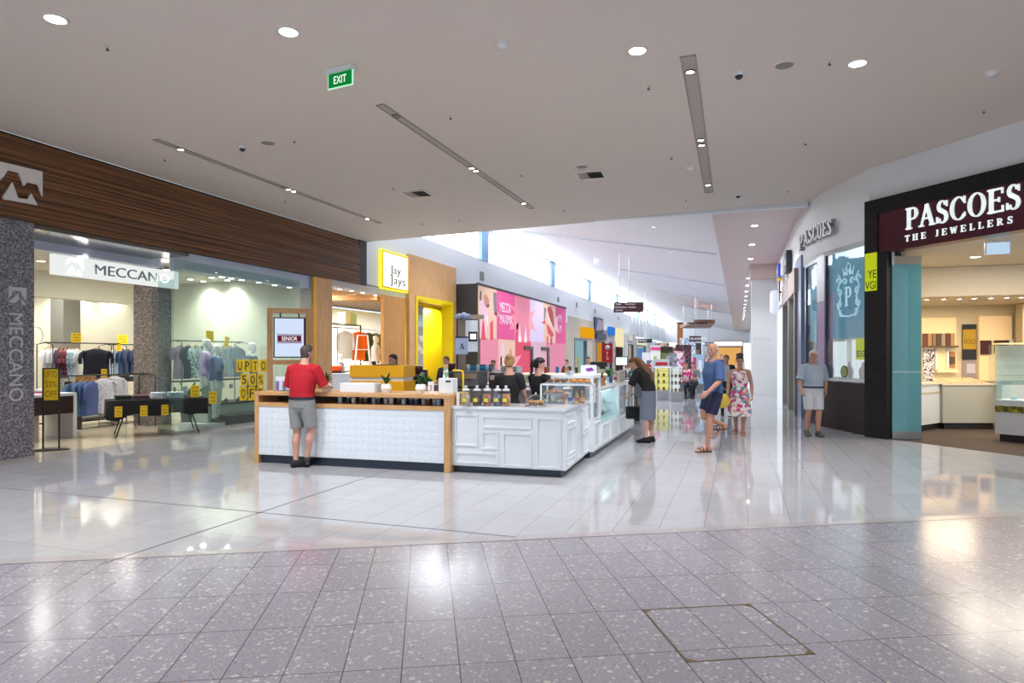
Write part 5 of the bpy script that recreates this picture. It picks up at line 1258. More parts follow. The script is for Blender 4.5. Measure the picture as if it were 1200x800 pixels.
    def foot(s, m, side, shoe=False):
        j = s.j; a, t = j[side+'a'], j[side+'t']; d = (t-a); d.z = 0; d.normalize(); sd = V(0, 0, 1).cross(d)
        drop = a.z-.085; slope = (t.z-.03)-(drop)
        k = .008 if shoe else 0; rs = []
        for q, w_, h_, zz in ((-.065, .025, .03, .035), (-.05, .034, .055, .05), (0, .037, .07, .06), (.06, .038, .052, .045), (.12, .044, .035, .03), (.17, .043, .026, .023), (.205, .025, .016, .018)):
            f = max(0, min(1, q/.17)); c = V(a.x, a.y, 0)+d*q+V(0, 0, zz+drop+slope*f)
            rs.append([tuple(c+sd*(w_+k)*math.cos(2*pi*i/12)+V(0, 0, 1)*max((h_+k)*math.sin(2*pi*i/12), -zz+.003)) for i in range(12)])
        m.loft(rs)
    def headT(s):
        j = s.j; return Matrix.Translation(j['head']) @ Matrix.Rotation(s.hd, 4, 'Z') @ Matrix.Rotation(-s.tilt, 4, 'X')
    def head(s, m):
        T = s.headT(); T0 = m.T; m.T = T0 @ T
        prof = [(-.115, .020, .055, .0), (-.108, .036, .072, .015), (-.09, .050, .080, .045), (-.06, .060, .083, .062), (-.03, .066, .084, .075), (0, .071, .083, .087), (.03, .074, .086, .094), (.06, .071, .082, .093), (.085, .058, .066, .078), (.102, .036, .040, .05), (.11, .008, .01, .012)]
        m.loft([[(w_*math.cos(2*pi*k/24), (f if math.sin(2*pi*k/24) > 0 else b)*math.sin(2*pi*k/24), z) for k in range(24)] for z, w_, f, b in prof])
        m.loft([[(x*w_, y, z) for x in ()] for _ in ()]) if 0 else None
        m.tube([(0, .078, .012), (0, .090, -.010), (0, .100, -.028), (0, .088, -.036)], [.008, .010, .014, .010], 8)      # nose
        for sx in (-1, 1):
            m.tube([(sx*.073, -.012, .018), (sx*.083, -.022, .008), (sx*.082, -.018, -.022), (sx*.070, -.006, -.034)], [.009, .011, .009, .006], 7)  # ear
            m.tube([(sx*.018, .080, .018), (sx*.032, .079, .023), (sx*.048, .068, .018)], [.006, .008, .006], 6)   # brow
            m.sphere((sx*.038, .058, -.02), .022, 8)
        m.tube([(-.024, .079, -.062), (0, .088, -.060), (.024, .079, -.062)], [.005, .008, .005], 6); m.tube([(-.018, .077, -.073), (0, .085, -.074), (.018, .077, -.073)], [.004, .008, .004], 6)
        m.sphere((0, .066, -.098), .022, 8)
        m.T = T0
    def eyes(s, par, skin):
        T = s.headT()
        m = MB(T)
        for sx in (-1, 1): m.sphere((sx*.032, .076, .0), .0105, 8)
        m.build('eyes', mat('eye_dark', '#2a211d', .3), par)
        m = MB(T); m.tube([(-.022, .084, -.068), (0, .0925, -.067), (.022, .084, -.068)], [.003, .0045, .003], 6); m.build('mouth', mat('lip', '#9c5148', .5), par)
    def hair(s, par, c, style='short', bald=False):
        m = MB(s.headT())
        prof = [(-.02, .073, .0, .095), (.01, .080, .03, .102), (.04, .083, .075, .105), (.07, .078, .088, .100), (.095, .062, .070, .080), (.113, .038, .042, .052), (.122, .01, .012, .012)]
        if bald: prof = [(-.045, .066, -.01, .085), (-.02, .078, -.012, .096), (.01, .082, -.012, .102), (.035, .080, -.012, .100), (.05, .072, -.014, .090)]
        rs = []
        for z, w_, f, b in prof:
            rs.append([(w_*math.cos(2*pi*k/24), (f if math.sin(2*pi*k/24) > 0 else b)*math.sin(2*pi*k/24) if not (f < 0 and math.sin(2*pi*k/24) > 0) else f, z) for k in range(24)])
        m.loft(rs)
        m.loft([[(w_*math.cos(2*pi*k/16), -.045+d_*math.sin(2*pi*k/16), z) for k in range(16)] for z, w_, d_ in ((-.085, .05, .03), (-.06, .062, .045), (-.02, .072, .055), (.02, .074, .055))])
        if style == 'bun': m.sphere((0, -.09, .075), .048, 12)
        if style == 'updo':
            for a, b, c_, r_ in ((0, -.05, .11, .06), (.04, -.02, .115, .042), (-.04, -.03, .115, .045), (0, -.10, .06, .05)): m.sphere((a, b, c_), r_, 10)
        if style == 'ponytail': m.tube([(0, -.09, .05), (0, -.13, .02), (0, -.135, -.06), (0, -.11, -.15), (0, -.10, -.22)], [.025, .034, .034, .026, .01], 10)
        if style == 'long':
            m.loft([[(w_*math.cos(2*pi*k/16), y+d_*math.sin(2*pi*k/16), z) for k in range(16)] for z, y, w_, d_ in ((.05, -.03, .078, .07), (-.02, -.045, .082, .06), (-.10, -.065, .085, .05), (-.20, -.085, .09, .045), (-.30, -.10, .085, .04), (-.40, -.115, .065, .035), (-.46, -.12, .03, .02))])
        return m.build('hair', c, par, remesh=.009, smoothit=1)
def figure(label, loc, rz, h, B, skin, cloth, name='person', cat='person', voxel=.009, face=True, group=None, hands=True, headskin=None):
    """cloth: list of (name, material, kind, args)"""
    t = thing(name, label, cat, loc, rz, group); k = h/1.75; S = Matrix.Scale(k, 4)
    m = MB(S)
    class SB: pass
    B.torso(m)
    for sd in 'lr':
        B.arm(m, sd); B.leg(m, sd)
        if hands: B.hand(m, sd, B_palm.get(id(B), {}).get(sd))
        B.foot(m, sd)
    B.head(m)
    body = m.build('body', skin, t, remesh=voxel*k, smoothit=1)
    old = B.headT
    B.headT = lambda: S @ old()
    if face: B.eyes(t, skin)
    for cn, cm, kind, a in cloth:
        m = MB(S)
        if kind == 'shirt':
            B.torso(m, a.get('infl', .014), a.get('lo', 2), a.get('hi', 9))
            for sd in 'lr': B.arm(m, sd, a.get('sinf', .016), a.get('sleeve', .5))
            if a.get('collar'):
                j = B.j; n0 = j['neck']; m.tube([n0+V(.058*math.cos(q), .062*math.sin(q), -.012+.01*math.sin(q)*-1) for q in [2*pi*i/12 for i in range(12)]], .012, 6, loop=True)
            m.build(cn, cm, t, remesh=voxel*k, smoothit=2)
        elif kind == 'top':                      # sleeveless
            B.torso(m, a.get('infl', .012), a.get('lo', 2), a.get('hi', 8))
            m.build(cn, cm, t, remesh=voxel*k, smoothit=2)
        elif kind == 'shorts':
            B.torso(m, .018, 0, 4)
            for sd in 'lr':
                j = B.j; p, q = j[sd+'h'], j[sd+'k']; L = a.get('len', .85)
                m.tube([p+V(0, 0, .04), p.lerp(q, .3), p.lerp(q, .6), p.lerp(q, L)], [.108, .108*1.0, .098, .092], 16)
            m.build(cn, cm, t, remesh=voxel*k, smoothit=2)
        elif kind == 'trousers':
            B.torso(m, .014, 0, 4)
            for sd in 'lr':
                B.leg(m, sd, .018, 0, 8)
            m.build(cn, cm, t, remesh=voxel*k, smoothit=2)
        elif kind == 'skirt':
            j = B.j; z1 = a['hem']; fr = spine_frames(B.torso_pts()); rs = []
            for i in range(a.get('top', 3), 1, -1):
                c, ax, ay = fr[i]; rs.append(ring(c, ax, ay, (.155, .165, .17, .175)[min(i, 3)]*1+.012 if i != 2 else .188, .13, 28))
            pz = j['pelvis'].z; km = (j['lk']+j['rk'])/2; hem = a.get('flare', .19); n_ = 6
            for i in range(1, n_+1):
                f = i/n_; z = pz+(z1-pz)*f; c = V(j['pelvis'].x+(km.x-j['pelvis'].x)*f, j['pelvis'].y+(km.y-j['pelvis'].y)*f*.8, z)
                rx = .188+(hem-.188)*f; ry = .135+(a.get('flared', .13)-.135)*f; pl = a.get('pleat', 0)*f
                rs.append([tuple(c+V((rx+pl*math.sin(q*7*2*pi/28))*math.cos(2*pi*q/28), (ry+pl*math.sin(q*7*2*pi/28))*math.sin(2*pi*q/28), 0)) for q in range(28)])
            m.loft(rs); m.build(cn, cm, t)
        elif kind == 'shoes':
            for sd in 'lr':
                mm = MB(S); B.foot(mm, sd, True)
                if a.get('sandal'):
                    mm = MB(S); j = B.j; aa, tt_ = j[sd+'a'], j[sd+'t']; d = tt_-aa; d.z = 0; d.normalize(); sdv = V(0, 0, 1).cross(d); dr = aa.z-.085
                    c = V(aa.x, aa.y, dr)
                    mm.loft([[tuple(c+d*q+sdv*w_*sx_+V(0, 0, z+max(0, (tt_.z-.03-dr))*max(0, q/.17))) for sx_, z in ((-1, .002), (1, .002), (1, .02), (-1, .02))] for q, w_ in ((-.07, .03), (0, .04), (.12, .05), (.2, .03))])
                    for q in (.02, .09, .14): mm.tube([tuple(c+d*q+sdv*.045*math.cos(u)+V(0, 0, .03+(.075-.25*q)*math.sin(u))) for u in [pi*i/8 for i in range(9)]], .008, 6)
                mm.build('shoe', cm, t)
        elif kind == 'belt':
            fr = spine_frames(B.torso_pts()); c, ax, ay = fr[a.get('i', 3)]; f = B.f
            up_ = ax.cross(ay)*-1; rx = (.155*(1+(f-1)*.8)+.030); ry = .105*f+.030
            rs = [ring(c+V(0, 0, dz), ax, ay, rx, ry, 28, 1+.6*(f-1), .9) for dz in (-.018, .018)]; m.loft(rs, caps=False); m.build(cn, cm, t)
        elif kind == 'tube':
            m.tube([V(*p) for p in a['pts']], a['r'], a.get('n', 8)); m.build(cn, cm, t)
        elif kind == 'hair':
            B.hair(t, cm, a.get('style', 'short'), a.get('bald', False))
    B.headT = old
    return t
B_palm = {}
def cm(c): return cloth_mat(c)
M_hg = mat('hair_grey', '#8d8782', .7, noise=.15, scale=60); M_hd = mat('hair_black', '#17130f', .5, noise=.2, scale=60)
M_hb = mat('hair_brown', '#6a4428', .5, noise=.25, scale=60); M_hbl = mat('hair_blonde', '#9a7c4c', .5, noise=.2, scale=60)
M_hw = mat('hair_white', '#d2cfca', .7, noise=.1, scale=60); M_hgd = mat('hair_dark_grey', '#4a4440', .7, noise=.2, scale=60)
M_belt = mat('belt_dark', '#1f2030', .5)

# man in red, leaning on the oak counter
B = Body(fat=1.12, waist=(0, .0, 1.07), chest=(0, .03, 1.28), upper=(0, .05, 1.42), neck=(0, .07, 1.50), head=(.01, .12, 1.645), head_turn=-22, head_tilt=-8,
         ls=(-.20, .05, 1.40), rs=(.20, .05, 1.40), le=(-.29, .09, 1.16), re=(.29, .12, 1.17), lw=(-.16, .27, 1.145), rw=(.22, .33, 1.155),
         lk=(-.09, .015, .50), la=(-.09, -.02, .085), lt=(.02, .13, .03), rk=(.13, .05, .52), ra=(.06, .03, .12), rt=(-.02, .12, .04), curl=.35)
B_palm[id(B)] = {'l': (0, 0, -1), 'r': (0, 0, -1)}
q = FL(352, 547); q.y -= .06
p_ = figure('man in a red polo shirt and grey shorts leaning on the oak counter', (q.x+.04, q.y+.04, 0), R(2), 1.78, B, M_skin,
       [('polo_shirt', mat('cloth_red', '#b30d22', .8, noise=.05), 'shirt', dict(sleeve=.6, infl=.026, sinf=.030, collar=True, lo=3)), ('shorts', mat('cloth_grey_khaki', '#8f9090', .85, noise=.06), 'shorts', dict(len=.86)),
        ('belt', M_belt, 'belt', {}), ('shoes', mat('shoe_black', '#1e1c1e', .6), 'shoes', {}), ('hair', M_hgd, 'hair', {})])
# woman at the far end of the counter, bending towards it
B = Body(female=1, fat=.98, pelvis=(0, 0, .92), waist=(0, .0, 1.06), chest=(0, .08, 1.24), upper=(0, .16, 1.35), neck=(0, .20, 1.42), head=(0, .30, 1.52), head_tilt=35, head_turn=8,
         ls=(-.165, .15, 1.335), rs=(.165, .15, 1.335), le=(-.20, .26, 1.10), re=(.20, .14, 1.09), lw=(-.14, .36, .93), rw=(.17, .21, .85), curl=.4)
q = FL(756, 518)
figure('long haired woman in black top and striped grey skirt bending over the display case', (q.x+.06, q.y, 0), R(72), 1.72, B, M_skin,
       [('top', cm('#17171b'), 'shirt', dict(sleeve=.6, infl=.03, sinf=.035, lo=3)), ('skirt', striped('cloth_skirt_stripe', '#7d8596', '#5b6377', 60), 'skirt', dict(hem=.44, flare=.17, flared=.15)),
        ('shoes', cm('#121214'), 'shoes', {}), ('hair', M_hb, 'hair', {}), ('long_hair', M_hb, 'tube', dict(pts=[(0, .27, 1.60), (0, .20, 1.54), (0, .10, 1.43), (0, .0, 1.33), (0, -.05, 1.20), (0, -.06, 1.10)], r=[.06, .082, .088, .082, .06, .02], n=14))])
hb = thing('handbag', 'black handbag held in front of the woman in the striped skirt', 'bag', (q.x-.26, q.y+.16, .42), R(20))
m = MB(); m.rbox(-.13, .13, -.06, .06, 0, .24, .03); m.build('bag_body', cm('#141416'), hb)
m = MB(); m.tube([(-.08, 0, .23), (-.07, 0, .42), (0, 0, .49), (.07, 0, .42), (.08, 0, .23)], .008, 6); m.build('strap', cm('#141416'), hb)
# striding man in blue
B = Body(fat=1.06, head_turn=28, pelvis=(0, 0, .92), la=(-.03, .12, .085), lt=(-.05, .31, .03), lk=(-.075, .10, .50), rk=(.10, .14, .56), ra=(.10, -.22, .42), rt=(.10, -.20, .22),
         le=(-.27, .02, 1.15), lw=(-.28, .22, .98), re=(.26, -.14, 1.16), rw=(.28, -.10, .90), chest=(0, .02, 1.27))
q = FL(838, 529)
figure('balding man in a blue tee and navy shorts striding across the mall', (q.x-.03, q.y-.0, 0), R(118), 1.85, B, M_skin2,
       [('tee_shirt', mat('cloth_blue', '#3d5785', .85, noise=.22, scale=7), 'shirt', dict(sleeve=.6, infl=.022, sinf=.028)), ('shorts', cm('#1d2340'), 'shorts', dict(len=.72)),
        ('shoes', mat('sandal_brown', '#4a3328', .6), 'shoes', dict(sandal=True)), ('hair', M_hw, 'hair', dict(bald=True))])
# woman in a floral dress
B = Body(female=1, fat=1.08, head_turn=6, head_tilt=8, la=(-.07, .06, .085), lt=(-.08, .24, .03), lk=(-.09, .08, .50), rk=(.09, .0, .50), ra=(.09, -.14, .11), rt=(.10, .02, .03),
         le=(-.24, -.02, 1.12), lw=(-.26, .10, .89), re=(.24, .02, 1.12), rw=(.24, .10, .92))
q = FL(867, 509)
g = NT('floral_print'); tc = g.n('TexCoord'); v = g.n('TexVoronoi', i_Scale=17.0); g.l(tc.outputs['Object'], v.inputs['Vector']); spx = g.n('SeparateColor'); g.l(v.outputs['Color'], spx.inputs[0])
c = g.ramp(spx.outputs[0], [(0, '#e8dde2'), (.22, '#d13f7d'), (.36, '#e9e1e4'), (.5, '#5f9a8a'), (.62, '#e4a08a'), (.74, '#8a9cc0'), (.86, '#c9558a')], 'CONSTANT'); g.l(c, g.b.inputs['Base Color']); g.b.inputs['Roughness'].default_value = .85
figure('woman in a bright floral sleeveless dress walking towards the camera', (q.x, q.y, 0), R(176), 1.64, B, M_skin2,
       [('bodice', g.m, 'top', dict(infl=.014, lo=2)), ('dress_skirt', g.m, 'skirt', dict(hem=.42, flare=.26, flared=.22, pleat=.015)), ('shoes', cm('#b06848'), 'shoes', dict(sandal=True)), ('hair', M_hd, 'hair', dict(style='updo')),
        ('necklace', cm('#7a5a3a'), 'tube', dict(pts=[(.06*math.cos(a*pi/8), .05+.05*math.sin(a*pi/8), 1.45) for a in range(-1, 10)], r=.006))])
hb = thing('handbag', 'round yellow handbag hanging beside the floral dress', 'bag', (q.x-.33, q.y-.12, .56), R(10))
m = MB(Matrix.Translation((0, 0, .14)) @ Matrix.Rotation(pi/2, 4, 'X')); m.lathe([(.001, -.05), (.11, -.05), (.15, -.02), (.15, .02), (.11, .05), (.001, .05)], 24, caps=False); m.build('bag_body', mat('bag_yellow', '#e6c84a', .5), hb)
m = MB(); m.tube([(-.10, 0, .24), (-.07, 0, .36), (0, 0, .41), (.07, 0, .36), (.10, 0, .24)], .008, 6); m.build('strap', mat('bag_strap', '#c9b8a0', .5), hb)
# man on the right in a pale shirt
B = Body(fat=1.18, head_turn=-35, le=(-.27, -.08, 1.15), lw=(-.22, .06, .93), re=(.28, .02, 1.15), rw=(.30, .16, .95), lk=(-.09, .06, .50), la=(-.08, .03, .085), lt=(-.10, .21, .03), rk=(.10, .02, .50), ra=(.09, -.10, .10), rt=(.11, .07, .03))
q = FL(955, 511)
figure('grey haired man in a pale blue shirt and white shorts walking past the jeweller window', (q.x-.03, q.y, 0), R(196), 1.75, B, M_skin2,
       [('polo_shirt', mat('cloth_pale_blue', '#a3b2c4', .85, noise=.05), 'shirt', dict(sleeve=.6, infl=.026, sinf=.034, collar=True, lo=3)), ('shorts', mat('cloth_offwhite', '#cbccd2', .85, noise=.04), 'shorts', dict(len=.9)),
        ('belt', M_belt, 'belt', {}), ('shoes', cm('#4c4c44'), 'shoes', {}), ('hair', M_hw, 'hair', {})])
# man in a dark jacket behind the floral dress
B = Body(le=(-.24, -.03, 1.14), re=(.24, -.03, 1.14), lk=(-.09, .06, .50), la=(-.09, .05, .085), lt=(-.1, .24, .03), ra=(.10, -.12, .10), rt=(.11, .06, .03))
q = AT(852, 430, 18.0)
figure('person in a dark open jacket and white shirt walking behind the floral dress', (q.x-.02, q.y, 0), R(185), 1.66, B, M_skin,
       [('shirt', cm('#cdd6e2'), 'shirt', dict(sleeve=.3, infl=.012)), ('trousers', cm('#2b3f55'), 'trousers', {}), ('shoes', cm('#15151a'), 'shoes', {}), ('hair', M_hb, 'hair', {})], voxel=.012)
jk = [o for o in col.objects if o.name.startswith('person')][-1]
m = MB(Matrix.Scale(1.66/1.75, 4)); fr = spine_frames(B.torso_pts())
for sx in (-1, 1):
    rs = []
    for i in range(2, 9):
        c, ax, ay = fr[i]; W = (.10, .165, .19, .18, .17, .18, .19, .20, .13)[i]; D = (.0, .0, .15, .14, .135, .14, .145, .12, .10)[i]
        a0, a1 = (R(62), R(-95)) if sx > 0 else (R(118), R(275))
        rs.append([tuple(c+ax*W*math.cos(a0+(a1-a0)*k/10)+ay*D*math.sin(a0+(a1-a0)*k/10)) for k in range(11)]+[tuple(c+ax*(W-.012)*math.cos(a0+(a1-a0)*k/10)+ay*(D-.012)*math.sin(a0+(a1-a0)*k/10)) for k in range(10, -1, -1)])
    m.loft(rs)
for sd in 'lr': B.arm(m, sd, .024, .9)
m.build('jacket', cm('#20222e'), jk)
# serving staff
B = Body(female=1, le=(-.22, .06, 1.14), re=(.22, .06, 1.14), lw=(-.20, .28, 1.06), rw=(.22, .28, 1.0), head_tilt=10)
q = AT(597, 440, 10.0)
figure('blonde woman in a black tee serving in the kiosk, back to the camera', (q.x, q.y, 0), R(8), 1.64, B, M_skin,
       [('tee_shirt', cm('#16161a'), 'shirt', dict(sleeve=.5, infl=.016, sinf=.022)), ('trousers', cm('#1b1b20'), 'trousers', {}), ('shoes', cm('#18181a'), 'shoes', {}), ('hair', M_hbl, 'hair', dict(style='bun'))])
B = Body(female=1, le=(-.21, .10, 1.13), re=(.26, .10, 1.16), lw=(-.12, .30, 1.05), rw=(.32, .34, 1.12), head_turn=-35, head_tilt=12)
q = AT(632, 440, 10.6)
figure('woman with a dark ponytail in a black tee serving in the kiosk', (q.x, q.y, 0), R(-28), 1.60, B, M_skin,
       [('tee_shirt', cm('#16161a'), 'shirt', dict(sleeve=.5, infl=.016, sinf=.022)), ('trousers', cm('#1b1b20'), 'trousers', {}), ('shoes', cm('#18181a'), 'shoes', {}), ('hair', M_hd, 'hair', dict(style='ponytail'))])
def simple(label, px, T_, h, rz, top, bottom, hair, style='short', B=None, skin=None, vox=.016, dz=0):
    q = AT(px, 430, T_); B = B or Body(le=(-.22, .04, 1.14), re=(.22, .04, 1.14), lw=(-.2, .25, 1.02), rw=(.2, .25, 1.02))
    return figure(label, (q.x, q.y, dz), rz, h, B, skin or M_skin, [('top', cm(top) if isinstance(top, str) else top, 'shirt', dict(sleeve=.6, infl=.02, sinf=.026)), ('trousers', cm(bottom), 'trousers', {}), ('shoes', cm('#202024'), 'shoes', {}), ('hair', hair, 'hair', dict(style=style))], voxel=vox, face=True)
simple('dark haired attendant in white mostly hidden behind the mustard booth', 461, 12.3, 1.66, R(160), '#e6e8ec', '#2a2a30', M_hd)
simple('brown haired person behind the grey bench right of the yellow doorway', 523, 15.5, 1.62, R(170), '#3c3a44', '#2a2a30', M_hb)
simple('fair haired person in a pale top in front of the pink mural', 578, 17.5, 1.52, R(200), '#d8c9c4', '#3a3a44', M_hb)
simple('person with black hair in a dark jacket at the second kiosk', 689, 22.5, 1.60, R(-150), '#1c1f22', '#22242a', M_hd)
simple('small dark figure standing in front of the far end of the pink mural', 664, 24.5, 1.5, R(150), '#26252c', '#22242a', M_hd)
sit = dict(pelvis=(0, 0, .55), waist=(0, .02, .70), chest=(0, .06, .90), upper=(0, .08, 1.03), neck=(0, .09, 1.11), head=(0, .12, 1.27), ls=(-.185, .07, 1.045), rs=(.185, .07, 1.045), le=(-.23, .12, .78), re=(.23, .12, .78),
           lw=(-.15, .34, .74), rw=(.15, .34, .74), lh=(-.10, .02, .53), rh=(.10, .02, .53), lk=(-.11, .45, .52), rk=(.11, .45, .52), la=(-.11, .46, .085), ra=(.11, .46, .085), lt=(-.12, .64, .03), rt=(.12, .64, .03))
simple('seated person in a bright pink and white top by the glass display cabinets', 803, 25.5, 1.75, R(200), checked('cloth_pink_mix', '#f0d9e6', '#e23a7c', '#f4e6ee', 9), '#1d2036', M_hb, 'long', Body(female=1, **sit))
simple('seated person in a grey striped top beside the striding man', 813, 26.0, 1.75, R(170), striped('cloth_grey_stripe', '#6a6c72', '#a3a6aa', 26), '#1c1e24', M_hd, 'short', Body(**sit))
for k, (px, T_) in enumerate(((803, 25.5), (813, 26.0))):
    q = AT(px, 430, T_); t = thing('cafe_stool', ('low grey stool under the person in pink', 'low grey stool under the person in stripes')[k], 'stool', (q.x, q.y, 0.002), 0, 'low grey stools')
    m = MB(); m.lathe([(.001, .36), (.17, .36), (.18, .385), (.17, .41), (.001, .41)], 18, caps=False); m.build('seat', mat('stool_grey', '#5b5c62', .6), t)
    for a in range(4):
        m = MB(); m.tube([(.1*math.cos(a*pi/2+.7), .1*math.sin(a*pi/2+.7), .36), (.16*math.cos(a*pi/2+.7), .16*math.sin(a*pi/2+.7), 0)], .012, 6); m.build('leg', M_steel, t)
for k, (px, T_, h, rz, a, b, hr, lb) in enumerate(((782, 31, 1.7, 30, '#d9d9dd', '#3a4458', M_hb, 'distant shopper in a pale top near the pink sale signs'), (797, 38, 1.65, 200, '#b8475f', '#2f3440', M_hd, 'distant shopper in a rose top beyond the seated people'),
                                         (845, 40, 1.72, 170, '#3c4a66', '#25272e', M_hgd, 'distant shopper in a slate blue top in the middle of the corridor'), (868, 44, 1.6, 190, '#e2dfe0', '#5b6a86', M_hbl, 'distant fair haired shopper in a white top near the pier wall'), (827, 55, 1.7, 180, '#6a6f76', '#2a2c33', M_hb, 'farthest shopper in grey near the end of the corridor'))):
    simple(lb, px, T_, h, R(rz), a, b, hr, 'short', Body(lk=(-.09, .06, .50), la=(-.09, .05, .085), lt=(-.1, .24, .03), ra=(.10, -.12, .10), rt=(.11, .06, .03)), vox=.022)
# mannequins behind the shop glass
def mannequin(label, loc, rz, h, B, cloth):
    return figure(label, loc, rz, h, B, M_mann, cloth, name='mannequin', cat='mannequin', voxel=.011, face=False)
q = AX(246, 480, -11.62); mb_z = .12
t = thing('mannequin_plinth', 'low white plinth under the two shop window mannequins', 'plinth', (-11.55, q.y-.05, .003), RZL)
m = MB(); m.rbox(-.55, .65, -.38, .42, 0, mb_z-.004, .008); m.build('plinth_block', M_white, t)
Bm = Body(le=(-.24, -.02, 1.14), re=(.24, -.02, 1.14), lw=(-.27, .05, .90), rw=(.27, .05, .90), curl=.2)
mannequin('white mannequin in a mauve shirt and white trousers behind the denim jacket', (-11.78, q.y+.05, mb_z), R(-60), 1.92, Bm, [('shirt', cm('#b49cc4'), 'shirt', dict(sleeve=.9, infl=.02, sinf=.02)), ('trousers', cm('#c9cfd0'), 'trousers', {}), ('shoes', cm('#2e3035'), 'shoes', {})])
mannequin('white mannequin in a blue denim jacket and pale trousers nearest the shop glass', (-11.32, q.y-.12, mb_z), R(-60), 1.78, Bm, [('denim_jacket', mat('cloth_denim', '#3d5c8c', .85, noise=.2, scale=20), 'shirt', dict(sleeve=.9, infl=.03, sinf=.03)), ('trousers', cm('#d3d9d8'), 'trousers', {}), ('shoes', cm('#2e3035'), 'shoes', {})])
q = AX(293, 480, -11.5)
mannequin('white mannequin in a dark grey tee above the yellow letter cards', (-11.75, min(q.y+.35, 14.3), .0035), R(-70), 1.98, Bm, [('tee_shirt', striped('cloth_dark_tee', '#4a5058', '#6b7a80', 9), 'shirt', dict(sleeve=.6, infl=.02, sinf=.02)), ('trousers', cm('#3a4250'), 'trousers', {}), ('shoes', cm('#2e3035'), 'shoes', {})])
# ================================================================ LEFT: SECOND SHOP, MURAL, FAR SHOPFRONTS
def YZ(px, py, X=X0): q = AX(px, py, X); return q.y, q.z
M_jw = m_wood('shopfront_oak', '#c8935a', '#e0b27c', (6, 6, .8), .4, 3.0)
M_yw = mat('bright_yellow', '#f2d800', .45, noise=.02)
ya, yb = LY(367), LY(388.5)
t = thing('oak_pilaster', 'oak clad pilaster with a yellow edge right of the shop window', 'pilaster', (X0, ya, 0), RZL)
m = MB(); m.box(.12, yb-ya, -.02, .1, .001, 3.79); m.build('cladding', M_jw, t)
m = MB(); m.box(0, .12, -.02, .1, .001, 3.79); m.build('yellow_edge', M_yel, t)
# grey reveal left of it
struct('wall_left', MB().box(X0-.4, X0-.02, 14.98, ya-.01, .001, 3.79), mat('grey_reveal', '#a5a3a2', .5), label='grey pier between the clothing shop glass and the oak pilaster')
yc, yd = LY(450), LY(475)
struct('trim_7', MB().box(X0-.6, X0-.01, yb, LY(476), 3.62, 3.82), mat('fascia_beige', '#c9c2bc', .5), label='pale fascia strip under the white wall')
t = thing('oak_column', 'amber oak clad column at the right of the second shop opening', 'pilaster', (X0, yc, 0), RZL)
m = MB(); m.box(0, yd-yc-.03, -.0, .12, .001, 3.62); m.build('cladding', m_wood('amber_oak', '#c48440', '#dba35c', (6, 6, .8), .4), t)
# glowing shop name box
y0, z1 = YZ(444, 287); y1, z0 = YZ(474, 341); z0 = 3.83; z1 = 5.02
t = thing('lightbox_sign', 'glowing white box sign reading Jay Jays with a yellow rim', 'sign', (X0+.02, y0, 0), RZL)
m = MB(); m.box(0, y1-y0, -.12, .0, z0, z1); m.build('box_body', M_yr, t)
m = MB(); m.box(.05, y1-y0-.05, -.135, -.12, z0+.05, z1-.05); m.build('lit_face', emis('sign_face_warm', '#fffdf0', 1.6), t)
m = MB(); words(m, 'Jay', (y1-y0)*.26, z0+(z1-z0)*.50, (y1-y0)*.42, (z1-z0)*.30, -.136, .012, align='L'); words(m, 'Jays', (y1-y0)*.26, z0+(z1-z0)*.22, (y1-y0)*.6, (z1-z0)*.30, -.136, .012, align='L'); m.build('lettering', mat('letters_dark', '#3d3b2e', .5), t)
m = MB()
for a in ((-.03, 0, z0-.03, z1+.03), (y1-y0, y1-y0+.03, z0-.03, z1+.03)): m.box(a[0], a[1], -.1, 0, a[2], a[3])
m.box(0, y1-y0, -.1, 0, z1, z1+.03); m.box(0, y1-y0, -.1, 0, z0-.03, z0); m.build('glow_rim', emis('rim_yellow', '#f6ee30', 1.6), t)
# oak facade with yellow doorway
y0, y1 = LY(476), 24.25; d0, d1 = LY(483)-y0, LY(527)-y0
t = thing('oak_facade', 'tall oak shopfront block with a bright yellow framed doorway', 'shopfront', (X0, y0, 0), RZL)
W_ = y1-y0; zt = 5.17; zd = 3.76
m = MB(); m.box(0, d0, -.12, -.002, .001, zt); m.box(d1, W_, -.12, -.002, .001, zt); m.box(d0, d1, -.12, -.002, zd, zt); m.build('cladding', M_jw, t)
m = MB(); m.box(d0, d0+.14, -.16, .3, .001, zd); m.box(d1-.10, d1, -.16, .3, .001, zd); m.box(d0+.14, d1-.1, -.16, .3, zd-.12, zd); m.build('door_surround', M_yw, t)
m = MB(); m.box(d0+.55, d1+2.3, 1.2, 1.3, .001, 3.75); m.build('inner_yellow_wall', M_yw, t)
struct('wall_left', MB().box(-16.8, -16.5, 15.2, 31.5, 0, 3.7), M_white, label='back wall of the second shop')
struct('wall_left', MB().box(-16.5, -11.15, 31.2, 31.5, 0, 3.7), m_cream, label='far side wall of the second shop')
struct('ceiling', MB().box(-16.8, -11.12, 15.2, 31.5, 3.8, 3.95), mat('dark_wood_ceiling', '#6b5138', .6), label='timber coloured ceiling of the second shop')
struct('floor', MB().box(-16.5, -10.9, 15.2, 31.2, 0, .002), m_shopf, label='floor of the second shop')
for k, (y, z) in enumerate(((16.2, 3.55), (17.4, 3.6), (18.6, 3.55), (19.8, 3.6))):
    t = thing('ceiling_beam', 'slanted oak beam under the ceiling of the second shop, %s from the camera' % od[k], 'beam', (-12.3, y, z), R(8+6*k), 'oak ceiling beams')
    m = MB(); m.box(-1.1, 3.4 if 0 else 1.1, -.08, .08, -.08, .1); m.build('beam', M_jw, t)
    for s in (-.9, .9):
        m = MB(); m.tube([(s, 0, .1), (s, 0, 3.8-z)], .008, 6); m.build('hanger_rod', M_steel, t)
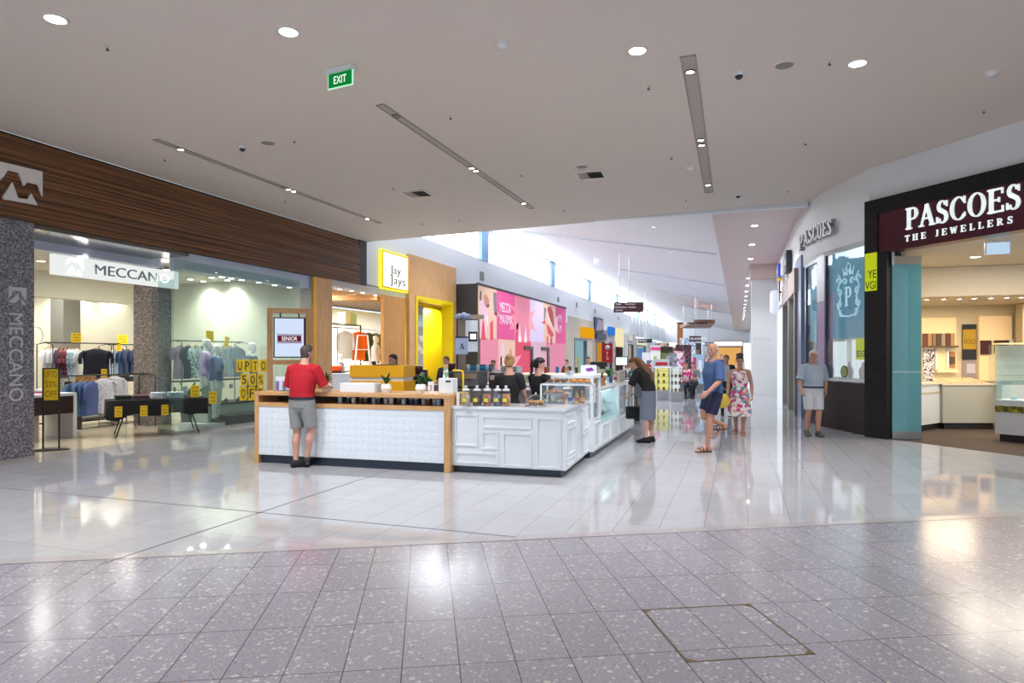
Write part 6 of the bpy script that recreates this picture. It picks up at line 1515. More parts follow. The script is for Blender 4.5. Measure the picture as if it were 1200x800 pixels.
area_lamp('doorway_fill', (-11.6, 24.7, 3.6), .5, 130, (1, .97, .85))  # added lamp without a fitting, brightens the inner yellow wall
for x, y in ((-12.9, 17.3), (-14.6, 20.5), (-14.2, 24.5), (-13.5, 27.5)): area_lamp('shop_fill_light', (x, y, 3.7), 1.3, 190, (1, .95, .88))  # added fill lamps without fixtures, lift the second shop's interior
for k, px in enumerate((398, 412, 425, 440)):
    p = AX(px, 300, X0-.3); shoplight(p.x, p.y, 3.619, 'round downlight in the pale fascia over the second shop opening, %s from the left' % od[k], 40, .07, grp='fascia downlights', real=False)
for k, (px, py) in enumerate(((499, 362), (507, 360), (499.5, 366), (515, 361))):
    q = AX(px, py, X0-1.6); t = thing('pendant_lamp', 'small glowing pendant lamp inside the yellow doorway, %s from the left' % od[k], 'pendant lamp', (q.x, q.y, q.z), 0, 'pendants in the yellow doorway')
    m = MB(); m.sphere((0, 0, 0), .075, 12); m.build('globe', emis('globe_warm', '#fff2c0', 3), t)
    m = MB(); m.tube([(0, 0, .07), (0, 0, 3.79-q.z)], .006, 5); m.build('cord', M_steel, t)
q = AX(490, 400, X0-.7); t = thing('display_poster_column', 'grey and white poster column just inside the yellow doorway', 'poster', (q.x, q.y, 0.003), R(50))
m = MB(); m.box(-.2, .2, -.03, .03, 0, 3.55); m.build('column_panel', mat('poster_grey', '#a5a3a8', .5), t)
m = MB(); m.box(-.2, .2, -.035, -.03, 1.7, 2.4); m.build('photo_print', checked('photo_print', '#e3dad4', '#b7a79c', '#f0ebe6', 5), t)
m = MB(); m.box(-.2, .2, -.035, -.03, 2.75, 3.2); m.build('blue_print', mat('print_pale_blue', '#b7cfe2', .5), t)
# things seen inside the second shop
def inX(px, py, X): return AX(px, py, X)
xj = -13.6
a_, b_ = inX(388, 384, xj), inX(449, 384, xj)
rack((xj, a_.y, 0), (xj, b_.y, 0), 2.65, 'tall clothes rack inside the second shop', zs=(1.05,))
Yj = lambda px: AX(px, 390, xj).y
for k, (px, c_, lb, w_, h_, z_, lg) in enumerate(((397.5, '#d9d9d8', 'white long sleeved hoodie hanging in the second shop', .62, 1.0, 2.2, True), (413, '#ef6a12', 'bright orange hoodie hanging in the second shop', .60, 1.05, 2.2, True), (425, '#56585e', 'charcoal top hanging right of the orange hoodie', .5, .8, 2.25, False), (432, '#3f4a5c', 'slate top hanging in the second shop', .5, 1.1, 2.25, True), (440, '#5c6c80', 'steel blue shirt hanging in the second shop', .5, 1.1, 2.25, True), (447, '#7b8792', 'grey blue shirt at the right end of the second shop rack', .5, 1.1, 2.25, True))):
    garment(xj+.25 if w_ > .55 else xj, Yj(px), 2.65-.125, RZL-R(20), cloth_mat(c_), lb, w=w_, h=h_, long=lg, group='clothes in the second shop', d=.07)
for k, (px, c_, lb) in enumerate(((404, '#e9eef2', 'white storage box on the high shelf of the second shop'), (411, '#a9cfe0', 'pale blue box on the high shelf of the second shop'))):
    q = inX(px, 380, -14.2); t = thing('shelf_box', lb, 'box', (q.x, q.y, 2.841), RZL)
    m = MB(); m.rbox(-.2, .2, -.15, .15, 0, .42, .02); m.build('box_body', mat('box_'+c_[1:], c_, .5), t)
    m = MB(); m.box(-.21, .21, -.16, .16, .40, .45); m.build('lid', mat('lid_'+c_[1:], c_, .45), t)
t = thing('high_shelf', 'long dark shelf above the rack in the second shop', 'shelf', (-14.2, Yj(388), 0.003), RZL)
m = MB(); m.box(0, 2.6, -.2, .2, 2.80, 2.837); m.build('shelf_board', MC['dark_shelf'], t)
for s in (.02, 2.58):
    m = MB(); m.box(s-.02, s+.02, -.2, -.16, 0, 2.80); m.build('upright', M_black, t)
q = inX(425, 430, -12.4); t = thing('a_frame_stand', 'white wooden A frame display stand in the second shop', 'display stand', (q.x, q.y, 0.003), YAW+R(20))
m = MB(); ww = .3
for s in (-1, 1): m.tube([(s*.38, -.25, 0), (s*.17, 0, 2.35)], .028, 6); m.tube([(s*.38, .25, 0), (s*.17, 0, 2.35)], .028, 6)
m.build('frame', M_white, t)
for z in (.5, .95, 1.4, 1.85, 2.35):
    w_ = .38-.21*z/2.35; m = MB(); m.tube([(-w_, -.25*(1-z/2.35), z), (w_, -.25*(1-z/2.35), z)], .02, 6); m.build('rung', M_white, t)
Bq = Body(le=(-.24, -.02, 1.14), re=(.24, -.02, 1.14), lw=(-.27, .05, .90), rw=(.27, .05, .90), curl=.2)
q = inX(440, 430, -12.2); t = thing('mannequin_plinth', 'white plinth under the cream knit mannequin in the second shop', 'plinth', (q.x, q.y, .003), RZL); m = MB(); m.rbox(-.3, .3, -.3, .3, 0, .395, .01); m.build('plinth_block', M_white, t); mannequin('white mannequin in a cream knit inside the second shop', (q.x, q.y, .40), R(-60), 1.95, Bq, [('knit', cm('#e6e2da'), 'shirt', dict(sleeve=.9, infl=.03, sinf=.03)), ('trousers', cm('#26262c'), 'trousers', {}), ('shoes', cm('#2e3035'), 'shoes', {})])
q = inX(399, 430, -12.8); mannequin('mannequin in a blue and white patterned shirt low in the second shop', (q.x, q.y, .0035), R(-60), 1.70, Bq, [('patterned_shirt', checked('cloth_blue_white_print', '#e4e8f0', '#6e82b0', '#c7d0e4', 22), 'shirt', dict(sleeve=.6, infl=.02)), ('trousers', cm('#26262c'), 'trousers', {}), ('shoes', cm('#2e3035'), 'shoes', {})])
t = thing('folded_display', 'stack of bright orange knitwear on a dark box in the second shop', 'display table', (inX(391, 430, -11.9).x, inX(391, 430, -11.9).y, .003), YAW)
m = MB(); m.box(-.3, .3, -.25, .25, 0, 1.15); m.build('plinth', M_dk, t)
m = MB(); m.rbox(-.25, .22, -.2, .2, 1.151, 1.32, .04); m.build('orange_knit', cm('#f05a1a'), t)
# white counter back in the second shop opening
bench('second_shop_counter', 'white counter standing in the opening of the second shop', -11.9, -11.3, 15.6, 18.3, 1.1, M_cw, M_cw)
# ---- mural box
XM = -9.86; ym0 = 24.3; ym1 = 38.4; zm = 4.53
t = thing('mural_hoarding', 'large pink beauty mural on a black hoarding, with a black side wall', 'mural', (XM, ym0, 0), RZL)
WM = ym1-ym0
m = MB(); m.box(0, WM, .02, 1.02, .001, zm); m.build('hoarding_box', mat('hoarding_black', '#2b2c30', .45), t)
def MP(px, py):
    y, z = YZ(px, py, XM); return (y-ym0, z)
def mq(mm, pts, mi, d): mm.fprism(nondeg([MP(*p) for p in pts]), -d, 0.02, mi)
cols = ['#e2508f', '#f08ba0', '#dccbe6', '#e8899f', '#ecc3a8', '#e2445e', '#f2c7d2', '#b8434f', '#f3e9e6', '#e0b5c0', '#c98a78', '#7b7480', '#f6a5ae', '#3b2c30']
mm_ = [mat('mural_'+c[1:], c, .5, noise=.02, emit=0) for c in cols]
def panel(name, mi, a, b, ztop, zbot, d=.004):
    """an upright panel of the mural between photo columns a and b"""
    ya_, yb_ = YZ(a, 400, XM)[0]-ym0, YZ(b, 400, XM)[0]-ym0
    m = MB(); m.box(ya_, yb_, -d, .02, zbot, ztop, 0); return m.build(name, mm_[mi], t), ya_, yb_
zm_ = 2.36
tops = zm-.05
mu = [('face_panel', 4, 560.5, 582, tops, zm_), ('magenta_panel', 0, 582, 603, tops, zm_), ('salmon_panel', 1, 603, 621, tops, zm_), ('lilac_panel', 2, 621, 637, tops, zm_), ('lips_panel', 4, 637, 651, tops, zm_), ('magenta_panel', 0, 651, 663, tops, zm_),
      ('pink_panel', 3, 563, 584, zm_, .1), ('skin_panel', 4, 584, 603.5, zm_, .1), ('red_panel', 5, 603.5, 622, zm_, .1), ('rose_panel', 9, 622, 640, zm_, .1), ('pink_panel', 3, 640, 663, zm_, .1)]
for a in mu: panel(*a)
def art(name, mi, pts, d=.008):
    m = MB(); mq(m, pts, 0, d); m.build(name, mm_[mi], t)
# star shapes
art('star_left', 1, ((596, 357), (608, 361), (608, 385), (596, 386), (602, 376), (596.5, 371), (604, 367)))
art('star_right', 12, ((620, 367), (628, 363), (622.5, 373), (628, 388.5), (619, 383)))
art('star_ray', 8, ((607.5, 400.5), (611, 400.7), (608.8, 380))); art('star_ray', 8, ((614, 401), (617.5, 401), (616, 381)))
art('star_ray', 5, ((603.5, 400), (606.5, 400), (607.5, 378), (605, 380))); art('star_point', 5, ((634, 378), (639, 375), (639, 380)))
art('star_point', 6, ((651, 372), (655, 369), (653, 378), (655, 391), (651, 386)))
art('star_point', 3, ((577, 368), (584, 365), (586, 370), (583, 371))); art('star_point', 12, ((604, 418), (611, 416), (606, 425), (603.8, 428)))
# face: eye, brow, nose, fingers with red nails
art('cheek', 6, ((561, 350), (568, 353), (573, 365), (571, 385), (568, 398), (563, 398)), .006)
art('hair_shadow', 11, ((578, 342), (581.8, 343), (581.8, 371), (579, 366), (578, 352)))
art('eyelid', 10, ((567, 346), (570, 345), (573, 351), (573, 358), (570, 361), (567.5, 357))); art('iris', 13, ((571, 356), (573, 356.5), (572.5, 360), (570.5, 360.5)), .011)
art('brow', 13, ((562.5, 341), (564, 341), (563.5, 352), (561.8, 352))); art('nose_bridge', 8, ((569.5, 370), (574.5, 370), (573, 381), (571, 381)), .011)
art('finger', 4, ((572, 366), (578, 365), (577.5, 398), (571.5, 398)), .012); art('nail', 5, ((565.5, 374), (567, 376), (569, 398), (563.5, 398)), .010); art('nail', 5, ((574, 378), (577.5, 375), (577.6, 398), (574, 398)), .014)
art('lip_upper', 7, ((641, 361), (645, 358), (648, 367), (649.5, 384), (646, 380))); art('lip_lower', 5, ((640, 379), (644, 383), (649, 392), (646.5, 396), (642, 390)))
art('teeth', 8, ((641, 371), (643, 372), (647, 381), (646, 382.5)), .012); art('nail', 5, ((641, 394), (642.5, 394), (642, 403.5), (640.6, 403))); art('nail', 7, ((645, 396), (647, 396), (647, 404), (645, 404)))
art('hair_strand', 11, ((637.3, 359), (640, 362), (638.5, 374), (637.3, 376))); art('fingers_print', 10, ((597, 408), (599, 409), (600, 424), (598, 423))); art('fingers_print', 6, ((587, 402), (591, 402), (590, 430), (586, 430)))
art('yellow_print', 4, ((585, 418), (588, 418), (588, 436), (585, 436)))
y, z = MP(593, 367.5); m = MB(); words(m, 'MECCA\nMAXIMA', y, z, MP(600.5, 380)[0]-MP(586, 380)[0], .95, -.012, .006); m.build('lettering', mat('mural_white', '#fbe9f4', .5), t)
y, z = MP(656.5, 379); m = MB(); words(m, 'M\nM', y, z, .45, 1.05, -.012, .006); m.build('lettering', MC['mural_white'], t)
m = MB(); m.box(-.02, WM, -.03, .05, zm-.05, zm+.03); m.build('top_rail', M_black, t)
for k, (a, b) in enumerate(((614, 624), (634, 643))):
    ya_, yb_ = YZ(a, 410, XM)[0]-ym0, YZ(b, 410, XM)[0]-ym0
    m = MB(); m.box(ya_, yb_, -.05, 0, 1.95, 2.1); m.box(yb_-.35, yb_, -.05, 0, .1, 1.95); m.build('door_frame', M_dk, t)
# lights wash from the mural top are left to the daylight
# ---- far storefronts on the left (x = -10.9)
def storefront(label, pa, pb, ztop, wallc, signc=None, sign=None, door=None, dooropen='#3a3f48', txt=None, lit=0.0, depth=.3, frame=None):
    y0, y1 = LY(pa), LY(pb); W = y1-y0
    t = thing('storefront', label, 'shopfront', (X0, y0, 0), RZL)
    m = MB(); z0s = sign[0] if sign else ztop-.6
    a, b = door if door else (.25, .75)
    m.box(0, W*a, -.05, depth, .001, ztop); m.box(W*b, W, -.05, depth, .001, ztop); m.box(W*a, W*b, -.05, depth, 2.9, ztop); m.build('facade', mat('facade_'+wallc[1:], wallc, .5), t)
    m = MB(); m.box(W*a+.05, W*b-.05, depth*.6, depth*.7, .05, 2.85); m.build('shop_glass', emis('interior_'+dooropen[1:], dooropen, .8), t)  # opaque sheet, the lit interior is put into its glowing colour
    m = MB(); fr = .12; m.box(W*a, W*a+fr, -.1, depth, .001, 2.9); m.box(W*b-fr, W*b, -.1, depth, .001, 2.9); m.box(W*a+fr, W*b-fr, -.1, depth, 2.75, 2.9); m.build('door_frame', mat('frame_'+(frame or '#55585f')[1:], frame or '#55585f', .4), t)
    if sign:
        z0, z1, u0, u1 = sign; m = MB(); m.box(W*u0, W*u1, -.25, -.05, z0, z1); m.build('sign_board', emis('signboard_'+signc[1:], signc, .8) if lit else mat('signboard_'+signc[1:], signc, .5), t)
        if txt:
            m = MB(); words(m, txt, W*(u0+u1)/2, (z0+z1)/2, W*(u1-u0)*.8, (z1-z0)*.45, -.26, .01); m.build('lettering', mat('sign_text', '#f4efe2', .5), t)
    return t
storefront('far left shopfront with a gold sign and grey door frame right after the pink mural', 665, 694, 4.35, '#c2b8a6', '#f0a818', (3.9-.9, 3.75, .45, .95), (.22, .72), '#8fb4bc', None, 1, frame='#6a7888')
storefront('far left shopfront with a black framed poster and an amber oak door', 694.5, 710, 3.6, '#b9a68c', '#3a3f60', (3.0, 3.5, .1, .8), (.2, .85), '#d08a35', None)
t = thing('framed_poster', 'tall black framed fashion poster above the amber door', 'poster', (X0+.02, LY(695.5), 0), RZL)
WP = LY(706)-LY(695.5); m = MB(); m.box(0, WP, -.06, 0, 3.55, 4.75); m.build('frame', M_black, t)
m = MB(); m.box(.2, WP-.2, -.08, -.06, 3.7, 4.6); m.build('print', checked('poster_fashion', '#b9a8b0', '#5666a8', '#d9c9c6', .9), t)
storefront('far left shopfront with a grey patterned face and a bright blue blade sign', 710.5, 718.5, 4.0, '#a2a0a6', '#3a7fe0', (3.5, 4.2, .1, .9), (.3, .7), '#6f7480', None, 1)
storefront('far left shopfront with a tall glowing cream lantern over a dark doorway', 719, 731, 4.3, '#cfc4ae', '#fff0c2', (2.5, 4.25, .1, .75), (.1, .8), '#3a2c2e', None, 1)
storefront('far left shopfront in pale grey with a slanting white brace', 731.5, 744, 4.0, '#bfc2c8', '#d6cabc', (3.2, 3.8, .2, .6), (.3, .8), '#b9a688')
storefront('far left shopfront with a pale green interior', 744.5, 757, 3.6, '#c7cbb8', '#e9ead2', (2.9, 3.4, .1, .9), (.1, .9), '#c9cf9e', None, 1)
storefront('distant left shopfront with a blue door panel', 757.5, 769, 3.6, '#c9ced2', '#e9eef2', (3.0, 3.5, .2, .8), (.3, .7), '#4f86b8')
for k in range(12):
    y = 70+k*2.7; m = MB(); m.box(X0, X0+.25, y, y+.35, 3.85, 5.9); struct('trim_8', m, M_wallw)
# small wall vents on the white wall
for k, (px, py) in enumerate(((564.3, 323.5), (654, 351), (675.5, 357), (697, 364.5), (724.5, 373))):
    y, z = YZ(px, py); t = thing('wall_vent', 'small grey square vent on the white wall above the left shops, %s from the camera' % od[k], 'wall vent', (X0+.01, y, z), RZL, 'wall vents')
    s = .16 if k else .2
    m = MB(); m.box(-s*1.2, s*1.2, -.02, .0, -s, s); m.build('frame', mat('vent_grey', '#9fa2a8', .5), t)
    m = MB()
    for q in range(4): m.box(-s, s, -.03, -.02, -s*.8+q*s*.45, -s*.7+q*s*.45+.03)
    m.build('louvre', M_grey, t)
# ---- end wall shops
def endshop(label, pa, pb, ztop, fc, ic, sc_=None, Y=103.6):
    x0, x1 = AY(pa, 400, Y).x, AY(pb, 400, Y).x; W = x1-x0
    t = thing('end_storefront', label, 'shopfront', (x0, Y, 0), 0)
    m = MB(); m.box(0, W, -.1, .2, ztop-1.0, ztop); m.box(0, .3, -.1, .2, .001, ztop-1); m.box(W-.3, W, -.1, .2, .001, ztop-1); m.build('fascia', mat('efascia_'+fc[1:], fc, .5), t)
    m = MB(); m.box(.3, W-.3, .1, .15, .05, ztop-1); m.build('interior', emis('einterior_'+ic[1:], ic, .9), t)
    if sc_: m = MB(); m.box(.1, W-.1, -.2, -.1, ztop-.75, ztop-.1); m.build('sign_board', emis('esign_'+sc_[1:], sc_, 1.0), t)
endshop('distant shop at the corridor end with a long white lit fascia and amber interior', 836, 871, 3.9, '#9a7a66', '#e0a860', '#ffffff')
endshop('distant shop at the corridor end with a dark brown front', 797, 822, 3.6, '#4a3640', '#7a6a60')
endshop('distant shop at the corridor end with a white lit strip left of the dark front', 774, 796, 3.8, '#c9c2c0', '#7a5a50', '#ffffff')
endshop('small pale shop at the corridor end between the dark front and the amber interior', 823, 835, 3.4, '#c8cdd4', '#9aa4ae')
# ---- hanging directory signs
def hangsign(px0, px1, py0, py1, T_, label, lines, topz, rz=0, color='#4d2b36', n=2):
    a, b = AT(px0, py0, T_), AT(px1, py1, T_); c_ = (a+b)/2; W = (px1-px0)/F*T_/math.cos(rz); Hh = (py1-py0)/F*T_
    t = thing('hanging_sign', label, 'sign', (c_.x, c_.y, c_.z-Hh/2), YAW+rz)
    m = MB(); m.rbox(-W/2, W/2, -.06, .06, 0, Hh, .02); m.build('sign_board', mat('board_'+color[1:], color, .4), t)
    for i, s in enumerate(lines):
        m = MB(); words(m, s, -W*.44, Hh*(1-(i+.5)/len(lines)*.9-.04), None, Hh/len(lines)*.42, -.062, .006, align='L'); m.build('lettering', mat('sign_text_white', '#f6f1f4', .5, emit=.4), t)
    for s in ((-W*.3, W*.02) if n == 2 else (0,)):
        m = MB(); m.tube([(s, 0, Hh), (s, 0, slope_z(c_.x+s*math.cos(YAW+rz))-(c_.z-Hh/2)-.005)], .012, 6); m.build('suspension_rod', M_steel, t)
hangsign(719, 754, 354, 366, 30, 'maroon hanging directory sign with three lines of white text', ('Toilets       Food Court', 'Parents Room  Mall Exit', 'Car Park'), 5.9)
hangsign(748, 764, 397, 401.5, 50, 'small dark hanging sign left of the corridor centre', ('Mall Shops',), 5.9, color='#2b2428', n=1)
hangsign(808, 821.5, 393.5, 400, 45, 'black hanging shop sign with white letters near the corridor end', ('GLASSONS',), 5.7, color='#2a1c26', n=1)
hangsign(826, 836, 401, 405, 52, 'smallest grey hanging sign above the striding man', ('EXIT',), 5.6, color='#4b4c55', n=1)
# timber lattice canopy and orange post
a, b, c_, d_ = AT(797, 379, 60), AT(832, 378, 60), AT(838, 385, 50), AT(813, 386, 50)
t = thing('timber_canopy', 'brown timber lattice canopy hanging under the far ceiling', 'canopy', ((a+b+c_+d_)/4), 0)
o_ = (a+b+c_+d_)/4; m = MB(); P_ = [p-o_ for p in (a, b, c_, d_)]; z = 0
m.add([(p.x, p.y, 0) for p in P_]+[(p.x, p.y, .25) for p in P_], [(0, 3, 2, 1), (4, 5, 6, 7), (0, 1, 5, 4), (1, 2, 6, 5), (2, 3, 7, 6), (3, 0, 4, 7)]); m.build('lattice', m_wood('canopy_wood', '#6b4030', '#a06a50', (3, 3, 3), .5), t)
m = MB()
for p in P_: m.tube([(p.x*.8, p.y*.8, .25), (p.x*.8, p.y*.8, slope_z((o_.x+p.x*.8))-o_.z)], .02, 6)
m.build('suspension', M_steel, t)
t = thing('light_track', 'dark ceiling track above the timber canopy', 'ceiling light', AT(817, 378.5, 50), R(10))
m = MB(); m.box(-.75, .75, -.05, .05, -.05, .05); m.build('track', M_dk, t)
m = MB(); m.tube([(0, 0, .05), (0, 0, slope_z(t.location.x)-t.location.z)], .015, 6); m.build('suspension_rod', M_steel, t)
# hanging glass pendants
for k, (px, py, T_) in enumerate(((701, 306, 30),)):
    q = AT(px, py, T_); t = thing('pendant_lamp', 'round pale pendant lamp on thin wires under the sloping ceiling', 'pendant lamp', q, 0)
    m = MB(); m.lathe([(.001, -.16), (.2, -.14), (.22, 0), (.16, .10), (.001, .12)], 18, caps=False); m.build('globe', mat('pendant_white', '#e6e9ee', .4, emit=.3), t)
    for s in (-.14, .14):
        m = MB(); m.tube([(s, 0, .08), (s, 0, slope_z(q.x)-q.z)], .01, 5); m.build('wire', M_steel, t)
# bulkhead downlight row on the right
for k in range(16):
    y = 20.2+k*3.4; x = .42
    if 28.5 < y < 32: continue
    t = thing('downlight', 'small downlight in the long row on the narrow pink bulkhead', 'downlight', (x, y, 5.398), 0, 'bulkhead downlights')
    m = MB(); m.lathe([(0.001, -.006), (.09, -.006)], 14, caps=False); m.build('bulb', M_lamp, t)
    m = MB(); m.lathe([(.09, -.01), (.11, -.01), (.112, .002)], 14, caps=False); m.build('bezel', M_trimw, t)
    if k in (0, 2, 5): spot(t, 200, 120, .08)
# ---- mid corridor kiosks
M_ck = mat('kiosk_cream', '#d9cdb8', .5)
t = bench('second_kiosk', 'long cream counter of the second kiosk beyond the serving staff', -6.2, -3.4, 18.6, 19.4, 1.12, emis('counter_glow', '#fff0d8', 1.0), M_ck, 'kiosk')  # lit look of the worktop is put in as emission
def red_sign():
    q = AT(712, 414, 21.5); t = thing('red_sign_board', 'tall red sign board with a round blue emblem at the second kiosk', 'sign', (q.x, q.y, 0.003), YAW+R(-8))
    z0, z1 = H+(HZ-425)/F*21.5, H+(HZ-402.5)/F*21.5
    m = MB(); m.box(-.165, .165, -.03, .03, z0, z1); m.build('board', mat('board_red', '#c4121c', .4), t)
    m = MB(); m.box(-.03, .03, -.02, .02, 0, z0); m.build('post', M_steel, t)
    m = MB(Matrix.Translation((0, -.031, z1-.13)) @ Matrix.Rotation(pi/2, 4, 'X')); m.lathe([(.001, .006), (.075, .006), (.075, 0)], 20, caps=False); m.build('emblem', mat('emblem_blue', '#bcd6ea', .4), t)
    m = MB(); words(m, 'K\nI\nO', 0, z1-.40, .06, .26, -.032, .003); m.build('lettering', mat('sign_text_white', '#f6f1f4'), t)
red_sign()
def monitor(label, px, py, T_, w_, h_, base, dz=0):
    q = AT(px, py, T_); t = thing('till_monitor', label, 'monitor', (q.x, q.y, base), YAW+R(10))
    zc_ = q.z-base
    m = MB(); m.box(-w_/2, w_/2, -.02, .02, zc_-h_/2, zc_+h_/2); m.build('case', M_dk, t)
    m = MB(); m.box(-w_/2+.02, w_/2-.02, -.024, -.02, zc_-h_/2+.02, zc_+h_/2-.02); m.build('display', emis('monitor_white', '#eef6fb', 1.0), t)
    m = MB(); m.box(-.03, .03, 0, .03, .02, zc_-h_/2); m.box(-.12, .12, -.08, .1, 0, .02); m.build('stand', M_dk, t)
bench('till_bench', 'grey till bench beyond the end display case', -3.2, -2.3, 16.6, 17.3, 1.05, M_gm, M_gm)
monitor('bright white till monitor left of the bending woman', 728, 423, 16.9, .34, .24, 1.051)
machine('black coffee machine at the second kiosk left of the red sign', AT(701, 430, 20.2).x, AT(701, 430, 20.2).y-.0, 1.121 if 0 else 0.003, .5, .45, 1.45, M_dk, YAW)
t = thing('barrier_post', 'slim yellow post in front of the far grey doorway', 'post', (AT(677, 430, 21).x, AT(677, 430, 21).y, .003))
m = MB(); m.tube([(0, 0, .02), (0, 0, 1.6)], .03, 10); m.build('tube', M_yr, t); m = MB(); m.lathe([(.001, 0), (.15, 0), (.15, .02), (.001, .025)], 16, caps=False); m.build('base', M_dk, t)
# glass display towers in the corridor
def tower(label, px, T_, w_, ztop, glow, rz=0):
    q = AT(px, 440, T_); t = thing('display_cabinet', label, 'display cabinet', (q.x, q.y, .002), YAW+rz)
    m = MB(); m.box(-w_/2, w_/2, -w_/2, w_/2, 0, .35); m.build('base_cabinet', mat('cabinet_grey', '#9ea2a8', .4), t)
    m = MB(); m.box(-w_/2, w_/2, -w_/2, w_/2, ztop-.05, ztop); m.build('top_panel', M_white, t)
    m = MB()
    for a in (-1, 1):
        for b in (-1, 1): m.box(a*w_/2-.015*(a+1), a*w_/2+.015*(1-a), b*w_/2-.015*(b+1), b*w_/2+.015*(1-b), .35, ztop-.05)
    m.build('corner_posts', M_steel, t)
    m = MB(); m.box(-w_/2+.03, w_/2-.03, w_/2-.05, w_/2-.03, .36, ztop-.06); m.build('lit_back', emis('cab_'+glow[1:], glow, 1.0), t)
    for z in (.6, .85, 1.05):
        if z < ztop-.1: m = MB(); m.box(-w_/2+.03, w_/2-.03, -w_/2+.03, w_/2-.06, z, z+.015); m.build('shelf', M_acr, t)
    rnd = random.Random(px)
    for z in (.36, .616, .866):
        if z < ztop-.15:
            for k in range(3):
                m = MB(); m.lathe([(.001, z), (.04, z), (.05, z+.08), (.02, z+.12), (.001, z+.12)], 10, (-w_/3+k*w_/3, 0, 0), caps=False); m.build('display_item', mat('item_%d' % rnd.randint(0, 3), rnd.choice(('#c9a84a', '#6a5a3a', '#d9d0b8')), .4), t)
tower('glass cabinet glowing yellow green beyond the bending woman', 778, 24.5, .62, 1.22, '#d3cf7a')
tower('taller glass cabinet with a pale lit back beside the yellow green one', 792, 23.5, .42, 1.25, '#c9d3d0')
# colourful stands behind
def stand(label, px, T_, w_, z0, z1, c, name='display_stand', body='#6d7178', items=()):
    q = AT(px, 430, T_); t = thing(name, label, 'display stand', (q.x, q.y, .002), YAW)
    m = MB(); m.box(-w_/2+.03, w_/2-.03, -.15, .15, 0, z0); m.build('stand_body', mat('stand_'+body[1:], body, .5), t)
    m = MB(); m.box(-w_/2, w_/2, -.04, .04, z0, z1); m.build('header_panel', c if not isinstance(c, str) else mat('header_'+c[1:], c, .5), t)
    for k, (a, b, e, f, cc_) in enumerate(items):
        m = MB(); m.box(-w_/2+a*w_, -w_/2+b*w_, -.06, -.04, z0+e*(z1-z0), z0+f*(z1-z0)); m.build('print_block', mat('block_'+cc_[1:], cc_, .5), t)
stand('white sale stand with a pink header beyond the woman\'s back', 768, 30, .45, .9, 2.1, '#eef0f0', items=((0, 1, .82, .95, '#d8508c'), (.3, .6, .3, .6, '#9fc04a')))
stand('dark stand with green and red stock in mid corridor', 780, 33, .7, .5, 2.1, checked('stock_dark', '#3c3026', '#5a6a34', '#2a2422', 7), items=((.2, .5, .3, .8, '#6f8a3a'), (.4, .9, .05, .3, '#c23a3a')))
stand('stand of grey jackets left of the glowing cabinets', 787, 27, .4, .4, 1.75, checked('stock_grey', '#8f96a3', '#6d7482', '#b3b8c0', 9), body='#5a5f6a')
stand('blue and white stand behind the seated people', 818, 29, .5, .4, 1.7, '#9fc0e0', items=((.05, .3, .1, .9, '#d8305a'), (.5, .8, .4, .8, '#e9eef5')))
stand('pink and red stand in front of the distant shops', 792, 36, .9, .6, 1.9, checked('stock_pink', '#d9a3ac', '#efe3e3', '#b8606c', 6), items=((.1, .3, .2, .9, '#c23a4a'), (.5, .9, .4, .8, '#efe3e3')))
stand('white notice stand left of the seated people with a red stripe', 774, 26.8, .7, 1.0, 1.50, '#d7e0ea', items=((.2, .9, .5, .75, '#d02c38'), (.1, .4, .1, .4, '#6a9ad0')))
stand('narrow blue stand near the far left doorway', 751, 38, .4, .4, 2.1, '#5b8fbe')
stand('white cylinder like stand beyond the till monitor', 757, 31, .35, .4, 1.8, '#e9ecf0')
q = AT(797, 392, 62); t = thing('orange_pillar', 'short orange brown pillar panel near the end of the corridor', 'pillar', (q.x, q.y, .002))
m = MB(); m.box(-.25, .25, -.25, .25, 0, 4.7); m.build('shaft', mat('orange_brown', '#b8763e', .5), t); m = MB(); m.box(-.3, .3, -.3, .3, 4.7, 4.8); m.build('cap', M_dk, t)

for k, (px, T_, w_, z0, z1, c3, lb) in enumerate(((801, 42, 1.0, .8, 2.35, ('#4a3038', '#2f2228', '#6a4650'), 'dark brown block stand near the corridor end'), (776, 44, .9, .8, 2.5, ('#c9b7a8', '#7a4a3a', '#e0d4c8'), 'tan and brown stand far along the left side'),
                                     (806, 50, 1.2, 1.0, 3.0, ('#d8dde6', '#9aa8c0', '#f0f0f2'), 'pale stand with a light header beyond the seated people'), (795, 30, .6, .4, 1.6, ('#e8e0ea', '#d85a8a', '#8aa0c0'), 'stand of bright mixed toys behind the pale lit cabinet'),
                                     (765, 27, .5, .4, 1.45, ('#e9e4e4', '#c23a44', '#5a7aa8'), 'stand of mixed red and white stock behind the bending woman'), (742, 26, .7, .9, 1.5, ('#d9d4cf', '#8a6a58', '#5f8a6a'), 'low stand of mixed goods beyond the till monitor'),
                                     (832, 34, .5, .3, 1.5, ('#cfd6e0', '#4a6a9a', '#e6a0b0'), 'slim stand of blue and pink stock beside the striding man'))):
    stand(lb, px, T_, w_, z0, z1, checked('stock_mix_%d' % k, *c3, 8))
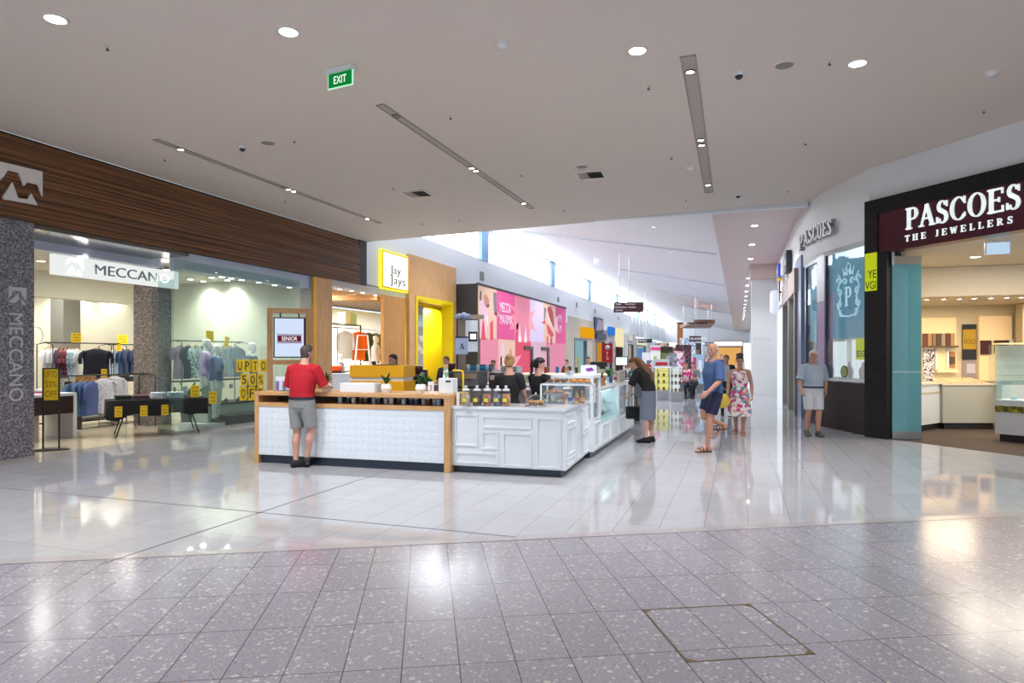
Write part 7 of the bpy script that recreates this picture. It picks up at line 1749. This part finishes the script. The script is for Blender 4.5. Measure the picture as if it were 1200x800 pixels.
# ================================================================ RIGHT: JEWELLER
RZP = math.atan2(PFD.y, PFD.x)
def SP(px, py, off=0.0):
    """distance along the entrance line and height, for a photo point on the entrance plane"""
    o = PF0+Vector((.756, .655))*off
    d = ray(px, py); den = d[0]*PFD.y-d[1]*PFD.x
    tt = (o.x*PFD.y-o.y*PFD.x)/den; x, y = d[0]*tt, d[1]*tt
    return ((x-o.x)*PFD.x+(y-o.y)*PFD.y, H+d[2]*tt)
M_dgran = m_granite('dark_granite', '#1b1a1c', '#232124', '#2c2a2e', 70, .5, .2)
gt = MC['dark_granite']
M_burg = mat('burgundy_sign', '#4a1426', .3, noise=.03)
s0, s1 = SP(1018, 400)[0], SP(1044, 400)[0]
zs0, zs1 = 3.67, 4.46
SE = 5.4
t = thing('entrance_surround', 'dark granite surround framing the jeweller entrance', 'shopfront', (PF0.x, PF0.y, 0), RZP)
sa = SP(1033, 400)[0]
m = MB(); m.box(s0, s1, -.12, .28, .001, zs0); m.box(s0, sa, -.12, .28, zs0, 4.74); m.box(sa, SE+.3, -.12, .28, zs1, 4.74); m.box(SE, SE+.3, -.12, .28, .001, zs1); m.build('stone_frame', M_dgran, t)
m = MB()
for z in (.62, 1.24, 1.86, 2.5, 3.1, 3.7, 4.3): m.box(s0-.001, s1 if z < 3.6 else sa, -.122, -.12, z, z+.006)
m.build('stone_joints', M_black, t)
t = thing('shop_sign', 'burgundy sign board with large white serif letters PASCOES THE JEWELLERS', 'sign', (PF0.x, PF0.y, 0), RZP)
m = MB(); m.box(sa, SE, -.09, .2, zs0, zs1); m.build('sign_board', M_burg, t)
pL, zb_ = SP(1066, 273); pT = SP(1066, 252)[1]; pR = SP(1203.5, 245)[0]
hh = .40; wdt = sum(serif_glyph(c)[1]+.04 for c in 'PASCOES')*hh
sx = (pR-pL)/wdt
mt_ = mat('sign_letter_white', '#e9f4f4', .4, emit=.55)
m = MB(); serif(m, 'PASCOES', pL, 4.02, hh, -.09, .035, 0, .04, sx); m.build('lettering', mt_, t)
m = MB(); x = pL-.02; tot = (pR-pL+.05); ws_ = sum(serif_glyph(c)[1]+.5 for c in 'THEJEWELLERS')*.115+.25
x = serif(m, 'THE', x, 3.80, .115, -.09, .02, 0, .5, 1.15*(tot/(ws_*1.15))); x = serif(m, 'JEWELLERS', x+.12, 3.80, .115, -.09, .02, 0, .5, 1.15*(tot/(ws_*1.15))); m.build('lettering', mt_, t)
t = thing('yellow_notice', 'lime yellow notice on the dark granite pier', 'notice', (PF0.x, PF0.y, 0), RZP)
na, nb = s0+.02, sa; nz1, nz0 = SP(1025, 297)[1], SP(1025, 341)[1]
m = MB(); m.box(na, nb, -.132, -.122, nz0, nz1); m.build('board', mat('notice_lime', '#d3e400', .4, emit=.25), t)
m = MB(); words(m, 'YE', (na+nb)/2+.03, nz0+.33, (nb-na)*.7, .16, -.133, .003); words(m, 'VGI', (na+nb)/2, nz0+.11, (nb-na)*.9, .16, -.133, .003); m.build('lettering', mat('notice_black', '#1f2a14', .5), t)
# folded teal glass door
dA = Vector(pf(s1)); dB_ = FL(1078, 515); dv = Vector((dB_.x-dA.x, dB_.y-dA.y)); 
t = thing('glass_door', 'tall teal tinted glass door folded back at the jeweller entrance', 'door', (dA.x+.02, dA.y, 0), math.atan2(dv.y, dv.x))
Ld = dv.length
m = MB(); m.box(0, Ld, -.012, .012, .16, 3.42); m.build('pane', glass('teal_glass', '#9fd0d6', .4, .02, .6, '#86c8d4'), t)
m = MB(); m.box(0, Ld, -.03, .03, .01, .16); m.build('bottom_rail', mat('rail_grey', '#8d9290', .3, .5), t)
m = MB(); m.box(0, Ld, -.03, .03, 3.42, 3.58); m.build('top_rail', mat('rail_beige', '#a89c8c', .4), t)
m = MB(); m.box(.0, Ld, -.014, .014, 1.31, 1.33); m.build('etched_line', mat('etch_pale', '#b7c9cc', .4), t)
m = MB(); m.box(-.02, .03, -.04, .04, 3.4, 3.66); m.build('pivot', M_steel, t)
# curved window wall
def curve_at(px):
    d = ray(px, 400); best = None
    for i in range(len(RWc)-1):
        ax, ay = RWc[i]; bx, by = RWc[i+1]; ex, ey = bx-ax, by-ay
        den = d[0]*ey-d[1]*ex
        if abs(den) < 1e-9: continue
        tt = (ax*ey-ay*ex)/den; u = (ax*d[1]-ay*d[0])/den
        if tt > 0 and -1e-6 <= u <= 1+1e-6:
            if best is None or tt < best[0]: best = (tt, i, (d[0]*tt, d[1]*tt))
    return best
def cseg(pa, pb):
    a, b = curve_at(pa), curve_at(pb)
    return [a[2]]+[RWc[i] for i in range(a[1]+1, b[1]+1)]+[b[2]]
def inset(pts, k):
    out = []; n = len(pts)
    for i, p in enumerate(pts):
        d = Vector(pts[min(i+1, n-1)])-Vector(pts[max(i-1, 0)]); d.normalize(); out.append((p[0]-d.y*-1*k*-1 if 0 else p[0]+(-d.y)*(-k), p[1]+d.x*(-k)))
    return out
# which side is the shop: travelling from far to near (towards -y) the shop lies to the left of travel -> +x
def shopside(pts, k):
    n = len(pts); out = []
    for i, p in enumerate(pts):
        d = Vector(pts[min(i+1, n-1)])-Vector(pts[max(i-1, 0)]); d.normalize(); out.append((p[0]-d.y*k, p[1]+d.x*k))
    return out
base = cseg(946, 1017.5)
t = thing('granite_plinth', 'dark granite plinth curving under the jeweller windows', 'plinth', (0, 0, 0), 0)
ribbon(shopside(base, .0), .001, 1.08, .3).build('stone_plinth', M_dgran, t)
tj = MB()
for z in (.36, .72):
    tj2 = ribbon(shopside(base, -.003), z, z+.006, .01); k0 = len(tj.v); tj.v += tj2.v; tj.f += [[i+k0 for i in f] for f in tj2.f]; tj.mi += tj2.mi; tj.sm += tj2.sm
tj.build('stone_joints', M_black, t)
M_wf = mat('window_frame_white', '#dfe6ee', .3)
M_tealb = mat('teal_blind', '#90d2ee', .8, noise=.02, spec=.2)
def curvewin(label, pa, pb, z0, z1, zblind, cells):
    pts = cseg(pa, pb); t = thing('display_window', label, 'shop window', (0, 0, 0), 0)
    ribbon(pts, z1, z1+.08, .16).build('head_frame', M_wf, t)
    ribbon(pts, z0-.05, z0, .16).build('sill_frame', M_wf, t)
    for nme, (a, b) in (('side_frame', (pa, pa+1.3)), ('side_frame', (pb-1.0, pb))): ribbon(cseg(a, b), z0, z1, .16).build(nme, M_wf if nme == 'x' else mat('window_frame_dark', '#39435a', .3), t)
    ribbon(shopside(pts, .03), z0, z1, .01).build('glass', glass('window_clear', '#f4fafb', .28, .02, .02, '#ffffff'), t)
    ribbon(shopside(pts, .10), zblind, z1, .02).build('blind', M_tealb, t)
    ribbon(shopside(pts, .12), zblind-.02, zblind, .5).build('niche_ceiling', M_white, t)
    ribbon(shopside(pts, .62), z0, zblind, .03).build('niche_glow_back', emis('niche_glow_back', '#e9f1f4', .9), t)  # back panel emits by itself in place of light falling in the niche
    ribbon(shopside(pts, .10), z0, z0+.02, .52).build('niche_floor', M_white, t)
    return t, pts
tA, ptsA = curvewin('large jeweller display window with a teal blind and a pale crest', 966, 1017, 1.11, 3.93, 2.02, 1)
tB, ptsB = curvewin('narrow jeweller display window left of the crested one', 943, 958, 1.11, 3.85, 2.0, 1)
t = thing('window_mullion', 'pale mullion post between the two jeweller display windows', 'mullion', (0, 0, 0))
ribbon(cseg(958, 966), 1.0, 3.95, .2).build('post_face', mat('mullion_reflection', '#9a93b8', .3), t)  # violet tone is a reflection put into the post's colour
ribbon(shopside(cseg(958, 966), -.006), 2.9, 3.95, .006).build('white_upper_face', M_wf, t)
struct('wall_right', ribbon(cseg(941, 1018), 3.92, 4.02, .15), M_wallw, label='lintel over the jeweller windows')
struct('wall_right', ribbon(shopside(cseg(941, 1018), .75), 0, 4.0, .05), m_cream, label='inner wall behind the jeweller windows')
# crest
qa, qb = Vector(curve_at(981)[2]), Vector(curve_at(1011)[2]); cdv = qb-qa
t = thing('window_crest', 'pale heraldic crest with a letter P on the teal window blind', 'sign', (qa.x, qa.y, 0), math.atan2(cdv.y, cdv.x))
cw = cdv.length; ccx = cw/2; zt_, zb2 = H+(HZ-309)/F*14.1, H+(HZ-371)/F*14.1; chh = zt_-zb2
m = MB(); serif(m, 'P', ccx-.14, zb2+chh*.20, chh*.36, -.02, .012, 0, 0, .8); m.build('monogram', mat('crest_pale', '#b9e2f0', .4, emit=.25), t)
m = MB(); yy = -.025
def curl(cx, cz, r, a0, turns, r1, wd=.02, sgn=1):
    m.tube([(cx+sgn*(r+(r1-r)*k/16)*math.cos(a0+turns*2*pi*k/16), yy, cz+(r+(r1-r)*k/16)*math.sin(a0+turns*2*pi*k/16)) for k in range(17)], wd, 5)
for sg in (-1, 1):
    X_ = lambda u: ccx+sg*u*cw/2
    curl(X_(.72), zb2+chh*.68, .10, 0, .8, .03, sgn=sg); curl(X_(.70), zb2+chh*.46, .09, 1, .9, .02, sgn=sg); curl(X_(.78), zb2+chh*.25, .10, 2, .8, .03, sgn=sg); curl(X_(.55), zb2+chh*.10, .11, 4, .6, .03, sgn=sg)
    m.tube([(X_(.80), yy, zb2+chh*.82), (X_(.62), yy, zb2+chh*.72), (X_(.85), yy, zb2+chh*.55), (X_(.62), yy, zb2+chh*.36), (X_(.86), yy, zb2+chh*.2), (X_(.5), yy, zb2+chh*.03), (X_(.0), yy, zb2+chh*.0)], .02, 5)
    curl(X_(.28), zb2+chh*.66, .09, 0, .9, .02, sgn=sg); curl(X_(.2), zb2+chh*.84, .07, 1.5, .8, .02, sgn=sg)
for u in (-.16, -.05, .06, .16): m.tube([(ccx+u*cw, yy, zb2+chh*.78), (ccx+u*cw*1.4, yy, zb2+chh*(.93+.05*(abs(u) < .1)))], [.018, .008], 5)
m.sphere((ccx, yy, zb2+chh), .025, 8)
m.build('scrollwork', MC['crest_pale'], t)
# niche contents
def niche(label, px, z, build_, cat, off=.33, name='x', group=None):
    p = curve_at(px)[2]; i = curve_at(px)[1]; d = Vector(RWc[i+1])-Vector(RWc[i]); d.normalize(); x, y = p[0]-d.y*off, p[1]+d.x*off
    t = thing(name, label, cat, (x, y, z), math.atan2(d.y, d.x), group); build_(t); return t
def b_yellow(t):
    m = MB(); m.box(-.19, .19, 0, .01, .0, .48); m.build('board', MC['notice_lime'], t)
    m = MB(); words(m, '$50', 0, .12, .3, .16, -.001, .002); m.build('lettering', MC['notice_black'], t)
    m = MB(); m.box(-.15, .15, .01, .1, .0, .01); m.build('foot', M_white, t)
niche('lime yellow price notice in the lower corner of the crested window', 1001, 1.55, b_yellow, 'notice', .14, 'price_notice')
def b_round(t):
    m = MB(Matrix.Rotation(pi/2, 4, 'X')); m.lathe([(.001, 0), (.13, 0), (.14, -.01), (.14, -.02), (.001, -.02)], 24, (0, .15, 0), caps=False); m.build('disc', mat('disc_olive', '#6a7a3a', .5), t)
    m = MB(Matrix.Rotation(pi/2, 4, 'X')); m.lathe([(.001, .004), (.11, .004)], 24, (0, .15, 0), caps=False); m.build('disc_face', mat('disc_lime', '#c3d27a', .5), t)
    m = MB(); m.box(-.05, .05, 0, .1, 0, .03); m.build('foot', M_white, t)
niche('round lime green notice disc in the crested window', 978.5, 1.131, b_round, 'notice', .2, 'round_notice')
def b_bust(t):
    m = MB(); m.lathe([(.001, 0), (.10, 0), (.11, .04), (.13, .16), (.10, .24), (.045, .29), (.04, .36), (.001, .37)], 16, caps=False, sy=.6); m.build('bust', M_white, t)
    m = MB(); m.tube([(.085*math.cos(a), -.06*abs(math.sin(a))-.01, .25-.10*math.sin(a)) for a in [pi*k/10 for k in range(11)]], .006, 5); m.build('necklace', mat('gold', '#c9a23a', .3, .8), t)
for k, px in enumerate((974, 990, 1000)):
    niche('white necklace bust in the crested window, %s from the left' % od[k], px, 1.131, b_bust, 'jewellery bust', .42, 'jewellery_bust', 'window jewellery busts')
for k, px in enumerate((947, 952)):
    niche('white necklace bust in the narrow window, %s from the left' % od[k], px, 1.131, b_bust, 'jewellery bust', .42, 'jewellery_bust', 'window jewellery busts')
def b_ramp(t):
    m = MB(); m.add([(-.2, -.08, 0), (.2, -.08, 0), (.2, .1, .12), (-.2, .1, .12), (-.2, .1, 0), (.2, .1, 0)], [(0, 1, 2, 3), (4, 3, 2, 5), (0, 3, 4), (1, 5, 2), (0, 4, 5, 1)]); m.build('ramp', M_white, t)
    for k in range(5):
        m = MB(); m.tube([(-.15+k*.075, -.05, .025), (-.15+k*.075, .06, .10)], .007, 5); m.build('chain', M_dk, t)
niche('white sloping tray of chains in the crested window', 1008, 1.131, b_ramp, 'jewellery tray', .3, 'jewellery_tray')
# white raised shop name on the curved wall
t = thing('wall_lettering', 'raised white serif letters PASCOES on the curved white wall', 'sign', (0, 0, 0), 0)
hh = .34; pxs = [941.5, 947.5, 953, 958.3, 963.8, 969.6, 975.3]
for i_, c_ in enumerate('PASCOES'):
    p_ = curve_at(pxs[i_]); A_ = Vector(RWc[p_[1]]); B_ = Vector(RWc[p_[1]+1]); dd_ = (B_-A_).normalized(); q_ = curve_at(pxs[i_]+4.9)[2]
    wl = (Vector(q_)-Vector(p_[2])).length; dd_ = (Vector(q_)-Vector(p_[2])).normalized()
    T_ = Matrix.Translation((p_[2][0]+dd_.y*.03, p_[2][1]-dd_.x*.03, 0)) @ Matrix.Rotation(math.atan2(dd_.y, dd_.x), 4, 'Z')
    m = MB(T_); serif(m, c_, 0, 4.34, hh, .04, .12, 0, 0, wl/(serif_glyph(c_)[1]*hh)); o_ = m.build('letter', mat('letter_side', '#a3a8b2', .5), t); m = MB(T_); serif(m, c_, -.006, 4.337, hh*1.02, -.08, .012, 0, 0, wl/(serif_glyph(c_)[1]*hh)); m.build('letter_face', mat('letter_relief', '#ffffff', .3), o_)
# grey pilaster and the shops further on
t = thing('grey_pilaster', 'tall blue grey pilaster left of the narrow jeweller window', 'pilaster', (0, 0, 0))
ribbon(shopside(cseg(933.5, 941), -.05), .001, 4.25, .25).build('cladding', mat('pilaster_bluegrey', '#7f93b3', .35), t)
XR = 1.5
def RY(px): return AX(px, 400, XR).y
t = thing('right_storefront', 'glass shopfront with tan posts beyond the blue grey pilaster', 'shopfront', (XR, 19.2, 0), -pi/2)
LR = 5.6
m = MB(); m.box(-9.8, -9.5, -.05, .25, .001, 3.6) if 0 else None
for x in (-.2, -2.4, -5.2): m = MB(); m.box(x-.12, x+.12, -.08, .2, .001, 3.35); m.build('post', mat('tan_post', '#8f8a86', .4), t)
m = MB(); m.box(-5.3, 0, .05, .07, .05, 3.3); m.build('shop_glass', glass('right_glass', '#dff0ea', .5, .02, .35, '#c3d8d0'), t)
m = MB(); m.box(-5.4, .1, .6, .65, .05, 3.4); m.build('inner_wall', mat('inner_pale', '#c6d6cf', .6), t)
m = MB(); m.box(-5.4, .1, -.1, .25, 3.35, 3.99); m.build('sign_beam', mat('beam_greybrown', '#b09c90', .4), t)
for k, (px, py, c_, w_, h_, lb) in enumerate(((908, 322, '#e4c23a', .5, .42, 'yellow raised blade sign on the right shop beam'), (915, 318, '#3a55c9', .9, .5, 'blue raised blade sign on the right shop beam'), (922, 312, '#d8dde2', .9, .55, 'silver raised blade sign on the right shop beam'), (927, 307, '#2b2d3a', .7, .65, 'dark raised blade sign on the right shop beam'))):
    y = min(RY(px), 26); z = H+(HZ-py)/F*(y*CY-XR*SY); t = thing('blade_sign', lb, 'sign', (XR-.005, y, z), -pi/2, 'signs over the right hand shops')
    m = MB(); m.rbox(-w_/2, w_/2, -.16, 0, -h_/2, h_/2, .02); m.build('sign_box', mat('blade_'+c_[1:], c_, .4, emit=.25), t)
    m = MB(); m.box(-w_*.3, w_*.3, -.17, -.16, -h_*.12, h_*.12); m.build('sign_mark', mat('blade_mark', '#e8e4d8', .4), t)
    m = MB(); m.box(-.02, .02, -.1, -.06, -(z-3.62)+.0, -h_/2); m.build('bracket', M_steel, t)
q = AX(908.5, 352, XR-.3); t = thing('lightbox_sign', 'tall pale capsule shaped lightbox hanging beside the white pier', 'sign', (XR-.32, min(q.y, 27.5), 0), 0)
tq = t.location.y*CY-t.location.x*SY; z0, z1 = H+(HZ-368)/F*tq, H+(HZ-340)/F*tq
m = MB(); m.lathe([(.001, z0), (.12, z0+.03), (.15, z0+.12), (.15, z1-.12), (.12, z1-.03), (.001, z1)], 18, caps=False); m.build('lamp_shade', mat('capsule_white', '#dfe8f6', .3, emit=.5), t)
m = MB(); m.box(0, .3, -.02, .02, z1-.1, z1-.05); m.build('wall_bracket', M_dk, t)
t = thing('pier_mark', 'faint round emblem lettering on the white pier wall', 'sign', (.9, 29.3, 0), 0)
zq = H+(HZ-397.5)/F*27.6
m = MB()
for k in range(4): m.tube([(-.27+k*.18+.05*math.cos(a), -.003, zq+.06*math.sin(a)) for a in [2*pi*i/12 for i in range(12)]], .006, 4, loop=True)
m.build('emblem', mat('mark_grey', '#b9c0cc', .5), t)
# ================================================================ jeweller interior
M_jc = mat('jeweller_cream', '#dccfae', .6, noise=.02)
M_jcl = mat('jeweller_ceiling', '#d9cfbd', .6, noise=.01)
struct('floor', MB().prism([pf(0.3), pf(14.0), (13.5, 22), (3.2, 22), (2.9, 15.4)][::1], 0, .003), mat('brown_carpet', '#4a3b33', .95, noise=.15, scale=60), label='dark brown carpet of the jeweller')
YB = 21.0
struct('wall_back', MB().box(2.8, 13.5, YB, YB+.2, 0, 3.7), M_jc, label='cream back wall of the jeweller')
struct('wall_right', MB().box(3.0, 3.15, 15.3, YB, 0, 3.7), M_jc, label='left inner wall of the jeweller')
m = MB(); P_ = [pf(.1), pf(14.0), (13.6, YB+.2), (2.8, YB+.2), (2.8, 15.2)]; n = len(P_)
m.add([(x, y, 3.68) for x, y in P_]+[(x, y, 3.8) for x, y in P_], [tuple(range(n))[::-1], tuple(range(n, 2*n))]+[(i, (i+1) % n, (i+1) % n+n, i+n) for i in range(n)])
struct('ceiling', m, M_jcl, label='cream ceiling of the jeweller')
struct('ceiling', MB().box(3.15, 13.5, 17.5, YB, 3.0, 3.67), M_jcl, label='lowered cream ceiling at the back of the jeweller')
for x, y, e in ((5.2, 15.0, 110), (8.0, 14.5, 90)): area_lamp('jeweller_fill_light', (x, y, 3.64), 2.4, e, (1, .88, .7))  # warm area fill added under the ceiling, no fitting built
for x, y, e in ((5.0, 19.2, 60), (7.4, 19.2, 60)): area_lamp('jeweller_fill_light', (x, y, 2.97), 1.1, e, (1, .80, .55))  # more added fill below the lowered ceiling, also without fittings
for k, px in enumerate((1086, 1106, 1124, 1142, 1161, 1180, 1197)):
    p = AY(px, 350, 18.3); shoplight(p.x, p.y, 2.998, 'small warm downlight over the jeweller back wall, %s from the left' % od[k], 40, .06, (1, .8, .55), 'jeweller downlights', real=k in (1, 3, 5))
q = FL(1143, 300.5, 3.68); shoplight(q.x, q.y, 3.678, 'round warm downlight just inside the jeweller entrance', 120, .09, (1, .85, .65), 'jeweller entrance downlight')
q = AT(1169, 291, 11.6); t = thing('hanging_box_sign', 'pale blue hanging box sign inside the jeweller entrance', 'sign', q, YAW+R(-24))
m = MB(); m.box(-.17, .17, -.03, .03, -.10, .10); m.build('panel', emis('box_sign_pale', '#b9d3ea', .9), t)
m = MB(); m.box(-.19, .19, -.035, .035, .10, .12); m.box(-.19, -.17, -.035, .035, -.1, .1); m.box(.17, .19, -.035, .035, -.1, .1); m.build('frame', M_white, t)
m = MB(); m.box(-.03, .03, -.02, .02, .12, 3.68-q.z); m.build('mount', M_white, t)
M_case = mat('case_white', '#dfe3e6', .35, coat=.2); M_plin = mat('case_plinth', '#241d1c', .5)
def showcase(label, px0, px1, pyb, zt, body_c, glassh=0, rz=None, dep=.6, name='display_counter', band=None):
    a, b = FL(px0, pyb[0]), FL(px1, pyb[1]); d = b-a; L = d.length; t = thing(name, label, 'display case', (a.x, a.y, .0035), math.atan2(d.y, d.x))
    m = MB(); m.box(.06, L-.04, .05, dep-.05, 0, .14); m.build('plinth', M_plin, t)
    m = MB(); m.box(0, L, 0, dep, .14, zt-glassh); m.build('cabinet', body_c, t)
    if glassh:
        m = MB(); m.box(0, L, 0, .008, zt-glassh, zt); m.box(0, .008, .008, dep, zt-glassh, zt); m.box(L-.008, L, .008, dep, zt-glassh, zt); m.box(0, L, .0, dep, zt, zt+.01); m.build('glass_top', glass('vitrine', '#f2f8f6', .3, .02, .02, '#dff2ee'), t)
        m = MB(); m.box(0.02, L-.02, .02, dep-.02, zt-glassh, zt-glassh+.012); m.build('display_floor', mat('felt_white', '#dfeaf0', .8), t)
    else:
        m = MB(); m.box(-.02, L+.02, -.02, dep+.02, zt, zt+.04); m.build('counter_top', mat('top_glow', '#f0dcc0', .2), t)
    if band:
        m = MB(); m.box(.0, L, -.008, 0, band[0], band[1]); m.build('olive_band', checked('band_print', '#8a8a2a', '#5a5c22', '#b3ae3a', 14), t)
    return t, L
t, L = showcase('white cabinet with a cream band left of the long jeweller counter', 1080, 1105, (506, 502), 1.0, M_case)
m = MB(); m.box(0, L, -.005, 0, .80, .84); m.build('cream_band', mat('cream_band', '#c3b59a', .5), t)
t, L = showcase('long low jeweller counter with trays of rings on its sloping top', 1105, 1168, (503, 503), .98, mat('counter_greige', '#b5b2a6', .4), dep=.7)
for k in range(7):
    m = MB(); x = .1+k*(L-.2)/7; w_ = (L-.3)/7
    m.add([(x, .04, 1.03), (x+w_*.72, .04, 1.03), (x+w_*.52, .6, 1.12), (x-w_*.2, .6, 1.12)], [(0, 1, 2, 3)]); m.build('ring_tray', checked('ring_pads', '#e8a878', '#d68a58', '#f2c8a0', 40), t)
    m = MB(); m.add([(x+w_*.72, .04, 1.032), (x+w_*.98, .04, 1.032), (x+w_*.78, .6, 1.122), (x+w_*.52, .6, 1.122)], [(0, 1, 2, 3)]); m.build('tray_divider', mat('divider_brown', '#5a2418', .4), t)
t, L = showcase('glass topped white display case with an olive band at the right edge of the photo', 1166, 1290, (516.5, 528), 1.14, M_case, .36, dep=.7, band=(.56, .68))
m = MB(); words(m, 'Jewellery', L*.6, .62, L*.42, .05, -.009, .002); m.build('lettering', mat('print_pale', '#d8d890', .5), t)
for k in range(4):
    m = MB(); m.lathe([(.001, .792), (.05, .792), (.06, .82), (.03, .87), (.001, .87)], 12, (.2+k*.22, .3, 0), caps=False); m.build('jewel_stand', mat('jewel_stand_blue', '#b7cfe0', .4), t)
# back wall fittings (drawn on the plane y = 21)
def bx(px): return AY(px, 400, YB).x
def bz(py, px=1130): d = ray(px, py); return H+d[2]*YB/d[1]
def wallbox(name, label, cat, a, b, c_, d_, mat_, dep=.25, parts=(), group=None):
    x0, x1, z0, z1 = bx(a), bx(b), bz(d_), bz(c_); t = thing(name, label, cat, (x0, YB-.001, z0), 0, group)
    m = MB(); m.box(0, x1-x0, -dep, 0, 0, z1-z0); m.build('backing', mat_, t)
    for (nm_, a_, b_, c2, d2, ex, mm) in parts:
        m = MB(); m.box(bx(a_)-x0, bx(b_)-x0, -dep-ex, -dep, bz(d2)-z0, bz(c2)-z0); m.build(nm_, mm, t)
    return t
lit = mat('lit_cream', '#efd9a6', .5, emit=.18)
browns = [mat('box_brown%d' % k, c, .5) for k, c in enumerate(('#6a3a26', '#b08a60', '#8a6a4a', '#5a4636', '#a09078'))]
wallbox('wall_display', 'lit wall display with brown watch boxes and a white pin board', 'wall display', 1079, 1119, 372, 449, lit, .12,
        [('watch_box', 1079.5+k*5.3, 1084+k*5.3, 390.5, 405, .1, browns[k % 5]) for k in range(7)]+[('shelf', 1079, 1119, 405, 407, .22, browns[3])]+
        [('pin_board', 1080, 1093, 409, 447, .05, checked('pin_board', '#e6e2ea', '#4a4356', '#d9d4e0', 34)), ('white_strip', 1094, 1096, 406, 432, .08, M_white), ('white_strip', 1107, 1109.5, 406, 432, .08, M_white), ('photo_board', 1110, 1117, 412, 431, .06, checked('photo_board', '#5a4a3c', '#a8784f', '#3a2f28', 8)), ('counter_ledge', 1094, 1119, 433, 436, .25, lit)])
wallbox('poster', 'dark and gold poster reading GOLD between the wall displays', 'poster', 1127, 1143.5, 380, 421, M_dk, .06, [('gold_field', 1127.5, 1143, 386, 409, .004, mat('poster_gold', '#b8960f', .5))])
x0, z0 = bx(1135.3), bz(399); t = [o for o in col.objects if o.name.startswith('poster') and o.get('category') == 'poster'][-1]
m = MB(); words(m, 'GOLD', (bx(1143.5)-bx(1127))/2, bz(400)-t.location.z, .26, .12, -.066, .003); m.build('lettering', mat('gold_text', '#6a4a08', .5), t)
wallbox('notice_board', 'grey panel with a lilac price sheet under the gold poster', 'panel', 1127, 1143.5, 422, 446, mat('panel_grey', '#9a9290', .5), .06, [('price_sheet', 1132, 1142, 426, 437, .006, mat('sheet_lilac', '#c9c0d2', .5))])
wallbox('wall_display', 'bright peach wall alcove with two burgundy display pads', 'wall display', 1146, 1184, 371, 446, mat('lit_peach', '#f2d0a0', .5, emit=.2), .1,
        [('burgundy_pad', 1147, 1159.5, 399, 415, .06, mat('pad_burgundy', '#3a0d12', .6)), ('burgundy_pad', 1163, 1176, 399, 407, .06, MC['pad_burgundy']), ('burgundy_pad', 1163, 1168, 407, 414, .06, MC['pad_burgundy']), ('burgundy_pad', 1177, 1179.5, 399, 406, .06, MC['pad_burgundy']), ('white_card', 1180, 1186, 398, 407, .05, M_white)])
t = thing('inner_column', 'plain greige column at the back right of the jeweller', 'column', (bx(1185), YB-.75, .0035))
m = MB(); m.box(0, 1.4, 0, .45, 0, 2.99); m.build('shaft', mat('column_greige', '#c0b395', .6), t); m = MB(); m.box(-.02, 1.42, -.02, .47, 0, .12); m.build('skirting', M_plin, t)
q = FL(1182, 505); t = thing('glass_tower', 'tall glass tower case lined in pale grey near the greige column', 'display case', (q.x+.12, 17.2, .0035), 0)
m = MB(); m.box(-.25, .32, -.25, .25, 0, 1.0); m.build('base_cabinet', M_case, t)
m = MB(); m.box(-.23, .30, .18, .22, 1.0, 1.86); m.build('lining', mat('lining_warm', '#d9d6d2', .5, noise=.12, scale=14, emit=.12), t)  # faint emission put into the lining so that it looks lit
m = MB(); m.box(-.25, .32, -.25, -.24, 1.0, 1.88); m.box(-.25, -.34, -.24, .25, 1.0, 1.88); m.box(.31, .32, -.24, .25, 1.0, 1.88); m.build('glass_shell', MC['vitrine'], t)
m = MB(); m.box(-.26, .33, -.26, .26, 1.88, 1.91); m.build('top_panel', lit, t)
for k in range(3):
    m = MB(); m.box(-.23, .30, -.2, .16, 1.2+k*.22, 1.21+k*.22); m.build('shelf', M_acr, t)
